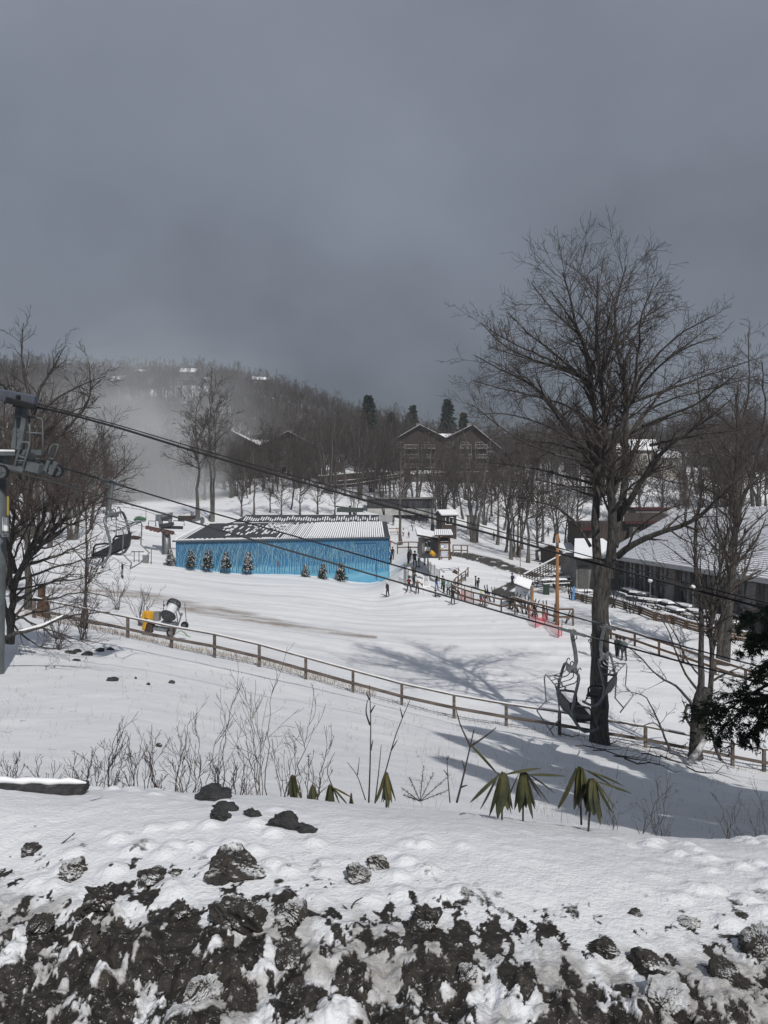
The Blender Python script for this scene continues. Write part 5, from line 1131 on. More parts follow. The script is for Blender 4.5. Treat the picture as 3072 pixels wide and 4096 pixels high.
rail_fence(FP, 'rail_fence', 'long weathered two rail fence crossing the snow slope below the piste', M_wood, 1.10, flat_top=True, rails=(.99, .47))
def pxline(pts): return [ground(a, b2) for a, b2 in pts]
cf = [(1872, 2222, 95), (1862, 2236, 93), (1845, 2248, 91.5), (1832, 2264, 90), (1820, 2282, 88.5), (1812, 2302, 87), (1806, 2322, 85.6), (1812, 2340, 84), (1832, 2356, 82.5), (1860, 2370, 81), (1893, 2380, 79.5), (1940, 2396, 78), (2005, 2422, 75.5), (2060, 2442, 73.5), (2115, 2462, 72), (2172, 2475, 70.6), (2224, 2492, 69), (2292, 2492, 68.5)]
CFp = [P(a, b2, d) for a, b2, d in cf]
for p in CFp: z = zg1(p.x, p.y); p.z = z if abs(p.z - z) > .5 else p.z
rail_fence(CFp, 'curved_rail_fence', 'brown rail fence curving round the snow mound from the booth to the orange pole', M_woodo, 1.25, rails=(.97, .45), railh=.16, rw=.08)
rf_ = [P(2443, 2548, 63), P(2539, 2572, 60.5), P(2636, 2599, 58), P(2733, 2618, 56), P(2861, 2648, 53.5), P(2982, 2676, 51.5), P(3110, 2706, 49.5), P(3250, 2735, 48)]
for p in rf_: p.z = zg1(p.x, p.y)
rail_fence([P(2436, 2530, 64.5)] + rf_, 'brown_rail_fence', 'brown rail fence running right from behind the tallest tree toward the hemlock', M_woodo, 1.05, rails=(.96, .45), railh=.16, rw=.08)
bf = [P(1590, 2204, 97), P(1634, 2202, 97), P(1672, 2203, 96.5)]; rail_fence(bf, 'short_rail_fence', 'short timber rail behind the waiting skiers, left of the ticket booth', M_woodo, 1.1, rails=(.95, .4))
bf = [P(1812, 2215, 95), P(1845, 2215, 95.5), P(1870, 2216, 96)]; rail_fence(bf, 'short_rail_fence', 'short timber rail between the sign tower and the curved fence top', M_woodo, 1.1, rails=(.95, .4))
# stair railing / ramp with picnic tables behind the kiosk
rp = [P(2095, 2340, 84), P(2150, 2310, 87), P(2205, 2280, 90), P(2262, 2248, 93)]
o = thing('ramp_railing', rp[0], 'snow topped lattice railing climbing beside the outdoor stair behind the map kiosk', 'railing')
mb = MB(); sn = MB()
for a, b2 in zip(rp[:-1], rp[1:]):
    for k in range(5): mb.bar(a + Vector((0, 0, .25 * k + .1)), b2 + Vector((0, 0, .25 * k + .1)), .07)
    for k in range(5): q_ = a.lerp(b2, k / 5); mb.bar(q_ - Vector((0, 0, .4)), q_ + Vector((0, 0, 1.2)), .08)
    sn.bar(a + Vector((0, 0, 1.2)), b2 + Vector((0, 0, 1.2)), .16, .08)
mb.build('lattice', M_stain, o); sn.build('snow_line', M_snowp, o)
# plank benches and low log wall by the lodge terrace
def log_wall(pts, label):
    o = thing('plank_wall', pts[0], label, 'low wall')
    for p in pts: mb = MB(); mb.box(p.x - .14, p.x + .14, p.y - .14, p.y + .14, p.z - .3, p.z + .78); mb.build('post', M_woodo, o)
    for k, z in enumerate((.2, .42, .64)):
        mb = MB()
        for a, b2 in zip(pts[:-1], pts[1:]): mb.bar(a + Vector((-.05, -.16, z)), b2 + Vector((-.05, -.16, z)), .07, .17)
        mb.build('plank', M_woodo, o)
    sn = MB()
    for a, b2 in zip(pts[:-1], pts[1:]): sn.bar(a + Vector((0, 0, .83)), b2 + Vector((0, 0, .83)), .3, .08)
    sn.build('snow_line', M_snowp, o)
def gp(px, py): p = ground(px, py); return p
log_wall([gp(2290, 2398), gp(2330, 2406), gp(2372, 2418)], 'snow topped plank wall left of the tallest tree, skis leaning on it')
log_wall([gp(2440, 2418), gp(2500, 2437), gp(2560, 2456), gp(2620, 2482), gp(2690, 2496), gp(2745, 2516), gp(2800, 2530), gp(2900, 2555), gp(3010, 2570)], 'long snow topped plank wall edging the lodge terrace')
# picnic tables
def picnic():
    o = thing('picnic_table', (0, 0, 0), 'snow covered picnic table', 'picnic table', 'picnic tables on the lodge terrace')
    mb = MB()
    for k in range(4): mb.box(-.9, .9, -.36 + k * .185, -.20 + k * .185, .70, .74)
    tb = mb.build('tabletop', M_stain, o, True)
    sn = MB(); sn.hexa([(-.88, -.34, .742), (.88, -.34, .742), (.88, .34, .742), (-.88, .34, .742)], [(-.8, -.27, .86), (.8, -.28, .85), (.8, .27, .87), (-.8, .26, .85)]); sn.build('snow_cover', M_snowp, tb, True)
    for s in (-1, 1):
        mb = MB(); mb.box(-.9, .9, s * .72 - .13, s * .72 + .13, .42, .46); bn = mb.build('bench', M_stain, o, True); sn = MB(); sn.box(-.85, .85, s * .72 - .1, s * .72 + .1, .462, .53); sn.build('snow_cover', M_snowp, bn, True)
    for x in (-.6, .6):
        for s in (-1, 1): mb = MB(); mb.bar((x, s * .62, -.05), (x, s * .18, .7), .09, .05); mb.build('leg', M_stain, o, True)
        mb = MB(); mb.bar((x + .03, -.8, .38), (x + .03, .8, .38), .05, .09); mb.build('brace', M_stain, o, True)
    return o
PT = picnic(); spots = [(2335, 2385), (2560, 2402), (2640, 2402), (2725, 2418), (2600, 2432), (2668, 2440), (2735, 2455), (2790, 2478), (2700, 2470), (2840, 2455), (2855, 2500), (2520, 2388), (2215, 2300), (2240, 2318), (2195, 2322), (2260, 2335), (2900, 2520), (2960, 2500), (2230, 2345), (2180, 2345)]
for i, (px, py) in enumerate(spots):
    g = ground(px, py + 6); lab = 'snow covered picnic table on the terrace before the lodge windows' if px > 2300 else 'snow covered picnic table at the stair behind the map kiosk'
    gr = 'picnic tables on the lodge terrace' if px > 2300 else 'picnic tables by the outdoor stair'
    if i == 0: PT.location = g; PT.rotation_euler = (0, 0, .2); PT['label'] = 'snow covered picnic table just left of the tallest tree trunk'
    else: place(PT, g, (-1.2 if px > 2300 else .3) + .3 * math.sin(i * 2.1), 1.25, lab, gr)
# globe lamps
for px, py, yt, lab in ((2601, 2420, 2322, 'left globe lamp on a slim post before the lodge windows'), (2772, 2470, 2348, 'right globe lamp before the lodge windows')):
    g = ground(px, py); top = (CY - yt) / F * g.y; o = thing('globe_lamp', g, lab, 'lamp'); mb = MB(); mb.tube([g - Vector((0, 0, .2)), Vector((g.x, g.y, top))], .06, 8); mb.build('post', M_steel, o)
    mb = MB(); mb.lathe([(.001, -.24), (.13, -.2), (.22, -.1), (.25, 0), (.22, .1), (.13, .2), (.001, .24)], (g.x, g.y, top), n=14); mb.build('globe', M_white, o, smooth=True)
# bin, posts
g = ground(2185, 2378); mb = MB(); mb.box(g.x - .3, g.x + .3, g.y - .3, g.y + .3, g.z - .1, g.z + 1.0); mb.box(g.x - .34, g.x + .34, g.y - .34, g.y + .34, g.z + 1.003, g.z + 1.08); tag(mb.build('rubbish_bin', mat('bin_green', (.02, .04, .03), .6), bevel=.03), 'dark green square bin right of the map kiosk', 'bin')
for px, py, h, lab in ((1834, 2345, 2.2, 'thin brown post with an arrow board on the snow mound'), (2081, 2330, 5.2, 'slim sapling stake between the path and the kiosk')):
    g = ground(px, py); o = thing('marker_post', g, lab, 'post'); mb = MB(); mb.bar(g - Vector((0, 0, .3)), g + Vector((0, 0, h)), .11 if h < 3 else .07); mb.build('shaft', M_woodo, o)
    if h < 3: mb = MB(); mb.prism([g + Vector((-.75, -.07, 1.6)), g + Vector((-.1, -.07, 1.35)), g + Vector((-.1, -.07, 1.75)), g + Vector((-.5, -.07, 2.0))], (0, .03, 0)); mb.build('arrow_board', M_stain, o)
# skis and snowboards leaning on fences
def ski_pair(name='ski_pair'):
    o = thing(name, (0, 0, 0), 'pair of skis', 'skis'); 
    for s in (-1, 1):
        mb = MB(); pts = [(-.045 + .13 * s, 0, 0), (.045 + .13 * s, 0, 0)]; mb.hexa([(.13 * s - .045 - .1 * s, 0, 0), (.13 * s + .045 - .1 * s, 0, 0), (.13 * s + .045 - .1 * s, .02, 0), (.13 * s - .045 - .1 * s, .02, 0)], [(.16 * s - .05, .42, 1.5), (.16 * s + .05, .42, 1.5), (.16 * s + .05, .44, 1.5), (.16 * s - .05, .44, 1.5)])
        mb.hexa([(.16 * s - .05, .42, 1.502), (.16 * s + .05, .42, 1.502), (.16 * s + .05, .44, 1.502), (.16 * s - .05, .44, 1.502)], [(.16 * s - .02, .38, 1.68), (.16 * s + .02, .38, 1.68), (.16 * s + .02, .395, 1.68), (.16 * s - .02, .395, 1.68)])
        sk = mb.build('ski', M_black, o, True); mb = MB(); mb.box(.12 * s - .04, .12 * s + .04, .12, .2, .55, .85); mb.build('binding', M_dsteel, sk, True)
    return o
SK = ski_pair(); sp_ = [(1948, 2405), (1962, 2408), (1977, 2412), (2035, 2438), (2046, 2440), (2076, 2452), (2092, 2456), (2105, 2458), (2128, 2468), (2140, 2470), (2152, 2470), (2188, 2480), (2216, 2488), (2262, 2495), (2278, 2398), (2300, 2402), (2345, 2416), (2448, 2432), (2460, 2434), (2510, 2452), (2522, 2456), (2534, 2456), (2555, 2462)]
for i, (px, py) in enumerate(sp_):
    g = ground(px, py); s = .85 + .3 * ((i * 37) % 10) / 10
    gr, lab = ('skis leaning along the curved fence', 'dark skis leaning on the rail between the red nets and the kiosk') if px < 2240 else (('skis leaning on the terrace walls', 'dark skis leaning on the snow topped plank wall') if px != 2262 else (None, 'lone ski pair leaning on the rail just right of the orange pole'))
    if i == 0: SK.location = g; SK.rotation_euler = (.12, 0, .4); SK['label'] = lab; SK['group'] = gr
    else:
        c = place(SK, g, ((i * 53) % 14 - 7) * .14, s, lab, gr); c.rotation_euler[1] = ((i * 29) % 9 - 4) * .09
        if gr is None and 'group' in c.keys(): del c['group']
g = ground(2292, 2404); mb = MB(); mb.hexa([g + Vector((-.14, 0, 0)), g + Vector((.14, 0, 0)), g + Vector((.14, .03, 0)), g + Vector((-.14, .03, 0))], [g + Vector((.1, .5, 1.45)), g + Vector((.38, .5, 1.45)), g + Vector((.38, .53, 1.45)), g + Vector((.1, .53, 1.45))]); tag(mb.build('snowboard', mat('board_blue', (.05, .16, .34), .5), bevel=.02), 'blue snowboard leaning on the plank wall left of the tallest tree', 'snowboard')
# red safety nets
def net(pts, h, label, m=M_rednet, name='safety_net', posts=True, sag=.3, pm=M_red, mesh=.12, st=.012):
    o = thing(name, pts[0], label, 'net'); mb = MB(); n_ = 0
    for a, b2 in zip(pts[:-1], pts[1:]):
        L_ = (b2 - a).length; K = max(2, int(L_ / mesh)); H = max(2, int(h / mesh))
        top = lambda t: h * (1 - sag * math.sin(PI * t)); q_ = lambda t, v: a.lerp(b2, t) + Vector((.08 * math.sin(9 * t), .1 * math.sin(PI * t) * v, top(t) * v + .03))
        for i in range(K): 
            for j in range(H): p = [q_(i / K, j / H), q_((i + 1) / K, j / H), q_((i + 1) / K, (j + 1) / H), q_(i / K, (j + 1) / H)]; mb.poly(p)
    mb.build('mesh_panel', m, o)
    if posts:
        for p in pts: mb = MB(); mb.tube([p - Vector((0, 0, .1)), p + Vector((.05, 0, h + .15))], .03, 6); mb.build('pole', pm, o)
M_nr = bpy.data.materials.new('red_netting'); M_nr.use_nodes = True; t = M_nr.node_tree; b = t.nodes['Principled BSDF']; b.inputs['Base Color'].default_value = (.62, .07, .09, 1); b.inputs['Roughness'].default_value = .8; b.inputs['Alpha'].default_value = .48
net([ground(1845, 2399), ground(1856, 2402), ground(1885, 2410)], 1.35, 'red safety net on poles beside the bending person in red', M_nr)
net([ground(2116, 2480), ground(2142, 2512), ground(2178, 2500), ground(2232, 2552), ground(2246, 2545)], 1.25, 'collapsed pink red safety net below the ski rack fence', M_nr, sag=.45)
M_ng = bpy.data.materials.new('grey_netting'); M_ng.use_nodes = True; b = M_ng.node_tree.nodes['Principled BSDF']; b.inputs['Base Color'].default_value = (.16, .165, .17, 1); b.inputs['Alpha'].default_value = .5
net([ground(1709, 2262), ground(1712, 2290), ground(1722, 2302)], 1.5, 'grey mesh panel, upper one of the lift line barrier', M_ng, sag=.05, pm=M_dsteel)
net([ground(1722, 2302), ground(1736, 2308), ground(1758, 2328)], 1.4, 'grey mesh panel, lower one of the lift line barrier', M_ng, sag=.05, pm=M_dsteel)
net([ground(1615, 2322), ground(1620, 2342), ground(1632, 2352)], 1.9, 'narrow grey mesh barrier with a paper sign, left of the lift line', M_ng, sag=.05, pm=M_dsteel)
# A-frame sign
g = ground(1704, 2347); o = thing('a_frame_sign', g, 'white sandwich board with two framed notices standing in the snow', 'sign')
for s in (-1, 1): 
    mb = MB(); mb.hexa([g + Vector((-.38, .4 * s - .02, 0)), g + Vector((.38, .4 * s - .02, 0)), g + Vector((.38, .4 * s + .02, 0)), g + Vector((-.38, .4 * s + .02, 0))], [g + Vector((-.34, .06 * s - .02, 1.15)), g + Vector((.34, .06 * s - .02, 1.15)), g + Vector((.34, .06 * s + .02, 1.15)), g + Vector((-.34, .06 * s + .02, 1.15))]); bd = mb.build('board', M_white, o)
    if s < 0:
        for z0, z1 in ((.78, 1.04), (.22, .68)):
            yy = lambda z: g.y - .4 + .34 * z / 1.15 - .03; fr_ = MB(); c_ = [(g.x - .22, yy(z0), g.z + z0), (g.x + .22, yy(z0), g.z + z0), (g.x + .22, yy(z1), g.z + z1), (g.x - .22, yy(z1), g.z + z1)]
            for i in range(4): fr_.bar(c_[i], c_[(i + 1) % 4], .045, .02, up=(0, -1, .3))
            for k in range(3): zz = z0 + (z1 - z0) * (.3 + .2 * k); fr_.bar((g.x - .12, yy(zz), g.z + zz), (g.x + .12, yy(zz), g.z + zz), .025, .012, up=(0, -1, .3))
            fr_.build('notice_frame', M_dsteel, bd)

# ------------------------------------------------------------------ lift towers, cables, chairs
M_cab = mat('lift_cable', (.035, .036, .04), .6, 0); 
def cable(pts, r, label, m=M_cab, name='lift_cable', sag=0.0, K=24):
    a, b2 = Vector(pts[0]), Vector(pts[-1])
    if len(pts) == 2: q_ = [a.lerp(b2, k / K) - Vector((0, 0, sag * 4 * (k / K) * (1 - k / K))) for k in range(K + 1)]
    else: q_ = [Vector(p) for p in resample(np.array([tuple(p) for p in pts]), K)]
    mb = MB(); mb.tube(q_, r, 6); return tag(mb.build(name, m, smooth=True), label, 'cable')
dA, dB = 29.0, 24.0
A_pts = [P(-400, 1700, dA), P(225, 1862, dA), P(434, 1927, dA), P(800, 2038, dA), P(1174, 2143, dA), P(1650, 2282, dA), P(2100, 2411, dA), P(2416, 2502, dA), P(3072, 2675, dA), P(3700, 2830, dA)]
B_pts = [P(-500, 1770, dB), P(0, 1870, dB), P(376, 1975, dB), P(800, 2096, dB), P(1078, 2179, dB), P(1650, 2345, dB), P(2100, 2476, dB), P(2288, 2528, dB), P(2686, 2637, dB), P(3025, 2725, dB), P(3700, 2890, dB)]
cable(A_pts, .030, 'farther grey haul rope carrying the two left facing chairs', K=60); cable(B_pts, .030, 'nearer grey haul rope carrying the right facing chair', K=60)
W1 = [P(145, 1629, 27), P(200, 1636, 27), P(480, 1712, 27), P(800, 1812, 27), P(1450, 1998, 27), P(1900, 2118, 27), P(2300, 2231, 27), P(2557, 2300, 27), P(3072, 2437, 27), P(3600, 2565, 27)]
W2 = [P(145, 1614, 27), P(480, 1702, 27), P(800, 1798, 27), P(1524, 2000, 27), P(1900, 2098, 27), P(2300, 2210, 27), P(2627, 2300, 27), P(3060, 2411, 27), P(3600, 2530, 27)]
cable(W1, .045, 'thick black power line crossing the whole view', M_black, 'power_line', K=60); cable(W2, .022, 'thin black wire just above the thick power line', M_black, 'power_line', K=60)

def lift_chair(gx, gz, face, depth, label):
    """quad chair hanging from grip; face=+1 faces +x. local: x forward, y across, z up"""
    o = thing('chairlift_chair', (gx, depth, gz), label, 'lift chair', None); f = face; W = .98
    L_ = lambda pts: [Vector((p[0] * f, p[1], p[2])) for p in pts]
    mb = MB(); mb.bar((-.45, 0, .0), (.45, 0, -.0), .07, .09); mb.tube(L_([(-.12, 0, .06), (0, 0, .09), (.12, 0, .06)]), .035, 6); mb.lathe([(.07, -.05), (.09, 0), (.07, .05)], (.1 * f, -.08, -.12), (0, 1, 0), 10); mb.build('grip', M_steel, o, True)
    o.children[-1].rotation_euler = (0, math.radians(16), 0)
    mb = MB(); mb.tube(L_([(0, 0, 0), (.02, 0, -.2), (.10, 0, -.6), (.13, 0, -.92), (.09, 0, -1.05), (-.02, 0, -1.13)]), [.07, .065, .065, .065, .065, .07], 10); mb.box(-.13, .13, -.16, .16, -1.24, -1.08); mb.build('hanger_arm', M_steel, o, True, smooth=False)
    prof = lambda y: [(0, y * .80, -1.15), (-.02, y * .95, -1.22), (-.07, y, -1.40), (-.17, y, -1.80), (-.23, y, -2.18), (-.17, y, -2.45), (-.02, y, -2.70), (.14, y, -2.80), (.34, y, -2.78), (.56, y, -2.70)]
    mb = MB(); mb.tube(L_(prof(-W)[::-1] + prof(W)), .048, 8); mb.tube(L_([(.56, -W, -2.70), (.58, -W + .12, -2.70)]), .03, 8); mb.build('bail_frame', M_steel, o, True, smooth=True)
    # seat pan and back as padded slats
    for k in range(4):
        y0 = -W + .06 + k * (2 * W - .12) / 4; y1 = y0 + (2 * W - .12) / 4 - .02; mb = MB()
        q_ = [(-.16, -2.46), (.42, -2.42), (.46, -2.47), (.44, -2.52), (-.14, -2.54)]; mb.prism([(a * f, y0, z) for a, z in q_], (0, y1 - y0, 0)); mb.build('seat_pad', M_pad, o, True, bevel=.012)
        mb = MB(); q_ = [(-.20, -2.42), (-.155, -2.41), (-.27, -1.98), (-.32, -1.98)]; mb.prism([(a * f, y0, z) for a, z in q_], (0, y1 - y0, 0)); mb.build('back_pad', M_pad, o, True, bevel=.012)
    mb = MB(); mb.tube(L_([(-.30, -W, -1.96), (-.30, W, -1.96)]), .024, 6); mb.tube(L_([(-.15, -W, -2.5), (-.15, W, -2.5)]), .026, 6); mb.tube(L_([(.44, -W, -2.56), (.44, W, -2.56)]), .026, 6)
    for y in (-W, W): mb.tube(L_([(-.15, y, -2.5), (.44, y, -2.56)]), .022, 6); mb.tube(L_([(.40, y, -2.56), (.5, y, -2.70)]), .022, 6)
    mb.build('seat_frame', M_dsteel, o, True)
    for y in (-W + .04, W - .04): mb = MB(); mb.tube(L_([(-.26, y, -2.08), (.0, y, -2.06), (.28, y, -2.10), (.36, y, -2.2), (.38, y, -2.44)]), .036, 6); mb.build('armrest', M_black, o, True)
    mb = MB()   # raised restraint bar with foot rests
    pv = -1.62; q_ = lambda y: [(-.12, y, pv), (-.62, y, pv + .06), (-.66, y, pv - .05), (-.60, y, pv - .80), (-.90, y, pv - 1.12), (-.70, y * .55, pv - 1.42)]
    mb.tube(L_(q_(-W) + q_(W)[::-1]), .024, 6); mb.tube(L_([(-.60, -W, pv + .05), (-.60, W, pv + .05)]), .018, 6); mb.build('restraint_bar', M_steel, o, True)
    for k in range(4):
        y = -W * .72 + k * W * .48; mb = MB(); mb.tube(L_([(0, y, -1.17), (-.02, y, -1.34), (-.10, y, -1.42), (-.60, y, pv + .05)]), .018, 5); mb.build('hanger_rod', M_steel, o, True)
        mb = MB(); mb.bar(L_([(-.40, y, -1.58)])[0], L_([(-.24, y, -1.68)])[0], .05, .03); mb.build('rod_pad', M_black, o, True)
        if k != 1: mb = MB(); mb.tube(L_([(.0, y, -1.10), (.02, y, -1.0), (.07, y, -.96), (.11, y, -1.02)]), .018, 5); mb.build('pole_hook', M_black, o, True)
    mb = MB(); mb.tube(L_([(-.1, W, -2.3), (.05, W * .5, -2.6), (.2, W * .1, -2.9)]), .006, 4); return o
c1 = P(450, 1932, dA); ch_ = lift_chair(c1.x, c1.z, -1, dA, 'empty four seat lift chair hanging above the piste at the left'); ch_.rotation_euler = (math.radians(5), 0, 0); ch_.scale = (1.1, 1.1, 1.04)
c2 = P(2288, 2528, dB); lift_chair(c2.x, c2.z, 1, dB, 'empty four seat lift chair hanging just left of the big trunk')
c3 = P(2416, 2502, dA); ch_ = lift_chair(c3.x, c3.z, -1, dA, 'empty four seat lift chair overlapping the big trunk, farther of the right hand two'); ch_.rotation_euler = (0, 0, math.radians(-28))

def text_obj(txt, size, loc, rot, m, parent, name='lettering'):
    cu = bpy.data.curves.new(name, 'FONT'); cu.body = txt; cu.size = size; cu.extrude = .002; cu.align_x = 'CENTER'; cu.align_y = 'CENTER'
    t_ = bpy.data.objects.new(name, cu); C.objects.link(t_); t_.rotation_euler = rot; t_.location = loc; bpy.context.view_layer.update()
    me = bpy.data.meshes.new_from_object(t_.evaluated_get(bpy.context.evaluated_depsgraph_get())); me.transform(t_.matrix_world); bpy.data.objects.remove(t_); me.materials.clear(); me.materials.append(m); return link(name, me, parent)
# near tower
dT = 26.5; T = lambda x, y, d=dT: P(x / 5.53, 1500 + y / 5.53, d)     # crop coordinates of the tower head
tb = P(-25, 2960, dT); tw = thing('lift_tower', tb, 'big grey green chairlift tower with railed service platforms at the left edge', 'lift tower')
mb = MB(); mb.tube([P(-32, 3060, dT), P(-28, 2700, dT), P(-22, 2300, dT), P(-17, 1915, dT)], [.36, .35, .345, .335], 24); mb.build('tube', M_towerp, tw, smooth=True)
mb = MB(); mb.bar(T(-1400, 1880), T(150, 1880), .5, .34); mb.box(T(-200, 0).x, T(140, 0).x, dT - .4, dT + .4, T(0, 2110).z, T(0, 1930).z); mb.build('crossarm', M_towerp, tw)
mb = MB(); mb.hexa([T(-300, 1780, 25.2), T(330, 1780, 25.2), T(330, 1780, 28), T(-300, 1780, 28)], [T(-300, 1700, 25.2), T(330, 1700, 25.2), T(330, 1700, 28), T(-300, 1700, 28)]); pl = mb.build('platform', M_towerp, tw)
mb = MB(); mb.hexa([T(-300, 1690, 25.2), T(330, 1690, 25.2), T(330, 1690, 28), T(-300, 1690, 28)], [T(-300, 1640, 25.2), T(325, 1655, 25.2), T(325, 1655, 28), T(-300, 1640, 28)]); mb.build('snow_layer', M_snowp, pl)
mb = MB(); mb.hexa([T(400, 1775), T(940, 1775), T(940, 1775, 27.6), T(400, 1775, 27.6)], [T(400, 1650), T(940, 1650), T(940, 1650, 27.6), T(400, 1650, 27.6)]); mb.build('kick_plate', M_towerp, tw)
# expanded metal grating under the platform
mb = MB()
for i in range(26):
    for j in range(5):
        x = -250 + i * 40 + (j % 2) * 20; y = 1790 + j * 24; mb.bar(T(x, y, 25.3), T(x + 20, y + 12, 25.3), .012); mb.bar(T(x + 20, y + 12, 25.3), T(x + 40, y, 25.3), .012)
mb.build('grating', M_dsteel, tw)
mb = MB(); rt = .033
mb.tube([T(355, 1750), T(345, 1300), T(340, 950), T(370, 905), T(420, 895), T(900, 960), T(935, 1000), T(945, 1300), T(940, 1760)], rt, 8); mb.tube([T(350, 1250), T(945, 1300)], rt, 8); mb.tube([T(645, 930), T(660, 1300), T(655, 1750)], rt, 8); mb.build('safety_rail', M_towerp, tw, smooth=True)
mb = MB(); mb.tube([T(1060, 1800, 26), T(1110, 1600, 26), T(1180, 1530, 26), T(1280, 1540, 26), T(1285, 1580, 26), T(1190, 1850, 26)], .026, 8); mb.tube([T(1045, 1830, 26), T(1190, 1860, 26)], .02, 6); mb.build('service_hoop', M_towerp, tw, smooth=True)
mb = MB(); mb.bar(T(520, 500, 26.8), T(390, 1640, 26.8), .40, .16, up=(0, -1, 0)); mb.build('lifting_frame', M_towerp, tw); mb = MB(); mb.bar(T(580, 700, 26.4), T(430, 1650, 26.4), .16, .12, up=(0, -1, 0)); mb.build('lifting_frame_flange', M_towerp, tw)
mb = MB(); mb.tube([T(290, 2130, 25.2), T(380, 1800, 25.2), T(450, 1550, 25.2), T(510, 1480, 25.2), T(640, 1500, 25.2), T(650, 1540, 25.2), T(580, 1800, 25.2), T(460, 2190, 25.2)], .04, 8)
for a in ((380, 1790, 575, 1840), (340, 1890, 545, 1900)): mb.bar(T(a[0], a[1], 25.2), T(a[2], a[3], 25.2), .05)
mb.build('ladder', M_towerp, tw, smooth=True)
mb = MB(); mb.bar(T(-60, 430), T(800, 590), .34, .42, up=(0, 0, 1)); mb.build('comms_box', mat('box_blue_grey', (.075, .085, .11), .5, .15, 3), tw, bevel=.05)
mb = MB(); mb.bar(T(140, 545, 26.1), T(780, 715, 26.1), .22, .22); mb.build('cable_box', M_black, tw, bevel=.04)
mb = MB(); mb.tube([T(-200, 230), T(0, 215), T(60, 215), T(110, 270), T(115, 420)], .035, 6); mb.build('hose', M_black, tw, smooth=True)
mb = MB(); mb.tube([T(140, 330), T(170, 250), T(240, 225), T(320, 260), T(370, 360), T(430, 470)], .015, 6); mb.tube([T(-20, 530), T(60, 490), T(140, 500), T(175, 560), T(150, 640), T(100, 630), T(90, 560), T(130, 520)], .015, 6); mb.build('wire_loop', M_black, tw, smooth=True)
mb = MB(); mb.box(T(440, 0).x, T(510, 0).x, 26.2, 26.5, T(0, 545).z, T(0, 470).z); mb.box(T(370, 0).x, T(445, 0).x, 26.2, 26.6, T(0, 720).z, T(0, 650).z); mb.build('clamp', M_black, tw)
def sheave(o, c, R, mw=M_towerp):
    mb = MB(); mb.lathe([(R * .82, -.06), (R, -.06), (R * .93, 0), (R, .06), (R * .82, .06)], c, (0, 1, 0), 24); w1 = mb.build('sheave', M_black, o, smooth=False)
    mb = MB(); mb.lathe([(.001, -.045), (R * .8, -.045), (R * .8, .045), (.001, .045)], c, (0, 1, 0), 20); mb.lathe([(.001, -.09), (.06, -.09), (.06, .09), (.001, .09)], c, (0, 1, 0), 10)
    for k in range(5): a = k * 2 * PI / 5; mb.bar(Vector(c) + Vector((0, -.05, 0)), Vector(c) + Vector((math.cos(a) * R * .75, -.05, math.sin(a) * R * .75)), .04, .02)
    mb.build('hub', mw, w1)
# sheave trains: rocker beams with wheels on both ropes
mb = MB(); mb.hexa([T(-60, 2020, 24.2), T(480, 2150, 24.2), T(480, 2150, 24.5), T(-60, 2020, 24.5)], [T(-60, 1930, 24.2), T(520, 2060, 24.2), T(520, 2060, 24.5), T(-60, 1930, 24.5)]); mb.bar(T(380, 1960, 25.5), T(900, 2080, 25.5), .35, .30); mb.build('rocker_beam', M_towerp, tw)
sheave(tw, tuple(T(20, 2150, 23.9)), .235); sheave(tw, tuple(T(-620, 1990, 23.9)), .235)
mb = MB(); mb.hexa([T(780, 2030, 28.8), T(1240, 2130, 28.8), T(1240, 2130, 29.1), T(780, 2030, 29.1)], [T(790, 1830, 28.8), T(1270, 1930, 28.8), T(1270, 1930, 29.1), T(790, 1830, 29.1)]); mb.bar(T(980, 2200, 28.3), T(1080, 1900, 28.3), .12, .1, up=(0, -1, 0)); mb.bar(T(1110, 2200, 28.3), T(1240, 1930, 28.3), .16, .1, up=(0, -1, 0)); rb_ = mb.build('rocker_beam', M_towerp, tw)
sheave(tw, tuple(T(890, 2040, 28.6)), .24); sheave(tw, tuple(T(1255, 2120, 28.6)), .24)
mb = MB(); mb.hexa([T(500, 1850, 26), T(800, 1880, 26), T(800, 1880, 27), T(500, 1850, 27)], [T(560, 1700, 26), T(760, 1730, 26), T(760, 1730, 27), T(560, 1700, 27)]); mb.lathe([(.001, -.3), (.16, -.3), (.16, .3), (.001, .3)], T(660, 1960, 26.2), (1, 0, 0), 12); mb.build('bracket', M_dsteel, tw)
mb = MB(); mb.hexa([T(1190, 2030, 28.6), T(1230, 2035, 28.6), T(1230, 2035, 28.62), T(1190, 2030, 28.62)], [T(1205, 1955, 28.6), T(1245, 1960, 28.6), T(1245, 1960, 28.62), T(1205, 1955, 28.62)]); pn = mb.build('number_plate', M_white, tw)
text_obj('19', .28, T(1217, 1995, 28.57), (PI / 2, 0, 0), M_black, pn)
mb = MB(); mb.box(P(11, 0, 26.14).x, P(33, 0, 26.14).x, 26.12, 26.15, P(0, 2146, 26.14).z, P(0, 2068, 26.14).z); sg = mb.build('notice_plate', M_white, tw)
mb = MB(); c_ = [P(a, b2, 26.10) for a, b2 in ((14, 2143), (31, 2143), (31, 2071), (14, 2071))]
for i in range(4): mb.bar(c_[i], c_[(i + 1) % 4], .008, .006, up=(0, -1, 0))
mb.build('notice_border', M_black, sg); text_obj('DOW', .085, P(22, 2130, 26.11), (PI / 2, 0, 0), M_black, sg); text_obj('BU', .085, P(23, 2139.5, 26.11), (PI / 2, 0, 0), M_black, sg)
mb = MB(); mb.box(P(27, 0, 26.2).x, P(35, 0, 26.2).x, 26.2, 26.23, P(0, 2063, 26.2).z, P(0, 1985, 26.2).z); mb.build('yellow_plate', mat('plate_yellow', (.30, .24, .06), .5), tw)

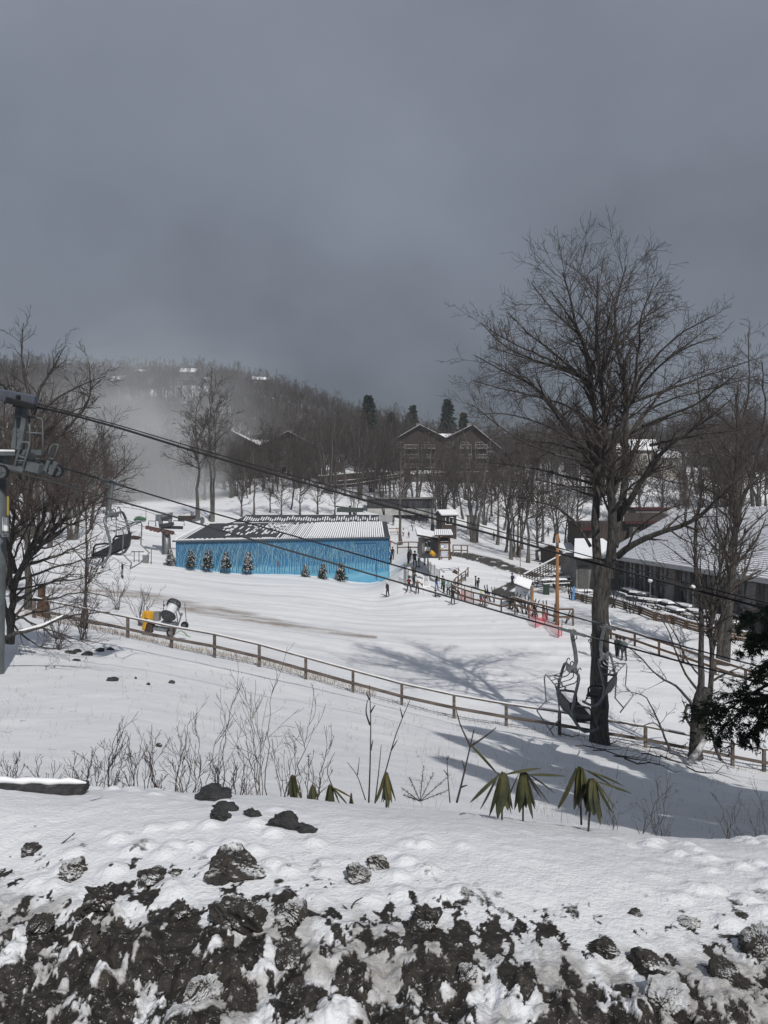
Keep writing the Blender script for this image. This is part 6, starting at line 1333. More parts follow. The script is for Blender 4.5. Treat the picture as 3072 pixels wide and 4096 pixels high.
# far tower, left of the blue building
dF = 104.0; K_ = lambda x, y, d=dF: P(540 + x / 4.608, 2000 + y / 4.608, d)
ft = thing('lift_tower', K_(585, 1200), 'slim grey chairlift tower at the left end of the blue building', 'lift tower')
mb = MB(); mb.tube([K_(590, 1300), K_(585, 900), K_(580, 570)], [.62, .58, .5], 16); mb.build('tube', M_steel, ft, smooth=True)
mb = MB(); mb.bar(K_(505, 1210, 103), K_(500, 590, 103), .06); mb.bar(K_(535, 1210, 103), K_(528, 590, 103), .06)
for k in range(16): mb.bar(K_(500, 600 + k * 38, 103), K_(533, 600 + k * 38, 103), .04)
mb.build('ladder', M_dsteel, ft)
mb = MB(); mb.hexa([K_(375, 375), K_(640, 385), K_(640, 385, 105), K_(375, 375, 105)], [K_(378, 265), K_(690, 262), K_(690, 262, 105), K_(378, 265, 105)]); mb.bar(K_(480, 460), K_(450, 290), .5, .4, up=(0, -1, 0)); mb.bar(K_(645, 420), K_(660, 290), .4, .4, up=(0, -1, 0)); mb.bar(K_(500, 300, 103.5), K_(690, 250, 103.5), .4, .35); mb.build('head_frame', M_steel, ft)
mb = MB(); mb.bar(K_(200, 500), K_(700, 600), .4, .42); mb.bar(K_(480, 500, 106), K_(880, 510, 106), .4, .42); mb.bar(K_(450, 480), K_(700, 440), .5, .5); mb.build('crossarm', M_dsteel, ft)
for x, y in ((235, 510), (300, 535), (370, 550), (430, 565), (520, 580), (600, 600), (690, 605)): mb = MB(); mb.lathe([(.001, -.15), (.27, -.15), (.27, .15), (.001, .15)], K_(x, y, 103.2), (0, 1, 0), 12); mb.build('sheave', mat('sheave_rust', (.10, .05, .045), .7, .3, 3), ft)
for pts in ([(240, 490), (255, 385), (380, 390), (385, 490)], [(710, 440), (715, 380), (905, 395), (905, 480)], [(380, 490), (380, 380), (640, 380), (640, 440)]):
    mb = MB(); mb.tube([K_(a, b2) for a, b2 in pts], .06, 5); mb.build('safety_rail', M_dsteel, ft)
cable([P(-200, 1985, 122), P(540, 2031, 106), P(620, 2050, 104), P(700, 2100, 104)], .03, 'thin distant cable rising left from the slim tower head'); cable([P(-300, 2005, 130), P(430, 2070, 106), P(585, 2108, 103.2), P(705, 2138, 103)], .03, 'thin distant cable on the lower side of the slim tower')
mb = MB(); a = K_(790, 295, 112); mb.box(a.x, K_(1080, 0, 112).x, 112, 113, K_(0, 385, 112).z, K_(0, 292, 112).z); tag(mb.build('dark_sign_board', M_stain), 'dark blank board standing above the left end of the blue building roof', 'board')
mb = MB(); mb.bar(K_(1060, 385, 110), K_(1260, 330, 110), .5, .4); mb.bar(K_(1240, 460, 110), K_(1245, 340, 110), .5, .4, up=(0, -1, 0)); tag(mb.build('lift_frame_arm', M_steel), 'grey steel arm poking over the blue building roof near the tall trunks', 'steel arm')
g = ground(558, 2088); mb = MB(); mb.tube([g + Vector((-.9, 0, .3)), g + Vector((-.3, 0, .55)), g + Vector((.6, 0, .5)), g + Vector((1.1, 0, .35))], [.2, .34, .34, .2], 10); mb.bar(g + Vector((-.8, 0, .8)), g + Vector((.4, .1, 1.0)), .1); tag(mb.build('green_snow_gear', M_green, smooth=True), 'green snow making gear lying on the run beyond the lift chair', 'snow gear')
for px, py, s, lab in ((533, 2152, 1.0, 'long low bare brown rock beyond the left lift chair'), (775, 2146, .0, '')):
    if s: g = ground(px, py + 6); mb = MB(); mb.tube([g + Vector((-1.1, 0, .0)), g + Vector((-.5, 0, .15)), g + Vector((.3, 0, .2)), g + Vector((1.2, 0, .25))], [.2, .38, .36, .1], 9); tag(mb.build('boulder', M_brownb, smooth=True), lab, 'rock')
g = ground(583, 2253); mb = MB(); mb.hexa([g + Vector((-.3, -.2, 0)), g + Vector((.3, -.2, 0)), g + Vector((.3, .2, 0)), g + Vector((-.3, .2, 0))], [g + Vector((-.36, -.22, 1)), g + Vector((.36, -.22, 1)), g + Vector((.36, .22, .95)), g + Vector((-.36, .22, .95))]); tag(mb.build('electrical_box', M_grey), 'small grey box standing in the snow left of the slim tower', 'box')
for px, py, h, lab in ((605, 2258, 1.9, 'thin bamboo marker pole left of the slim lift tower'), (556, 2250, 1.4, 'low pipe stand with crossbar left of the grey box'), (537, 2250, 1.4, 'leftmost pipe stand near the grey box'), (584, 2074, 2, 'thin marker pole high on the run above the green gear')):
    g = ground(px, py); mb = MB(); mb.tube([g - Vector((0, 0, .2)), g + Vector((0, 0, h))], .045, 6)
    if 'pipe' in lab: mb.bar(g + Vector((-.4, 0, h - .1)), g + Vector((.6, 0, h - .1)), .1)
    tag(mb.build('marker_pole' if 'marker' in lab else 'pipe_stand', M_dsteel), lab, 'pole')
# tiny chair on the far line
def far_chair(px, py, lab): g = P(px, py, 112); o = thing('chairlift_chair', g, lab, 'lift chair'); mb = MB(); mb.tube([g + Vector((-.6, 0, 3.2)), g + Vector((-.5, 0, .4)), g + Vector((-.2, 0, -.2))], .05, 6); mb.build('hanger_arm', M_dsteel, o); mb = MB(); mb.bar(g + Vector((-.5, 0, .0)), g + Vector((1.1, .3, .45)), .5, .6); mb.build('seat', M_dgrey, o)
far_chair(480, 2155, 'small distant lift chair seen through the frame of the nearer left one')

# ------------------------------------------------------------------ snow gun
dG = 47.5; Gq = lambda x, y, d=dG: P(530 + x / 5.53, 2370 + y / 5.53, d)
gn = thing('snow_gun', Gq(780, 980), 'wheeled fan snow gun with a white barrel and black mesh intake', 'snow gun')
a = Gq(790, 510, 47.0); ax = Vector((.28, 1.0, .95)).normalized(); R0 = .47
mb = MB(); mb.lathe([(R0 * .66, .15), (R0 * .66, .95), (R0 * .62, 1.05)], a, ax, 28); mb.lathe([(R0 * .98, .0), (R0 * .9, .07), (R0 * .66, .16)], a, ax, 28); mb.build('barrel', M_gunw, gn, smooth=True)
mb = MB(); mb.lathe([(R0, -.05), (R0 * 1.03, .0), (R0, .05)], a, ax, 28); mb.lathe([(.001, -.32), (R0 * .4, -.28), (R0 * .8, -.16), (R0, -.03)], a, ax, 28); mb.build('intake_guard', mat('guard_mesh', (.028, .03, .032), .7, .3, 12), gn, smooth=True)
mb = MB(); u_ = ax.cross(Vector((0, 0, 1))).normalized(); v_ = ax.cross(u_)
for k in range(14): an_ = k * 2 * PI / 14; dr = u_ * math.cos(an_) + v_ * math.sin(an_); mb.tube([a - ax * .33, a - ax * .29 + dr * R0 * .4, a - ax * .17 + dr * R0 * .8, a - ax * .04 + dr * R0], .008, 4)
for rr_, hh_ in ((.4, .30), (.7, .23)): mb.tube([a - ax * hh_ + (u_ * math.cos(t_) + v_ * math.sin(t_)) * R0 * rr_ for t_ in np.linspace(0, 2 * PI, 21)], .007, 4)
mb.build('guard_wires', M_steel, gn)
mb = MB()
for hh_, rr_ in ((1.02, .80), (.9, .88), (.75, .86)): mb.tube([a + ax * hh_ + (u_ * math.cos(t_) + v_ * math.sin(t_)) * R0 * rr_ for t_ in np.linspace(0, 2 * PI, 25)], .035, 6)
for k in range(10): an_ = k * 2 * PI / 10; dr = u_ * math.cos(an_) + v_ * math.sin(an_); mb.bar(a + ax * .72 + dr * R0 * .86, a + ax * 1.04 + dr * R0 * .8, .03)
mb.build('nozzle_ring', M_dsteel, gn)
mb = MB(); mb.tube([Gq(1000, 250), Gq(1020, 420), Gq(1070, 520), Gq(1050, 600), Gq(1000, 740)], .045, 7); mb.tube([Gq(980, 330), Gq(960, 430), Gq(990, 560), Gq(1000, 700)], .035, 6); mb.bar(Gq(930, 640), Gq(1000, 740), .12); mb.bar(Gq(1060, 480), Gq(1100, 500), .18); mb.build('swivel_arm', M_steel, gn)
mb = MB(); mb.bar(Gq(650, 670, 47.3), Gq(960, 720, 47.3), .5, .28); mb.bar(Gq(470, 780, 47.4), Gq(960, 850, 47.6), .6, .20); mb.bar(Gq(500, 740), Gq(700, 800), .1); mb.build('chassis', M_steel, gn)
mb = MB(); mb.bar(Gq(800, 640, 47.2), Gq(800, 720, 47.2), .16, .16, up=(0, -1, 0)); mb.tube([Gq(650, 640), Gq(760, 665), Gq(880, 650)], .03, 6); mb.build('pivot', M_dsteel, gn)
for x, y, R_, d_ in ((845, 890, .255, 46.6), (1155, 725, .235, 48.4)):
    c_ = tuple(Gq(x, y, d_)); mb = MB(); mb.lathe([(R_ * .55, -.10), (R_ * .9, -.11), (R_, -.07), (R_, .07), (R_ * .9, .11), (R_ * .55, .10)], c_, (.25, 1, 0), 24); wl = mb.build('wheel', M_black, gn, smooth=True); mb = MB(); mb.lathe([(.001, -.07), (R_ * .5, -.09), (R_ * .56, -.02), (R_ * .56, .05), (.001, .05)], c_, (.25, 1, 0), 20); mb.build('rim', M_steel, wl)
mb = MB(); mb.bar(Gq(545, 620, 47), Gq(548, 425, 47), .34, .42, up=(0, -1, 0)); mb.build('control_cabinet', M_grey, gn)
mb = MB(); mb.tube([Gq(685, 400), Gq(690, 180)], .02, 5); mb.tube([Gq(1190, 650), Gq(1155, 240)], .022, 5); mb.bar(Gq(680, 280), Gq(715, 290), .09); mb.build('marker_rod', M_dsteel, gn)
mb = MB(); mb.tube([Gq(940, 930), Gq(1030, 850), Gq(1080, 850)], .03, 6); mb.tube([Gq(1075, 840), Gq(1150, 890), Gq(1220, 960), Gq(1290, 985)], [.03, .05, .05, .02], 6); mb.tube([Gq(1000, 900), Gq(1100, 940), Gq(1240, 970)], .014, 5); mb.build('tow_bar', mat('pale_green', (.22, .30, .24), .6), gn)
pm = thing('padded_mat', Gq(300, 830), 'yellow crash padding wrapped round the rear of the snow gun', 'crash pad')
mb = MB(); mb.bar(Gq(265, 620, 47.6), Gq(290, 410, 47.6), .3, .34, up=(0, -1, 0)); mb.hexa([Gq(250, 560, 47.3), Gq(540, 640, 47.1), Gq(540, 640, 47.9), Gq(250, 560, 47.9)], [Gq(270, 400, 47.3), Gq(545, 420, 47.1), Gq(545, 420, 47.9), Gq(270, 400, 47.9)]); mb.hexa([Gq(200, 835, 47.3), Gq(270, 840, 47.1), Gq(270, 840, 47.7), Gq(200, 835, 47.7)], [Gq(250, 560, 47.3), Gq(330, 620, 47.1), Gq(330, 620, 47.7), Gq(250, 560, 47.7)])
mb.build('pad', M_yel, pm, bevel=.07); mb = MB(); mb.bar(Gq(300, 760, 47.7), Gq(460, 800, 47.7), .4, .5); mb.build('frame', M_stain, pm); mb = MB(); mb.tube([Gq(312, 400), Gq(314, 330), Gq(300, 320), Gq(326, 312), Gq(318, 330)], .02, 5); mb.build('hook', M_dsteel, pm)
# ------------------------------------------------------------------ people
CM = {}
def cloth(c):
    if c not in CM: CM[c] = mat('cloth_%d' % len(CM), c, .85, .15, 6, .15)
    return CM[c]
M_skin = mat('skin', (.38, .22, .16), .6); M_lens = mat('goggle_lens', (.03, .03, .04), .15, spec=.6)
BK = (.014, .014, .016); WH = (.62, .63, .65); GY = (.20, .21, .22); DG = (.045, .05, .05)
def skin_mesh(pts, edges, radii, root):
    me = bpy.data.meshes.new('person'); me.from_pydata(pts, edges, []); ob = bpy.data.objects.new('tmp', me); C.objects.link(ob)
    m_ = ob.modifiers.new('skin', 'SKIN'); m_.use_smooth_shade = True
    for i, r_ in enumerate(radii): v = me.skin_vertices[0].data[i]; v.radius = (r_ if isinstance(r_, tuple) else (r_, r_)); v.use_root = (i == root)
    s_ = ob.modifiers.new('sub', 'SUBSURF'); s_.levels = 1; s_.render_levels = 1
    bpy.context.view_layer.update(); dg = bpy.context.evaluated_depsgraph_get(); out = bpy.data.meshes.new_from_object(ob.evaluated_get(dg)); bpy.data.objects.remove(ob); return out
def person(loc, label, H=1.75, face=0.0, jacket=BK, trousers=BK, hat=BK, lean=0.0, stride=.12, arms='down', skis=None, hood=False, boots=BK, bend=0.0, sit=False, stripe=None, group=None, poles=False, scarf=None, bag=None, board=None):
    o = thing('person', loc, label, 'person', group, face); k = H / 1.75
    hz = .90; kn = .48
    if sit: hz = .20
    sb, cb = math.sin(bend + lean), math.cos(bend + lean)
    up = lambda t: Vector((0, -sb * t, cb * t)); pel = Vector((0, 0, hz)); ch = pel + up(.30); nk = pel + up(.55); hd = pel + up(.62) + Vector((0, -.02, .0)); tp = hd + Vector((0, -.03 * (1 + bend), .20 * max(.5, math.cos(bend * .6))))
    Pn = [pel, pel + up(.16), ch, pel + up(.46), nk, hd, (hd + tp) / 2 + Vector((0, -.015, 0)), tp]; Rr = [(.17, .13), (.155, .125), (.185, .135), (.17, .12), .062, .07, (.088, .10), .06]; E = [(0, 1), (1, 2), (2, 3), (3, 4), (4, 5), (5, 6), (6, 7)]
    for s in (-1, 1):
        i = len(Pn); hip = pel + Vector((.10 * s, 0, -.05)); 
        if sit: kne = hip + Vector((.05 * s, -.42, .16 if s > 0 else .05)); ank = kne + Vector((.06 * s, -.40, -.24 if s > 0 else -.12)); toe = ank + Vector((.02 * s, -.08, .14))
        else: ank = Vector(((.11 + stride * .3) * s, stride * .6 * s + sb * .1, .09)); kne = (hip + ank) / 2 + Vector((.01 * s, -.05 - .05 * abs(lean), 0)); toe = ank + Vector((.03 * s, -.17, -.04))
        Pn += [hip, kne, ank, toe]; Rr += [.105, .078, .062, .052]; E += [(0, i), (i, i + 1), (i + 1, i + 2), (i + 2, i + 3)]
    AR = {'down': ((.22, .0, .30), (.25, -.06, .05)), 'fwd': ((.24, -.10, .32), (.17, -.32, .22)), 'out': ((.34, -.05, .36), (.52, -.12, .20)), 'up': ((.3, -.1, .52), (.34, -.2, .75)), 'hip': ((.34, .06, .32), (.20, -.06, .12)), 'pocket': ((.27, .05, .30), (.22, -.10, .10)), 'reach': ((.18, -.26, .38), (.12, -.50, .26))}
    hands = []
    for s in (-1, 1):
        a_ = AR[arms if isinstance(arms, str) else arms[0 if s < 0 else 1]]; i = len(Pn)
        tr = lambda q: pel + Vector((q[0] * s, 0, 0)) + up(q[2]) + Vector((0, q[1] * cb, q[1] * -sb * -1 * .4))
        shd = pel + up(.47) + Vector((.185 * s, 0, 0)); el = tr(a_[0]); hnd = tr(a_[1]); 
        if bend > .6 : hnd = shd + Vector((.03 * s, -.18, -.50)); el = (shd + hnd) / 2 + Vector((.05 * s, .04, 0))
        dirn = (hnd - el).normalized(); tip = hnd + dirn * .10; th = hnd + dirn * .05 + Vector((-.05 * s, -.03, 0))
        Pn += [shd, el, hnd, tip, th]; Rr += [.078, .058, .040, .030, .016]; E += [(3, i), (i, i + 1), (i + 1, i + 2), (i + 2, i + 3), (i + 2, i + 4)]; hands.append(tip)
    me = skin_mesh([tuple(p * k) for p in Pn], E, [tuple(x * k for x in r_) if isinstance(r_, tuple) else r_ * k for r_ in Rr], 0)
    mats_ = [cloth(jacket), cloth(trousers), M_skin, cloth(boots), cloth(BK)]
    me.materials.clear()
    for m_ in mats_: me.materials.append(m_)
    ax_ = up(1.0).normalized()
    for f in me.polygons:
        c = f.center / k; t_ = (c - pel).dot(ax_)
        near = min(range(len(Pn)), key=lambda j: (Pn[j] - c).length)
        if near >= 16: mi = 4 if (near - 16) % 5 >= 2 else 0
        elif near >= 8: mi = 3 if (near - 8) % 4 >= 2 and (near - 8) % 4 != 2 or ((near - 8) % 4 == 2) else 1
        elif near >= 5: mi = 2
        elif t_ < (-.06): mi = 1
        else: mi = 0
        f.material_index = mi
    me.polygons.foreach_set('use_smooth', [True] * len(me.polygons)); link('body', me, o, True)
    hc = (hd + tp) / 2 * k; mb = MB()
    if hood: mb.lathe([(.001, .17), (.08, .155), (.125, .09), (.135, .0), (.12, -.09), (.09, -.12)], hc + Vector((0, .03, .0)), (0, .0, 1), 12); mb.build('hood', cloth(jacket), o, True, smooth=True)
    else: mb.lathe([(.001, .165), (.07, .15), (.115, .10), (.128, .03), (.122, -.02)], hc + Vector((0, .012, .01)), (0, -.1 - bend * .5, 1), 14); mb.build('helmet', cloth(hat), o, True, smooth=True)
    mb = MB(); fy = hc + Vector((0, -.105, .015)); mb.hexa([fy + Vector((-.075, .02, -.03)), fy + Vector((.075, .02, -.03)), fy + Vector((.065, -.01, -.03)), fy + Vector((-.065, -.01, -.03))], [fy + Vector((-.075, .02, .035)), fy + Vector((.075, .02, .035)), fy + Vector((.065, -.01, .035)), fy + Vector((-.065, -.01, .035))]); mb.build('goggles', M_lens, o, True)
    if stripe: mb = MB(); c = (pel + up(.34)) * k; mb.box(-.05, .05, c.y + .12, c.y + .17, c.z - .2, c.z + .16); mb.build('backpack', cloth(stripe), o, True, bevel=.02)
    if bag: mb = MB(); c = (pel + up(.30)) * k; mb.lathe([(.001, -.22), (.14, -.18), (.17, 0), (.13, .18), (.001, .22)], (0, c.y + .18, c.z), (0, 0, 1), 10); mb.build('backpack', cloth(bag), o, True, smooth=True)
    if scarf: mb = MB(); mb.lathe([(.10, -.03), (.12, 0), (.10, .04)], (nk * k), (0, 0, 1), 12); mb.build('scarf', cloth(scarf), o, True, smooth=True)
    if skis is not None and not sit:
        for s in (-1, 1):
            mb = MB(); x = (.14 + stride * .3) * s * k; y = stride * .6 * s * k; L0 = .80 * k
            pr = [(-L0 * .95, .05), (-L0 * 1.08, .10), (-L0 * 1.1, .13)]; mb.hexa([(x - .045, y - L0, 0.0), (x + .045, y - L0, 0.0), (x + .045, y + L0 * .9, 0.0), (x - .045, y + L0 * .9, 0.0)], [(x - .045, y - L0, .02), (x + .045, y - L0, .02), (x + .045, y + L0 * .9, .02), (x - .045, y + L0 * .9, .02)])
            mb.hexa([(x - .045, y - L0 - .002, 0), (x + .045, y - L0 - .002, 0), (x + .02, y - L0 * 1.15, .10), (x - .02, y - L0 * 1.15, .10)], [(x - .045, y - L0 - .002, .02), (x + .045, y - L0 - .002, .02), (x + .02, y - L0 * 1.15, .12), (x - .02, y - L0 * 1.15, .12)]); mb.build('ski', cloth(skis), o, True)
    if board is not None:
        mb = MB(); mb.prism([(.75 * math.cos(t_) , .13 * math.sin(t_) - .02, .0) for t_ in np.linspace(0, 2 * PI, 20, endpoint=False)], (0, 0, .025)); mb.build('snowboard', cloth(board), o, True)
    if poles:
        for h_ in hands: mb = MB(); mb.tube([h_ * k + Vector((0, 0, .1)), Vector((h_.x * k * 1.15, h_.y * k + .12, .0))], .012, 5); mb.build('ski_pole', M_dsteel, o, True)
    return o
def pp(px, py, hp, label, dmin=9, **kw):
    g = ground(px, py, dmin); H = min(2.0, max(.95, hp / F * g.y)); return person(g, label, H=H, **kw)
NV = (.02, .035, .09); BL = (.03, .13, .32); RD = (.30, .03, .035); BR = (.10, .07, .05)
E_, W_ = PI / 2, -PI / 2      # facing +x / -x (figure looks along -y at 0)
pp(1551, 2386, 60, 'skier in dark maroon jacket and white helmet, alone in front of the blue building corner', jacket=(.05, .025, .03), trousers=BK, hat=WH, face=-.9, skis=BK, lean=.15)
pp(1636, 2369, 60, 'skier in black with a red backpack, legs apart, left of the man in brown', jacket=BK, stripe=RD, face=PI - .3, stride=.3, skis=RD, arms='fwd')
pp(1655, 2352, 66, 'tall figure in dark grey green leaning forward behind the skier in brown', jacket=DG, trousers=BK, face=.6, lean=.3, arms='fwd', hat=BR)
pp(1654, 2318, 55, 'figure with a broad brown hat and yellow badge above the lift line', jacket=(.05, .04, .03), trousers=DG, hat=BR, face=.3, arms='hip')
pp(1669, 2377, 62, 'skier in brown jacket with pale helmet seen from behind, both poles planted', jacket=(.11, .085, .065), trousers=BK, hat=WH, face=PI, poles=True, arms='out')
pp(1746, 2359, 54, 'skier in black jacket and bright blue trousers with poles', jacket=BK, trousers=(.03, .14, .42), face=2.4, poles=True, arms='fwd')
pp(1770, 2360, 56, 'skier in grey helmet mostly behind the green jacket', jacket=GY, trousers=BK, hat=DG, face=2.2, poles=True)
pp(1776, 2374, 60, 'skier in dark green jacket with hands forward in the lift line', jacket=(.03, .10, .07), trousers=BK, hat=GY, face=E_ * 3 / 1.2, arms='fwd')
pp(1793, 2383, 58, 'person in pale grey green hooded coat seen from behind', jacket=(.27, .31, .31), trousers=BK, face=PI, hood=True)
pp(1741, 2388, 44, 'person in brown and black sitting on the snow with legs out', jacket=(.06, .05, .04), trousers=BR, face=1.2, sit=True)
pp(1811, 2418, 67, 'tall skier all in black standing nearest left of the red net', face=2.6, skis=BK, arms='fwd')
pp(1836, 2394, 52, 'person in red brown bending low beside the red net', jacket=(.20, .07, .05), trousers=RD, face=-1.1, bend=1.1)
pp(1925, 2419, 52, 'child with lime helmet, teal jacket and pink trousers', jacket=(.03, .13, .17), trousers=(.45, .03, .12), hat=(.55, .65, .03), face=2.6, skis=GY)
pp(1942, 2425, 56, 'skier in grey jacket and white trousers beside the lime helmeted child', jacket=GY, trousers=WH, face=2.8, bag=BK, skis=GY)
pp(2064, 2460, 60, 'person in white jacket and black trousers with arms out at the ski rack', jacket=WH, trousers=BK, hat=GY, face=PI, arms='out')
pp(2042, 2438, 56, 'person in black stooping over the ski rack left of the white jacket', face=.8, bend=.9, hat=BK)
pp(2049, 2340, 45, 'walker in dark purple carrying skis up the dark path', jacket=(.035, .025, .06), trousers=BK, face=PI + .5, bag=(.06, .03, .10), skis=None)
pp(1903, 2352, 45, 'figure in dark brown behind the curved fence, left of a pair', jacket=(.04, .035, .03), face=W_)
pp(1911, 2356, 45, 'figure in black leaning behind the curved fence, right of a pair', jacket=BK, face=.5, lean=.35)
pp(1632, 2262, 64, 'skier in black and red with lime boots waiting left of the tall one in black', jacket=(.08, .02, .025), trousers=BK, boots=(.5, .6, .05), face=E_, arms='reach', skis=GY, hat=WH)
pp(1640, 2246, 58, 'skier in charcoal just behind the one with lime boots', jacket=DG, face=.6, hat=BR)
pp(1659, 2270, 74, 'tall skier in black at the head of the lift line beside a child', face=PI - .4, arms=('reach', 'down'), skis=BK)
pp(1676, 2270, 45, 'child in white and green with pale helmet at the head of the lift line', jacket=(.30, .36, .32), trousers=(.35, .37, .36), hat=WH, face=.6, board=GY)
pp(1698, 2260, 50, 'person in blue jacket and white trousers wearing a red and white hat', jacket=(.03, .18, .38), trousers=WH, hat=(.45, .07, .08), face=.9, lean=.5, arms='reach', skis=BK)
pp(1563, 2252, 58, 'skier in bright blue jacket at the right corner of the blue building', jacket=(.03, .16, .36), trousers=BK, hat=WH, face=W_, lean=.3, skis=BK, dmin=103.5)
pp(1570, 2240, 52, 'skier in black directly behind the bright blue jacket', face=.4, arms='down', dmin=104)
pp(1557, 2203, 50, 'skier in a red jacket mostly hidden by the blue building corner', jacket=RD, face=.2, dmin=104)
pp(1613, 2146, 30, 'small child in white top and red trousers on the upper snow', jacket=WH, trousers=RD, face=.4)
pp(1635, 2152, 24, 'small dark figure standing straight on the upper snow', face=0)
pp(1651, 2125, 25, 'bent dark skier sliding down above the standing small figures', face=W_, lean=.5)
D_ = [(1650, 2097, 34, 'leftmost of the dark crowd in front of the long flat building', BK), (1657, 2096, 32, 'second of the dark crowd in front of the long flat building', DG), (1676, 2093, 32, 'third of the dark crowd in front of the long flat building', BR), (1694, 2092, 32, 'fourth of the dark crowd before the long flat building, in navy', NV), (1707, 2091, 30, 'rightmost of the dark crowd in front of the long flat building', BK)]
for i, (px, py, hp, lab, c) in enumerate(D_): pp(px, py, hp, lab, jacket=c, face=i * 1.1)
pp(1573, 2103, 40, 'figure in brown beside the orange rack behind the blue building corner', jacket=BR, face=.5)
pp(1789, 2124, 24, 'small figure in yellow near the many stemmed tree', jacket=(.40, .28, .03), face=.3); pp(1813, 2136, 32, 'dark figure standing right of the sign tower roof', face=1.0)
pp(1975, 2162, 34, 'lone walker in black crossing the snow right of the many stemmed tree', face=.2, arms='pocket')
pp(2193, 2146, 32, 'dark figure standing upright among the trees left of the lodge', face=.2)
pp(1947, 2092, 24, 'left one of two tiny figures beyond the many stemmed tree', jacket=NV); pp(1958, 2092, 24, 'right one of two tiny figures beyond the many stemmed tree', jacket=BK)
pp(2160, 2284, 30, 'figure in russet brown on the path by the outdoor stair', jacket=(.12, .05, .03), face=.4)
pp(2466, 2626, 82, 'person in black jacket and goggles, left one of the close group of three', jacket=(.03, .035, .035), trousers=BK, face=.5)
pp(2480, 2629, 80, 'person in dark green jacket in the middle of the close group of three', jacket=(.035, .055, .045), trousers=DG, face=2.2, hat=BK)
pp(2497, 2645, 92, 'person in grey jacket and loose dark trousers, right one of the close group', jacket=(.12, .15, .15), trousers=(.03, .045, .045), face=-.9, arms='pocket')
pp(2369, 2628, 90, 'person in grey green half hidden behind the big trunk', jacket=(.13, .14, .14), trousers=(.06, .08, .09), face=.4, arms='hip')
pp(490, 2312, 66, 'snowboarder in black jacket and grey trousers below the left lift chair', jacket=BK, trousers=(.17, .20, .23), hat=WH, face=W_ + .3, board=BK, lean=.05)
pp(349, 2308, 68, 'snowboarder in blue grey jacket and brown trousers seen through the thicket', jacket=(.13, .18, .25), trousers=(.10, .08, .06), hat=BK, face=E_, board=BK, lean=.15)
pp(410, 2272, 56, 'snowboarder in dark jacket crouching behind the seat of the left chair', jacket=NV, trousers=(.10, .14, .2), face=E_, board=BK, lean=.3)
pp(838, 2084, 24, 'tiny dark figure against the right one of the tall misty trunks', face=0); pp(765, 2072, 22, 'tiny grey figure at the foot of the left tall misty trunk', jacket=GY)
# a rack, orange, behind the blue building corner
g = ground(1568, 2140, 105); o = thing('wooden_rack', g, 'orange brown timber rack just right of the blue building', 'rack'); mb = MB()
for x in (-1.0, 1.0): mb.bar(g + Vector((x, 0, -.1)), g + Vector((x * .8, 0, 1.3)), .12)
for z in (.5, 1.1): mb.bar(g + Vector((-1.3, -.1, z)), g + Vector((1.4, -.1, z)), .08, .12)
mb.build('frame', M_pole, o)

# ------------------------------------------------------------------ near slope and bank
def on_bank(px, py):     # pixel on the near snow bank
    best = None
    for d in np.exp(np.linspace(math.log(2.0), math.log(5.0), 260)):
        x = (px - CX) / F * d; z = zfine(x, d)
        if (CY - py) / F * d <= z: return Vector((x, d, z))
    d = 4.3; x = (px - CX) / F * d; return Vector((x, d, zfine(x, d)))
def rock(name, c, sx, sy, sz, seed, m, label, cat='rock', sub=5, amp=.35, parent=None, sq=0):
    import bmesh
    bm = bmesh.new(); bmesh.ops.create_icosphere(bm, subdivisions=sub, radius=1.0); vs = np.array([v.co[:] for v in bm.verts])
    nn_ = fbm(vs[:, 0] * 1.3 + seed * 3.1 + vs[:, 2], vs[:, 1] * 1.3 + seed * 1.7 - vs[:, 2] * .7, 4, .55); n2 = fbm(vs[:, 0] * 5 + seed + vs[:, 2] * 4, vs[:, 1] * 5 - seed - vs[:, 2] * 3, 4, .65)
    f = 1 + (nn_ - .5) * amp * 2.4 + (n2 - .5) * amp * .9
    rc = np.random.default_rng(seed); PN = rc.normal(size=(16, 3)); PN /= np.linalg.norm(PN, axis=1, keepdims=True); PD = .62 + .3 * rc.random(16)
    for n_p, d_p in zip(PN, PD): s_p = np.maximum(0, vs @ n_p - d_p)[:, None]; vs = vs - s_p * n_p * .9
    for v, k, c_ in zip(bm.verts, f, vs):
        p = Vector(c_) * k * 1.15
        if sq: p = Vector([math.copysign(abs(a) ** sq, a) for a in p])
        v.co = Vector((p.x * sx, p.y * sy, p.z * sz))
    me = bpy.data.meshes.new(name); bm.to_mesh(me); bm.free(); me.materials.append(m); me.transform(Matrix.Rotation(seed * .2, 4, 'Z'))
    ob = link(name, me); ob.location = c; return tag(ob, label, cat)
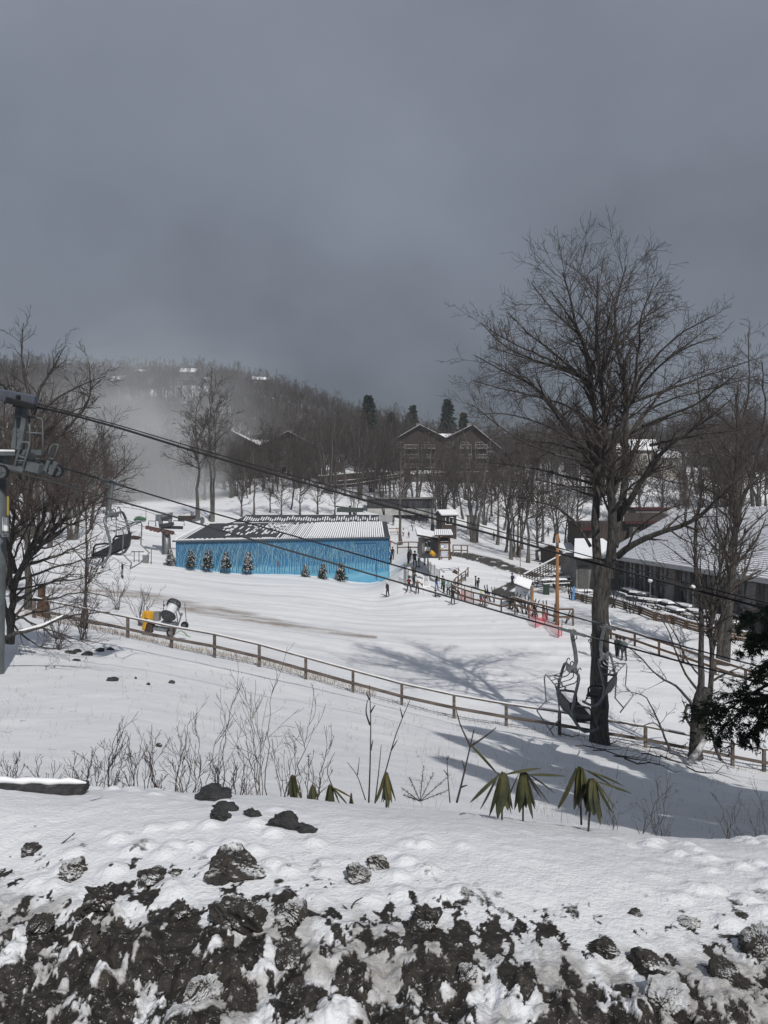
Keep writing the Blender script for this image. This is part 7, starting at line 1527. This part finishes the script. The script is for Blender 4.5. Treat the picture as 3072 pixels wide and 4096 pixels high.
# snow dusted clod material: snow lies where the surface faces up
def dusted(name, dark, lite, lo, hi):
    m = bpy.data.materials.new(name); m.use_nodes = True; t = m.node_tree; b = t.nodes['Principled BSDF']; b.inputs['Roughness'].default_value = .85
    g = t.nodes.new('ShaderNodeTexCoord'); n = t.nodes.new('ShaderNodeTexNoise'); n.inputs['Scale'].default_value = 26; n.inputs['Detail'].default_value = 6; t.links.new(g.outputs['Object'], n.inputs['Vector'])
    r = t.nodes.new('ShaderNodeValToRGB'); r.color_ramp.elements[0].color = (*dark, 1); r.color_ramp.elements[1].color = (*lite, 1); r.color_ramp.elements[0].position = .3; r.color_ramp.elements[1].position = .75; t.links.new(n.outputs['Fac'], r.inputs[0])
    ge = t.nodes.new('ShaderNodeNewGeometry'); s_ = t.nodes.new('ShaderNodeSeparateXYZ'); t.links.new(ge.outputs['Normal'], s_.inputs[0])
    n3 = t.nodes.new('ShaderNodeTexNoise'); n3.inputs['Scale'].default_value = 9; n3.inputs['Detail'].default_value = 6; n3.inputs['Roughness'].default_value = .7; t.links.new(g.outputs['Object'], n3.inputs['Vector'])
    q_ = t.nodes.new('ShaderNodeMath'); q_.operation = 'MULTIPLY_ADD'; t.links.new(n3.outputs['Fac'], q_.inputs[0]); q_.inputs[1].default_value = 1.5; t.links.new(s_.outputs['Z'], q_.inputs[2])
    mr = t.nodes.new('ShaderNodeMapRange'); mr.inputs['From Min'].default_value = lo; mr.inputs['From Max'].default_value = hi; t.links.new(q_.outputs[0], mr.inputs[0])
    mx = t.nodes.new('ShaderNodeMixRGB'); t.links.new(mr.outputs[0], mx.inputs[0]); t.links.new(r.outputs[0], mx.inputs[1]); mx.inputs[2].default_value = (.68, .69, .71, 1); t.links.new(mx.outputs[0], b.inputs['Base Color'])
    bp = t.nodes.new('ShaderNodeBump'); bp.inputs['Strength'].default_value = .9; bp.inputs['Distance'].default_value = .012; t.links.new(n.outputs['Fac'], bp.inputs['Height']); t.links.new(bp.outputs[0], b.inputs['Normal']); return m
M_cl1 = dusted('clod_dusted', (.012, .011, .010), (.050, .044, .038), 1.66, 1.9); M_cl2 = dusted('clod_snowy', (.016, .014, .012), (.06, .053, .045), 1.05, 2.0); M_rk2 = dusted('rock_bare', (.012, .012, .014), (.05, .05, .052), 1.95, 2.2)
CL = [ # px, py centre, width px, height px, mat, label
 (925, 3452, 250, 150, M_cl1, 'largest mud clod lying alone in the clean snow of the bank'), (955, 3655, 230, 190, M_cl1, 'big round dirty clod below the largest one'), (1172, 3640, 150, 160, M_cl2, 'snow dusted clod right of the big round dirty one'),
 (1425, 3500, 110, 100, M_cl2, 'hollowed snowy clod near the middle, upper left of the forked twig'), (1505, 3440, 90, 100, M_cl2, 'snow crusted lump above the forked twig'), (600, 3500, 130, 65, M_cl1, 'flat mud clod left of the largest clod'),
 (700, 3487, 70, 30, M_cl1, 'small flat clod just left of the largest clod'), (120, 3395, 90, 55, M_cl1, 'small mud clod high on the bank at the far left'), (280, 3470, 130, 110, M_cl2, 'round icy clod with dark core at the left'),
 (390, 3580, 170, 150, M_cl1, 'broad crumbly mud clod at the left of the dirty snow'), (1700, 3665, 130, 120, M_cl1, 'pointed mud clod standing right of the middle'), (720, 3640, 90, 80, M_cl1, 'dark clod left of the big round dirty one'),
 (2420, 3790, 120, 90, M_cl1, 'dark clod at the snow edge in the right half'), (2590, 3840, 110, 90, M_cl1, 'torn dark clod farther right at the snow edge'), (2540, 3650, 50, 34, M_cl1, 'small dark lump alone in the right hand snow'),
 (2760, 3685, 80, 50, M_cl2, 'small crusted lump right of the lone dark one'), (3050, 3760, 150, 190, M_cl2, 'big speckled icy boulder cut by the right edge'), (1825, 3612, 36, 18, M_cl1, 'tiny mud crumb in the clean snow right of the pointed clod'),
 (1870, 3892, 90, 80, M_cl2, 'round snowball lump low in the right half'), (330, 3740, 120, 110, M_cl1, 'grey lump low at the left'), (800, 3950, 150, 120, M_cl2, 'snow crusted slab low left of centre'), (2680, 3960, 170, 130, M_cl2, 'crumbled pale lump low at the right'), (150, 3690, 110, 90, M_cl1, 'dark clod near the left edge of the dirty snow'), (2900, 3870, 120, 90, M_cl1, 'dark rubble lump near the lower right edge'), (1150, 3820, 130, 100, M_cl1, 'dark clod in the lower middle of the dirty snow')]
for i, (px, py, wp, hp, m_, lab) in enumerate(CL):
    g = on_bank(px, py + hp * .35); w_ = wp / F * g.y / 2; h_ = hp / F * g.y / 2; rock('mud_clod', g + Vector((0, h_ * .5, h_ * .05)), w_ * .95, w_ * .85, h_ * .85, i + 2, m_, lab, 'mud clod', amp=.5)
RK = [(850, 3172, 190, 60, 'long flat black rock at the crest, left of the rock cluster'), (895, 3215, 120, 40, 'small black rock under the long flat one'), (880, 3248, 110, 46, 'left black rock in the second row of the cluster'), (1010, 3240, 80, 50, 'twin lobed black rock between two larger ones'), (1135, 3265, 150, 105, 'largest black rock of the cluster, at its right end'), (1215, 3308, 100, 24, 'flat black shard beside the largest rock')]
for i, (px, py, wp, hp, lab) in enumerate(RK):
    g = on_bank(px, py + hp * .4); w_ = wp / F * g.y / 2; h_ = hp / F * g.y / 2; rock('black_rock', g + Vector((0, h_ * .3, h_ * .12)), w_, w_ * .7, h_ * .85, i + 40, M_rk2, lab, 'rock', amp=.38, sub=4)
# half buried timber with snow at the left crest
a, b2 = P(-160, 3138, 4.2), P(345, 3148, 4.25); tl = thing('black_timber', a.lerp(b2, .5), 'black timber edge capped with snow at the left end of the crest', 'timber'); mb = MB(); mb.bar(a - Vector((0, 0, .01)), b2 - Vector((0, 0, .01)), .14, .05); o_ = mb.build('beam', M_rk2, tl, bevel=.012)
mb = MB(); n = 15; qs = [a.lerp(b2, k / (n - 1)) + Vector((0, 0, .027)) for k in range(n)]; mb.tube([q_ + Vector((0, 0, .004 * math.sin(k * 1.7))) for k, q_ in enumerate(qs)], [.014] + [.018 + .004 * math.sin(k * 2.3) for k in range(n - 3)] + [.014, .005], 10); mb.build('snow_cap', M_snowp, tl, smooth=True)
# rocks out on the slope
for i, (px, py, wp, hp, lab, m_) in enumerate(((448, 2722, 60, 26, 'dark flat stone on the slope with blue shade behind it', M_rk2), (543, 2716, 14, 14, 'tiny stone right of the dark flat one', M_rk2), (685, 2733, 34, 14, 'brown flat stone on the left of the slope', M_cl1), (634, 2987, 40, 18, 'brownish stone low on the left slope', M_cl1), (592, 2740, 20, 14, 'small dark stone between the brown and the dark flat ones', M_rk2))):
    g = ground(px, py); w_ = wp / F * g.y / 2; h_ = hp / F * g.y / 2; rock('slope_stone', g, w_, w_ * .7, h_ * 1.4, i + 70, m_, lab, 'stone', sub=3)
rp_ = np.random.default_rng(12)
for i in range(7):
    g = ground(250 + 220 * rp_.random(), 2600 + 45 * rp_.random()); s = .10 + .12 * rp_.random(); rock('rubble_stone', g, s * 1.3, s, s * .7, 80 + i, M_rk2, 'dark stone in the small rubble heap under the arching tree', 'stone', sub=2)['group'] = 'rubble heap stones under the arching tree'

# rhododendron sprigs
def leaf(mb, base, d, L_, w_, droop, roll=0.0):
    d = Vector(d).normalized(); sd = d.cross(Vector((0, 0, 1))); sd = sd.normalized() if sd.length > .1 else Vector((1, 0, 0)); n = 7; pts = []; p = Vector(base); dd = d.copy()
    Lr = []
    for k in range(n + 1):
        t_ = k / n; wv = w_ * (math.sin(PI * min(1, t_ * .92 + .06)) ** .7); up_ = sd.cross(dd).normalized(); Lr.append((p - sd * wv + up_ * -wv * .35, p + up_ * 0.0, p + sd * wv + up_ * -wv * .35)); p = p + dd * L_ / n; dd = (dd + Vector((0, 0, -droop / n))).normalized()
    vs = [v for r_ in Lr for v in r_]; mb.add(vs, [(3 * k + j, 3 * k + j + 1, 3 * k + j + 4, 3 * k + j + 3) for k in range(n) for j in (0, 1)])
def rhodo(px, pyt, d, pyb, nl, Lpx, label, seed, spreads, tilt=0):
    top = P(px, pyt + 8, d); r_ = random.Random(seed); zb = P(px, pyb, d).z - .05; o = thing('rhododendron', (top.x, top.y, zb), label, 'rhododendron'); L_ = Lpx / F * d
    mb = MB(); mb.tube([(top.x + tilt, top.y, zb), (top.x + tilt * .5, top.y, (zb + top.z) / 2), top], [.006, .0055, .004], 6); mb.build('stem', M_bark, o)
    for k in range(nl):
        a = spreads[k % len(spreads)] + r_.uniform(-.06, .06); rad = .25 + .3 * (k % 3); yy = r_.uniform(-.9, .9)
        mb = MB(); dz = math.cos(a); dx = math.sin(a); mb_base = top + Vector((dx * .004, yy * .004, -.003)); pet = mb_base + Vector((dx * 1.1 + r_.uniform(-.25, .25), yy * .4, .25)).normalized() * L_ * .10
        mb.tube([mb_base, (mb_base + pet) / 2 + Vector((0, 0, L_ * .02)), pet], .0016, 4); leaf(mb, pet, (dx, yy * .22, dz), L_ * r_.uniform(.85, 1.1), L_ * .10, .35 if abs(a) < 2.4 else .2)
        me = mb.build('leaf', M_rhod if r_.random() < .85 else M_rhodd, o, smooth=True)
    mb = MB(); mb.lathe([(.001, -.008), (.006, -.003), (.0065, .006), (.001, .018)], top, (0, 0, 1), 8); mb.build('bud', M_bud, o, smooth=True); return o
dR = 4.35; full = [-3.0, 3.03, -2.88, 2.93, 3.12, -3.08, 2.8, -2.8, 3.1, -3.1]
rhodo(2008, 3092, 4.15, 3262, 14, 160, 'rhododendron sprig with drooping leaves, left one of the middle pair', 1, [-3.0, 3.05, 3.1, -2.85, 3.12, -2.15, -3.12, 2.95, 1.25, -.7, 3.0, -3.05, -2.6])
rhodo(2092, 3088, 4.2, 3270, 14, 160, 'rhododendron sprig with wide spread leaves, right one of the middle pair', 2, [2.5, 3.08, -3.05, 2.05, 1.45, -3.12, 3.0, 2.9, -2.75, 3.12, -3.0, 3.05, 2.8])
rhodo(2318, 3072, 4.2, 3262, 13, 172, 'tallest rhododendron sprig with a red bud, left one of the right pair', 3, [-2.65, 3.08, -3.05, 3.0, 2.85, -3.12, 2.0, -2.9, 3.12, 3.05, -3.08, 1.9], .01)
rhodo(2368, 3118, 4.1, 3290, 13, 155, 'lower rhododendron sprig with orange leaf stalks, right one of the right pair', 4, [2.65, -3.02, 3.1, 2.55, 2.95, -3.12, 3.05, -2.8, 1.75, 3.12, 2.5, 3.0], -.02)
rhodo(1545, 3090, 4.5, 3205, 12, 118, 'furled rhododendron sprig standing alone left of the fir seedling', 5, full)
rhodo(1170, 3100, 4.6, 3190, 11, 98, 'furled rhododendron sprig, leftmost by the tall thin shrub', 6, full)
rhodo(1250, 3140, 4.5, 3200, 10, 85, 'low rhododendron tuft, second from the left', 7, full); rhodo(1320, 3138, 4.5, 3200, 10, 90, 'low rhododendron tuft, third from the left', 8, [-2.95, 3.05, 2.7, 1.9, 2.3, -2.9, 3.12, -2.2, 2.95, -3.05]); rhodo(1405, 3175, 4.5, 3206, 6, 50, 'smallest rhododendron tuft beside the thin shrub', 9, full)
# shrubs behind the crest
def shrub(px, pyt, d, pyb, n, seed, label, spread=.28, mt=M_twigr, rad=.0045, br=5, lean=0.0):
    base = P(px, pyb, d); H = (pyb - pyt) / F * d + .15; r = np.random.default_rng(seed); LL = []; base.z -= .15
    for k in range(n):
        sx = lean + spread * (2 * r.random() - 1); sy = spread * (2 * r.random() - 1); hh = H * (1 if k == 0 else .45 + .5 * r.random()); o0 = np.array([.05 * r.normal(), .05 * r.normal(), 0]) * (H)
        LL.append((np.array([o0, o0 + [sx * hh * .3 , sy * hh * .3, hh * .35], o0 + [sx * hh * .75 + .02 * r.normal(), sy * hh * .7, hh * .7], o0 + [sx * hh * 1.1 + .04 * r.normal(), sy * hh, hh]]), rad * (1.3 if k == 0 else 1), rad * .35))
    (tv, tq), (cv, cq) = limb_tree(LL, seed, rad * .36, [dict(per=br, ang=.55, lenf=.42, K=6, up=.10, wob=.10, t0=.25, rfac=.6, sides=4, lmin=.06), dict(per=2, ang=.6, lenf=.4, K=4, up=.05, wob=.15, t0=.2, rfac=.6, sides=3, lmin=.03)], wob=.05)
    o = thing('bare_shrub', base, label, 'shrub'); link('stem', mesh_np('stem', tv, tq, mats=[mt], smooth=True), o, True); link('twigs', mesh_np('twigs', cv, cq, mats=[mt]), o, True); return o
SH = [(395, 2880, 7.0, 3175, 6, 'upright shrub with curled tips at the left behind the crest'), (320, 2990, 6.5, 3165, 5, 'low thin shrub left of the one with curled tips'), (540, 2930, 7, 3180, 7, 'bushy many stemmed shrub left of the black rocks'), (620, 2960, 6.5, 3185, 6, 'dense twiggy shrub just right of the many stemmed one'), (700, 2850, 7.5, 3190, 3, 'tall two stemmed shrub leaning left above the black rocks'),
 (830, 2760, 8, 3195, 5, 'tall shrub with arching tips above the long black rock'), (900, 2990, 6.5, 3190, 5, 'short forked shrub right above the long black rock'), (1050, 2690, 8, 3200, 7, 'tallest and densest shrub with many fine twigs, centre left'), (1120, 2800, 7.5, 3200, 5, 'tall fine twigged shrub just right of the tallest one'), (960, 3020, 6, 3195, 5, 'low leaning shrub left of the tallest one'), (1240, 2960, 6.5, 3200, 4, 'thin shrub standing among the low rhododendrons'),
 (180, 3010, 6.5, 3150, 4, 'low shrub above the black timber at the left'), (460, 3030, 6.2, 3172, 5, 'low twiggy shrub between the left upright ones'), (760, 3010, 6.2, 3190, 5, 'low shrub filling the gap above the black rocks'), (60, 3020, 6.5, 3140, 4, 'low thin shrub at the far left edge')]
for i, (px, pt, d, pb, n, lab) in enumerate(SH): shrub(px, pt, d, pb, n, 100 + i, lab, .22, M_twigr if i % 2 else M_bark, .0050, 6)
def stick(name, pts, d, rad, label, r1=.4):   # hand traced stems
    o = thing(name, P(*pts[0][0], d), label, 'twig'); mb = MB()
    for line in pts: q_ = resample(PX(line, d), max(4, 3 * len(line))); mb.tube([Vector(v) for v in q_], [rad * (1 - (1 - r1) * k / (len(q_) - 1)) for k in range(len(q_))], 6)
    mb.build('stem', M_bark, o, smooth=True)
stick('tall_sapling', [[(1475, 3210), (1480, 3080), (1484, 2900), (1478, 2740)], [(1480, 2900), (1462, 2850), (1470, 2800)], [(1482, 2850), (1500, 2820)], [(1478, 2800), (1465, 2770)], [(1483, 3000), (1492, 2960)]], 4.8, .0065, 'tall straight sapling stem rising at the middle of the crest')
stick('slanting_sapling', [[(1500, 3212), (1545, 3080), (1575, 2960), (1610, 2870), (1640, 2800)], [(1565, 3000), (1590, 2960)], [(1610, 2870), (1600, 2830)], [(1500, 3212), (1515, 3090), (1525, 2980)]], 4.8, .0055, 'long slanting sapling right of the straight one')
stick('side_sapling', [[(1462, 3200), (1430, 3100), (1390, 3050)], [(1430, 3100), (1438, 3030)], [(1350, 3190), (1300, 3080), (1340, 3010)]], 4.8, .004, 'short forked sapling left of the straight one')
stick('forked_sapling', [[(1827, 3210), (1850, 3120), (1880, 2990), (1900, 2900), (1897, 2920)], [(1882, 2985), (1840, 2900), (1825, 2840)], [(1882, 2985), (1950, 2940), (1985, 2910)], [(1860, 3080), (1848, 3040)], [(1840, 3150), (1870, 3140)]], 4.6, .007, 'forked bare sapling with a wide V top right of the fir seedling')
stick('bare_stick', [[(1800, 3210), (1790, 3100), (1788, 3020)], [(1790, 3100), (1775, 3080)], [(1788, 3040), (1796, 3022)]], 4.6, .0045, 'short knobbly stick left of the forked sapling')
stick('forked_twig', [[(1398, 3700), (1402, 3650), (1412, 3610), (1450, 3590)], [(1402, 3650), (1370, 3620)]], 2.85, .0045, 'small forked twig poking out of the dirty snow')
stick('bare_stick', [[(240, 3380), (290, 3340)], [(290, 3340), (300, 3330)]], 3.4, .004, 'short stick lying on the snow at the upper left')
stick('thin_twig', [[(355, 3205), (410, 3190), (412, 3180)]], 4.0, .002, 'thin bent twig on the snow right of the black timber')
# fir seedling
r = np.random.default_rng(9); o = thing('fir_seedling', P(1690, 3205, 4.6), 'small fir seedling poking through the snow right of the lone rhododendron', 'seedling'); mb = MB(); nb_ = MB()
for a_, l_ in ((-.9, 90), (-.4, 110), (.1, 140), (.5, 120), (.9, 150), (1.2, 120), (-1.2, 70)):
    b0 = P(1680, 3205, 4.6); tip = b0 + Vector((math.sin(a_), r.normal() * .2, math.cos(a_))) * l_ / F * 4.6; mb.tube([b0, (b0 + tip) / 2, tip], [.003, .002, .001], 4)
    for k in range(60):
        t_ = .2 + .8 * r.random(); p = b0.lerp(tip, t_); dn = ((tip - b0).normalized() * .7 + Vector(r.normal(size=3)) * .6).normalized(); w_ = dn.cross(Vector(r.normal(size=3))).normalized() * .0014; nb_.poly([p - w_, p + w_, p + dn * .022])
mb.build('stem', M_bark, o); nb_.build('needles', mat('seedling_needles', (.05, .065, .035), .7, .4, 9), o)
# dry grass and weeds
def grass(name, n, seed, region, hmin, hmax, w_, label, m_, clump=None, dd=None):
    r = np.random.default_rng(seed); Vs = []; T = []; k = 0
    cl = [(region[0] + (region[1] - region[0]) * r.random(), region[2] + (region[3] - region[2]) * r.random()) for _ in range(clump)] if clump else None
    pts = []
    while len(pts) < n:
        if cl: c = cl[int(r.integers(0, len(cl)))]; pts.append((c[0] + r.normal() * 14, c[1] + abs(r.normal()) * 2))
        else: pts.append((region[0] + (region[1] - region[0]) * r.random(), region[2] + (region[3] - region[2]) * r.random()))
    for px, py in pts:
        if callable(dd): x, y = dd(px, py)
        else: y = py; x = (px - CX) / F * y
        z = zg1(x, y); h = hmin + (hmax - hmin) * r.random() ** 2; b0 = np.array([x, y, z - .03]); d1 = np.array([r.normal() * .22, r.normal() * .22, 1]); d2 = d1 + np.array([r.normal() * .35, r.normal() * .2, -.2]); m1 = b0 + d1 * h * .5; m2 = m1 + d2 * h * .5; w0 = np.array([w_ * y, 0, 0])
        Vs += [b0 - w0, b0 + w0, m1 - w0 * .8, m1 + w0 * .8, m2]; T += [(k, k + 1, k + 3), (k, k + 3, k + 2), (k + 2, k + 3, k + 4)]; k += 5
    ob = link(name, mesh_np(name, Vs, None, T, mats=[m_])); return tag(ob, label, 'grass', kind='stuff')
grass('dry_grass', 1500, 21, (-100, 3100, 9, 36), .04, .22, .00018, 'dry grass blades poking through the snow of the near slope', M_dry, clump=150)
grass('weed_stems', 500, 22, (-100, 3100, 7, 34), .12, .5, .00012, 'thin dead weed stems scattered over the near slope', M_twigr)
def along(px, py): x = None; return x
fl = [(p.x, p.y) for p in FP]
def fence_dd(px, py):
    i = np.searchsorted([f_[0] for f_ in fp], px); i = min(max(int(i), 1), len(fp) - 1); t_ = (px - fp[i - 1][0]) / (fp[i][0] - fp[i - 1][0]); d = fp[i - 1][2] + t_ * (fp[i][2] - fp[i - 1][2]) + py; return (px - CX) / F * d, d
grass('fence_grass', 3000, 23, (100, 1500, .3, 3.4), .12, .42, .00016, 'band of dry grass along the far side of the rail fence', mat('grass_tan', (.25, .20, .14), .9, .4, 5), dd=fence_dd)
grass('fence_grass_right', 700, 24, (1500, 3100, -.8, 1.2), .08, .40, .00016, 'sparser dry grass along the right half of the rail fence', M_dry, dd=fence_dd).name = 'fence_grass'
# weeds at the crest right
for i, (px, pt, pb, n, lab) in enumerate(((2650, 3110, 3335, 7, 'dark thin weed clump in the shade, right of the rhododendrons'), (2910, 3150, 3345, 6, 'tall thin weed clump near the lower right edge of the crest'), (2470, 3120, 3300, 3, 'lone dark weed stem in the shade beside the right rhododendrons'), (2560, 3230, 3310, 4, 'short weed tuft left of the dark thin clump'), (3040, 3180, 3350, 4, 'weed tuft at the right end of the crest'))):
    shrub(px, pt, 5.6, pb + 20, n, 200 + i, lab, .25, M_twig, .0028, 3)
# debris of fallen branches near the right hand clump
r = np.random.default_rng(31)
for i, (px, py, L_) in enumerate(((2400, 3010, 200), (2500, 3040, 260), (2560, 3060, 220), (2650, 3050, 180), (2300, 2960, 120), (2620, 3080, 250), (2850, 3120, 200), (2450, 2990, 150), (2680, 3020, 170), (2720, 3060, 150), (2740, 3045, 120))):
    g = ground(px, py); l_ = L_ / F * g.y; q_ = [g + Vector((l_ * (k / 5 - .5), r.normal() * .15, .12 + .14 * r.random() + (zg1(g.x + l_ * (k / 5 - .5), g.y) - g.z))) for k in range(6)]; mb = MB(); mb.tube(q_, [.03, .03, .024, .018, .012, .006], 6)
    for k in range(3): a = q_[1 + k]; mb.tube([a, a + Vector((r.normal() * .4, r.normal() * .3, .25 + .2 * r.random())), a + Vector((r.normal() * .8, r.normal() * .5, .3))], [.014, .01, .005], 4)
    tag(mb.build('fallen_branch', M_bark, smooth=True), 'dark fallen branch lying in the snow between the two right hand trees', 'branch', 'fallen branches at the foot of the right hand trees')

# ------------------------------------------------------------------ air: thin haze and the blown snow mist
def box_obj(name, x0, x1, y0, y1, z0, z1): mb = MB(); mb.box(x0, x1, y0, y1, z0, z1); return mb
def volmat(name, dens, col, noise=None):
    m = bpy.data.materials.new(name); m.use_nodes = True; t = m.node_tree; t.nodes.clear(); v = t.nodes.new('ShaderNodeVolumePrincipled'); o_ = t.nodes.new('ShaderNodeOutputMaterial'); v.inputs['Color'].default_value = (*col, 1); v.inputs['Density'].default_value = dens; v.inputs['Anisotropy'].default_value = 0.0; t.links.new(v.outputs[0], o_.inputs['Volume'])
    if noise:
        g = t.nodes.new('ShaderNodeTexCoord'); ln = t.nodes.new('ShaderNodeVectorMath'); ln.operation = 'LENGTH'; t.links.new(g.outputs['Object'], ln.inputs[0])
        n = t.nodes.new('ShaderNodeTexNoise'); n.inputs['Scale'].default_value = noise; n.inputs['Detail'].default_value = 3; t.links.new(g.outputs['Object'], n.inputs['Vector'])
        a = t.nodes.new('ShaderNodeMath'); a.operation = 'MULTIPLY_ADD'; t.links.new(n.outputs['Fac'], a.inputs[0]); a.inputs[1].default_value = .9; t.links.new(ln.outputs['Value'], a.inputs[2])
        mr = t.nodes.new('ShaderNodeMapRange'); mr.interpolation_type = 'SMOOTHSTEP'; mr.inputs['From Min'].default_value = .55; mr.inputs['From Max'].default_value = 1.35; mr.inputs['To Min'].default_value = dens; mr.inputs['To Max'].default_value = 0; t.links.new(a.outputs[0], mr.inputs[0]); t.links.new(mr.outputs[0], v.inputs['Density'])
    return m
HAZE = True
if HAZE:
    mb = box_obj('haze', -520, 520, -12, 560, -40, 100); hz_ = mb.build('haze', volmat('haze_air', .00035, (.62, .65, .70))); tag(hz_, 'faint cold haze filling the valley air', 'haze', kind='stuff')
    import bmesh
    for (px, py, d, sx, sy, sz, dn, lab) in ((540, 1900, 168, 30, 16, 20, .28, 'dense bank of blown snow at the head of the ski run'), (640, 1690, 225, 52, 28, 38, .023, 'thin veil of blown snow drifting up in front of the ridge')):
        bm = bmesh.new(); bmesh.ops.create_icosphere(bm, subdivisions=3, radius=1.0); me = bpy.data.meshes.new('snow_mist'); bm.to_mesh(me); bm.free(); me.materials.append(volmat('snow_mist_%d' % px, dn, (.86, .88, .90), 1.6))
        ob = link('snow_mist', me); ob.location = P(px, py, d); ob.scale = (sx, sy, sz); tag(ob, lab, 'mist', kind='stuff')
